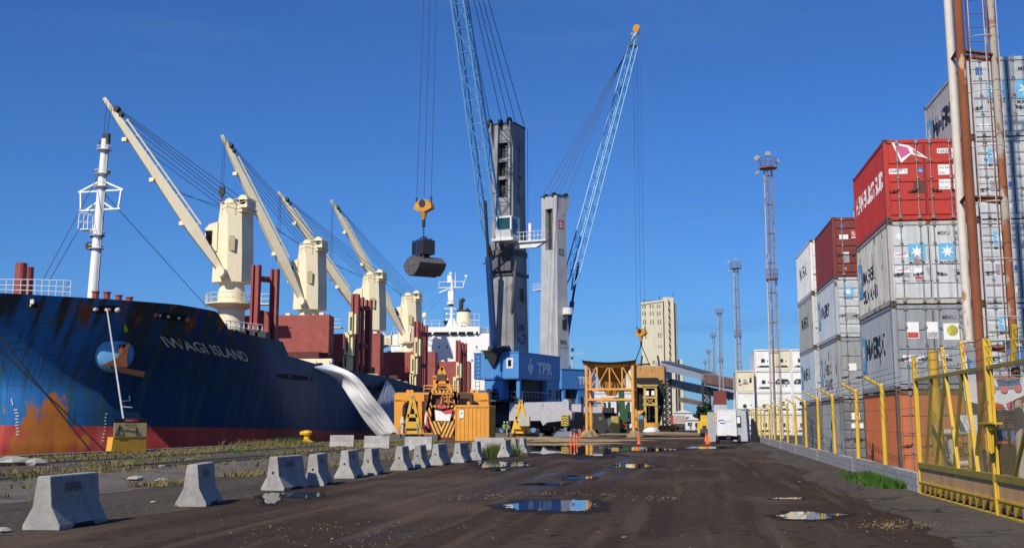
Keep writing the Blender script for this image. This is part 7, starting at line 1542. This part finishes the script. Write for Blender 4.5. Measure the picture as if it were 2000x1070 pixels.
# persons in front of the crane (dark machinery) with green vests -> small figures
skin = mat('skin', (.35, .2, .14)); 
def person(u, v, Y, top, legs, lab, face=0, bag=None, H=1.74):
    p = at(u, v, Y); root = thing('person', lab, 'person', (p.x, Y, .012), face, 'people walking on the quay')
    def skinm(name, pts, edges, rad, m):
        me = bpy.data.meshes.new(name); me.from_pydata(pts, edges, []); o = obj(name, me, root); o.modifiers.new('s', 'SKIN'); sk = me.skin_vertices
        if not sk:
            bpy.context.view_layer.update(); sk = me.skin_vertices
        for i, r in enumerate(rad): sk[0].data[i].radius = (r, r)
        sk[0].data[0].use_root = True; sb = o.modifiers.new('u', 'SUBSURF'); sb.levels = 1; sb.render_levels = 1; me.materials.append(m); return o
    pts = [(0, 0, .95), (0, 0, 1.2), (0, 0, 1.42), (0, -.01, 1.52), (0, -.02, 1.62), (0, 0, 1.73), (-.1, 0, .9), (-.12, -.12, .5), (-.12, .02, .08), (-.12, -.12, .04), (.1, 0, .9), (.12, .1, .5), (.13, .22, .1), (.13, .12, .05), (-.2, 0, 1.4), (-.26, .05, 1.12), (-.25, -.08, .9), (-.25, -.12, .82), (.2, 0, 1.4), (.27, -.03, 1.12), (.27, -.15, .92), (.27, -.18, .84)]
    ed = [(0, 1), (1, 2), (2, 3), (3, 4), (4, 5), (0, 6), (6, 7), (7, 8), (8, 9), (0, 10), (10, 11), (11, 12), (12, 13), (2, 14), (14, 15), (15, 16), (16, 17), (2, 18), (18, 19), (19, 20), (20, 21)]
    rd = [.15, .14, .15, .06, .10, .07, .095, .07, .05, .045, .095, .07, .05, .045, .07, .05, .04, .03, .07, .05, .04, .03]
    skinm('body', pts, ed, rd, legs)
    b = MB(); b.lathe((0, 0, .92), [(.19, 0), (.185, .2), (.215, .42), (.15, .53)], n=12); b.build('vest', top, root, smooth=True)
    b = MB(); b.sphere((0, -.02, 1.64), .105, 8, 1.15); b.build('head', skin, root, smooth=True); b = MB(); b.sphere((0, 0, 1.7), .12, 8, .7); b.build('helmet', mat('helmet_white', (.6, .6, .55)), root, smooth=True)
    return root
person(1349, 838, 268, mat('vest_green', (.16, .26, .06)), mat('trousers_dark', (.03, .035, .05)), 'person in a dull green vest and dark trousers walking left of the pair')
person(1360, 838, 272, mat('jacket_dark', (.03, .03, .04)), mat('trousers_dark', (.03, .035, .05)), 'person in dark work clothes walking in front of the one in bright vest', .4)
person(1364, 838, 275, mat('vest_lime', (.45, .62, .12)), mat('trousers_dark', (.03, .035, .05)), 'person in a bright lime vest at the right of the pair', -.3)
person(985, 846, 133, mat('vest_green2', (.20, .32, .06)), mat('trousers_dark', (.03, .035, .05)), 'person in a green reflective vest standing in the shade left of the crane chassis', .2)
person(991, 846, 134, mat('vest_green2', (.20, .32, .06)), mat('trousers_dark', (.03, .035, .05)), 'second person in green reflective vest, right beside the other in the crane shade', -.2)
# box trailer with a grey booth
TY = 97; root = thing('box_trailer', 'small white box trailer with a blue logo parked at the roadside', 'trailer', (at(1403, 860, TY).x, TY, 0), R(-3)); wv_ = (at(1450, 860, TY) - at(1403, 860, TY)).x
b = MB(); b.prism([(0, 0, .62), (wv_ * .78, 0, .62), (wv_ * .76, 0, 2.62), (-.02, 0, 2.66)], (0, 2.6, 0)); b.box(-.06, wv_ * .8, -.03, .02, 2.6, 2.68); b.box(-.07, 0.0, -.02, .05, .6, 2.66); bd = b.build('body', cwh, root)
b = MB(); b.text('COAI', .22, lambda x, y: (.62 + x, -.012, 1.68 + y), bold=.01, wide=.9); b.build('lettering', mat('logo_grey', (.35, .4, .48)), bd)
b = MB(); b.path([(.3 + .25 * math.cos(R(a)) * 1, -.015, 1.75 + .11 * math.sin(R(a))) for a in range(30, 200, 20)], .035); b.path([(.36 + .2 * math.cos(R(a)), -.015, 1.7 + .1 * math.sin(R(a))) for a in range(200, 370, 20)], .035); b.build('logo', p_blu2, bd)
for x in (-.22, wv_ * .78): 
    b = MB(); b.lathe((x, .7, .33), [(.2, 0), (.33, .02), (.34, .1), (.34, .24), (.33, .26), (.2, .28)], n=20, ax='X'); w = b.build('wheel', tyre, root); b = MB(); b.lathe((x - .01, .7, .33), [(.17, 0), (.17, .3)], n=12, ax='X'); b.build('rim', mat('rim_grey', (.3, .3, .3)), w)
b = MB(); b.box(-.1, wv_ * .8, .3, 2.4, .38, .56); b.box(wv_ * .35, wv_ * .5, -.1, .3, .35, .66); b.box(-.2, wv_ * .85, .66, .76, .28, .38); b.build('axle', cdark, root)
YB = 103; root = thing('guard_booth', 'light grey cabin with a dark window standing right behind the white trailer', 'booth', (at(1440, 860, YB).x, YB, 0), R(-8)); gb = mat('booth_grey', (.42, .44, .46), rough=.6, streak=.2); wv2 = (at(1461, 860, YB) - at(1440, 860, YB)).x
b = MB(); b.prism([(-.3, 0, .1), (wv2, 0, .1), (wv2 - .12, 0, 2.65), (-.3, 0, 2.75)], (0, 2.2, 0)); b.box(wv2 * .4, wv2 * .42, -.02, 0, .2, 2.5); b.box(-.35, wv2 - .05, -.06, 2.3, 2.75, 2.83); bd = b.build('body', gb, root)
b = MB(); b.box(-.1, wv2 * .42, -.03, -.002, 1.25, 2.2); w = b.build('window', blk, bd); b = MB(); b.box(-.02, wv2 * .33, -.06, -.032, 1.6, 2.12); b.build('paper', p_lab, w)
b = MB(); b.prism([(wv2 + .25, -.2, .05), (wv2 + .9, -.2, .05), (wv2 + .75, -.2, 1.5), (wv2 + .45, -.2, 2.0), (wv2 + .3, -.2, 1.9)], (0, .5, 0)); o = b.build('black_cover', net, root); b = MB(); b.bar((wv2 + .9, 0, .1), (wv2 + 1.3, .2, .9), .05); b.build('strut', cdark, root)
YP = 104; root = thing('metal_sheet', 'tall pale metal sheet leaning left of the white trailer, with an orange frame', 'metal sheet', (at(1383, 860, YP).x, YP, 0)); b = MB(); b.box(0, .62, 0, .06, .35, 2.55); b.box(.1, .8, -.05, 0, .05, 1.6); b.build('sheet', mat('sheet_grey', (.42, .43, .43), rough=.5, metal=.3), root); b = MB(); b.bar((.7, .1, .2), (.66, .1, 2.5), .14); b.bar((.9, -.1, .1), (.85, -.1, 1.5), .14); b.prism([(.0, -.3, .0), (.28, -.3, 0), (.1, -.3, .6)], (0, .06, 0)); b.build('frame', hor, root)
root = thing('yellow_roller', 'yellow machine with an orange beacon standing left of the metal sheet', 'machine', (at(1377, 845, 150).x, 150, 0)); b = MB(); b.box(-.9, .6, 0, 2, .4, 1.9); b.box(-.5, .7, .2, 1.8, 1.9, 2.6); b.build('body', mat('roller_yellow', (.65, .42, .03)), root); b = MB(); b.lathe((0, .3, .5), [(.5, -.6), (.5, .6)], n=14, ax='X'); b.box(-.3, .2, -.02, 0, .9, 1.3); b.build('drum', cdark, root)
# silo tower
SYY = 450; root = thing('grain_silo', 'tall cream concrete grain elevator with rows of small paired windows', 'silo', (at(1288, 800, SYY).x, SYY, 0)); sx = root.location.x
def tx(u): return at(u, 700, SYY).x - sx
def tz(v): return at(1288, v, SYY).z
sc_ = mat('silo_cream', (.62, .57, .42), rough=.9, col2=(.50, .46, .35), ns=.12, amt=.6, streak=.5); scd = sc_
b = MB(); zt_ = tz(590); b.loft([[(tx(1254), 0, 0), (tx(1297), 0, 0), (tx(1297), 14, 0), (tx(1254), 14, 0)], [(tx(1254), 0, zt_), (tx(1297), 0, tz(585)), (tx(1297), 14, zt_), (tx(1254), 14, zt_)]])
b.prism([(tx(1253.5), 0, zt_), (tx(1297), 0, tz(585.5)), (tx(1297), 0, tz(589)), (tx(1253.5), 0, zt_ - .9)], (0, -.3, 0))
b.lathe((tx(1306), 3, 0), [((tx(1317) - tx(1296)) / 2, 0), ((tx(1317) - tx(1296)) / 2, tz(580))], n=20); b.box(tx(1299), tx(1318), .5, 12, 0, tz(581)); b.box(tx(1318), tx(1322.5), 2.5, 14, 0, tz(590)); b.box(tx(1322.5), tx(1333), 5, 14, 0, tz(701)); b.build('shaft', sc_, root)
for v0, v1, ulist in ((594, 601, (1257, 1262, 1272, 1277, 1286, 1290.5)), (608, 615, (1257, 1262, 1272, 1277, 1286, 1290.5)), (624, 633, (1257.5, 1262, 1272, 1277, 1286.5, 1291)), (650, 659, (1287, 1291.5)), (654, 661, (1262,)), (674, 678, (1287, 1291.5)), (704, 710, (1275, 1278))):
    for u in ulist: b = MB(); b.box(tx(u - .7), tx(u + .7), -.2, -.01, tz(v1), tz(v0)); b.build('window', mat('silo_window', (.10, .085, .07)), root)
b = MB()
for i in range(9): v = 585 + i * 14; b.box(tx(1307.3), tx(1308.7), -.35 - .6, .0, tz(v + 9), tz(v))
b.build('slit_windows', mat('silo_window', (.10, .085, .07)), root)
b = MB()
for i in range(14): u = 1256 + i * 3; b.tube((tx(u), .3, tz(590)), (tx(u), .3, tz(590) + 1.1), .08, n=4)
b.tube((tx(1290), 3, tz(588)), (tx(1290), 3, tz(576)), .12, n=4); b.bar((tx(1288.5), 3, tz(581)), (tx(1291.5), 3, tz(581)), .1); b.tube((tx(1317), 3, tz(582)), (tx(1317), 3, tz(568)), .08, n=4); b.build('roof_railing', sgr, root)
# conveyor galleries
def gallery(lab, segs, m, Y0, Y1, cat='conveyor gallery'):
    (ua, va, ub, vb, th) = segs; p = at(ua, va, Y0); q = at(ub, vb, Y1); root = thing('conveyor_gallery', lab, cat, tuple(p), 0, 'conveyor galleries'); b = MB(p); h0 = at(ua, va, Y0).z - at(ua, va + th, Y0).z; h1 = (at(ub, vb, Y1).z - at(ub, vb + th * .8, Y1).z)
    b.bar(p - Vector((0, 0, h0 / 2)), q - Vector((0, 0, h1 / 2)), 3, h0, 3, h1); b.build('body', m, root); return root, p, q, h0
gsteel = mat('gallery_grey', (.36, .40, .45), rough=.6, streak=.3, amt=.4); gbrown = mat('gallery_brown', (.17, .11, .09), rough=.8, amt=.7, ns=.4)
r_, p, q, h0 = gallery('upper grey conveyor gallery sloping down to the right from the silo', (1300, 706, 1382, 728, 17), gsteel, 395, 360)
b = MB(p)
for i in range(8): c = p.lerp(q, .06 + i * .12); b.cbox(c + Vector((0, -1.6, -h0 * .5)), (1.2, .1, .5))
b.build('windows', cdark, r_); b = MB(p); b.bar(p + Vector((0, -.3, .1)), q + Vector((0, -.3, .1)), 3.3, .15); b.build('roof_edge', mat('gallery_dark', (.07, .08, .09)), r_)
r2, p2, q2, h2 = gallery('brown rusty end of the upper conveyor gallery behind the thin masts', (1379, 729, 1442, 743, 18), gbrown, 361, 345); b = MB(p2)
b.bar(p2 + Vector((0, -1.7, -h2 - .2)), q2 + Vector((0, -1.7, -h2 - .2)), .3, 1.6)
b.build('underside_beam', gsteel, r2)
r3, p3, q3, h3 = gallery('middle grey conveyor bridge with a lattice side', (1312, 742, 1442, 770, 14), mat('gallery_mottled', (.24, .23, .22), rough=.7, col2=(.08, .08, .08), ns=.5, amt=.9), 400, 350)
b = MB(p3); b.bar(p3 + Vector((0, -1.6, 0)), q3 + Vector((0, -1.6, 0)), .3, .7)
for i in range(22): c = p3.lerp(q3, i / 22); e = p3.lerp(q3, (i + 1) / 22); b.bar(c + Vector((0, -1.6, -h3 if i % 2 else 0)), e + Vector((0, -1.6, 0 if i % 2 else -h3)), .25)
b.build('lattice', gsteel, r3)
gallery('lowest conveyor gallery behind the trees at the foot of the silo', (1332, 776, 1372, 785, 8), gbrown, 440, 430)
b = MB(); c = at(1281, 703, 396); q = at(1312, 740, 396); root = thing('transfer_tower', 'grey drum-roofed conveyor transfer house on dark lattice legs before the silo', 'tower', (c.x, 396, 0)); O = Vector((c.x, 396, 0)); b = MB(O); b.box(c.x, q.x, 396, 402, at(1290, 727, 396).z, at(1290, 706, 396).z); 
N = 8; xm, rw = (at(1304, 700, 396).x), (at(1312, 700, 396).x - at(1296, 700, 396).x) / 2; zr = at(1290, 707, 396).z; b.prism([(xm - rw + 0, 395.7, zr)] + [(xm + rw * math.cos(R(180 - i * 180 / N)), 395.7, zr + .9 * rw * .5 * math.sin(R(i * 180 / N))) for i in range(N + 1)], (0, 6, 0)); b.box(at(1297, 700, 396).x, q.x, 395.5, 400, at(1290, 740, 396).z, at(1290, 728, 396).z); b.build('house', gsteel, root)
b = MB(O); zb = at(1290, 738, 396).z
for (u0, u1) in ((1294, 1311),):
    xa, xb = at(u0, 800, 396).x, at(u1, 800, 396).x
    lattice(b, ((xa + xb) / 2, 398, 0), ((xa + xb) / 2, 398, zb), xb - xa, 3, xb - xa, 3, (1, 0, 0), 8, .32, .2); b.bar(((xa + xb) / 2, 396.4, 0), ((xa + xb) / 2, 396.4, zb), .4)
b.build('legs', cdark, root)
root = thing('trestle', 'dark lattice trestle carrying the conveyor galleries', 'trestle', (at(1381, 800, 362).x, 362, 0)); O = root.location.copy(); b = MB(O); xa, xb = at(1375, 800, 362).x, at(1388, 800, 362).x; lattice(b, ((xa + xb) / 2, 362, 0), ((xa + xb) / 2, 362, at(1380, 746, 362).z), xb - xa, 3, xb - xa, 3, (1, 0, 0), 9, .22, .13); b.bar((at(1372.5, 800, 362).x, 362, 0), (at(1372.5, 800, 362).x, 362, at(1380, 742, 362).z), .4); b.build('lattice', cdark, root)
# truck with load, far sheds
root = thing('dump_truck', 'distant truck with a red cab and a dusty pinkish load body', 'truck', (at(1331, 838, 262).x, 262, 0)); tl = mat('load_body', (.42, .33, .30), rough=.8, amt=.6); O = root.location
def kx(u): return at(u, 830, 262).x - O.x
def kz(v): return at(1331, v, 262).z
b = MB(); b.box(kx(1315), kx(1338), 0, 2.4, kz(826), kz(811)); b.build('load_body', tl, root); b = MB(); b.box(kx(1309), kx(1315.5), .1, 2.3, kz(829), kz(811)); b.build('cab', mat('cab_red', (.35, .03, .03)), root)
b = MB(); b.box(kx(1310), kx(1338), .3, 2.1, kz(833), kz(827)); b.build('chassis', mat('chassis_brown', (.07, .045, .035)), root)
for u in (1313, 1321, 1326, 1334): b = MB(); b.lathe((kx(u), 0, .5), [(.5, 0), (.5, .4)], n=14, ax='Y'); b.build('wheel', tyre, root)
def shed(lab, u0, u1, v0, v1, Y, m, roof=None):
    a, c = at(u0, v0, Y), at(u1, v0, Y); root = thing('shed', lab, 'building', (a.x, Y, 0), 0, 'low sheds in the far distance'); w = c.x - a.x; b = MB(); b.box(0, w, 0, 8, 0, a.z); b.build('wall', m, root); b = MB(); zt_ = a.z; b.prism([(-.3, -.3, zt_), (w + .3, -.3, zt_), (w * .5, -.3, zt_ + .8)], (0, 8.6, 0)); b.build('roof', roof or m, root)
    b = MB()
    for q in range(max(2, int(w / 3))): b.box(.6 + q * w / max(2, int(w / 3)), 1.6 + q * w / max(2, int(w / 3)), -.06, -.01, zt_ * .45, zt_ * .75)
    b.build('windows', cdark, root)
shw = mat('shed_white', (.62, .63, .64), rough=.7, amt=.4)
shed('white low building behind the red truck', 1316, 1352, 806, 838, 300, shw); shed('white shed between the walking people and the yellow machine', 1338, 1367, 820, 840, 285, shw); shed('dark open shed right of the walking people', 1366, 1373, 819, 840, 280, cdark)
shed('long white warehouse seen under the orange hopper', 1128, 1240, 768, 840, 420, shw); shed('grey warehouse block behind the farther crane chassis', 1132, 1180, 786, 840, 360, mat('shed_grey', (.25, .27, .30), amt=.5))
shed('white building glimpsed between the two crane houses and the hopper', 1140, 1150, 790, 840, 250, shw)
# elevator blocks seen through the hopper frame
root = thing('grain_silo', 'cream silo shaft partly hidden behind the orange hopper bin', 'silo', (at(1227, 800, 430).x, 430, 0)); b = MB(); w = at(1240, 800, 430).x - at(1218, 800, 430).x; b.box(-w / 2, w / 2, 0, 10, 0, at(1227, 722, 430).z); b.box(-w * .9, -w * .6, 0, 8, 0, at(1200, 745, 430).z); b.build('shaft', sc_, root)
# antenna mast right of crane 2
root = thing('antenna_mast', 'thin antenna mast with a side aerial between the farther crane and the hopper', 'antenna', (at(1119, 800, 260).x, 260, 0)); z = at(1119, 672, 260).z; b = MB(); b.tube((0, 0, 0), (0, 0, z), .25, .12, n=8); b.bar((-.8, 0, z - 2), (2.4, 0, z - 2), .08)
for q in range(5): b.bar((.8 + q * .4, 0, z - 2.5), (.8 + q * .4, 0, z - 1.5), .06)
b.build('pole', mat('antenna_pale', (.45, .48, .5)), root); b = MB(); b.cbox((0, 0, z - 1.2), (.6, .5, .7)); b.cbox((-.1, 0, z - 3), (.5, .5, .5)); b.build('equipment', cdark, root)
# trees
bark = mat('bark', (.06, .045, .035), rough=.9); lv = mat('leaf_dark', (.018, .035, .012), rough=.8, col2=(.035, .055, .018), ns=.3, amt=.9, spec=.15)
def tree(u, v, Y, wpx, lab, sd):
    p = at(u, v, Y); H = p.z; Rr = wpx * Y / 2330 / 2; root = thing('tree', lab, 'tree', (p.x, Y, 0), 0, 'dark trees by the conveyor'); rn = random.Random(sd)
    b = MB(); b.tube((0, 0, 0), (.2, 0, H * .5), .4, .22, n=8)
    for q in range(6): a = rn.random() * 6.28; b.tube((.1, 0, H * (.25 + q * .05)), (Rr * .6 * math.cos(a), Rr * .6 * math.sin(a), H * (.5 + q * .06)), .16, .04, n=5)
    b.build('trunk', bark, root); b = MB()
    cl = [(rn.uniform(-1, 1), rn.uniform(-1, 1), rn.uniform(.22, .93)) for _ in range(26)]
    for (cx, cy, cz) in cl:
        k = math.sqrt(max(.05, 1 - (abs(cz - .5) / .5) ** 2.2)); c = Vector((cx * Rr * k * .85, cy * Rr * k * .85, cz * H)); r = Rr * rn.uniform(.22, .4)
        for i in range(90):
            d = Vector((rn.gauss(0, 1), rn.gauss(0, 1), rn.gauss(0, .8))).normalized() * r * rn.uniform(.5, 1.05); s = rn.uniform(.14, .34); a1 = Vector((rn.uniform(-1, 1), rn.uniform(-1, 1), rn.uniform(-1, 1))).normalized(); a2 = a1.cross(d).normalized() if a1.cross(d).length > .01 else Vector((1, 0, 0)); b.add([c + d - a1 * s, c + d + a2 * s * .7, c + d + a1 * s, c + d - a2 * s * .7], [(0, 1, 2, 3)])
    b.build('crown', lv, root); return root
tree(1370, 792, 330, 22, 'darkest and tallest of the distant trees, below the trestle', 1); tree(1380, 783, 335, 20, 'dark tree touching the red distant container', 2); tree(1360, 806, 340, 16, 'small rounded tree left of the dark distant trees', 3); tree(1388, 800, 325, 16, 'dark bushy tree behind the metal sheet', 4)
far = MB(); rn = random.Random(8); N = 120
xs = [-60 + i * 9 for i in range(N)]; tp = [6 + 6 * mnoise.noise(Vector((x * .02, 0, 0))) + rn.random() * 2.5 for x in xs]
far.add([(x, 1400, 0) for x in xs] + [(x, 1400, z) for x, z in zip(xs, tp)] + [(x, 1500, z) for x, z in zip(xs, tp)], [(i, i + 1, N + i + 1, N + i) for i in range(N - 1)] + [(N + i, N + i + 1, 2 * N + i + 1, 2 * N + i) for i in range(N - 1)]); far.build('far_woods', mat('far_scrub', (.05, .06, .04)), kind='stuff')
# thin haze is left out: the far things in the photograph keep their contrast
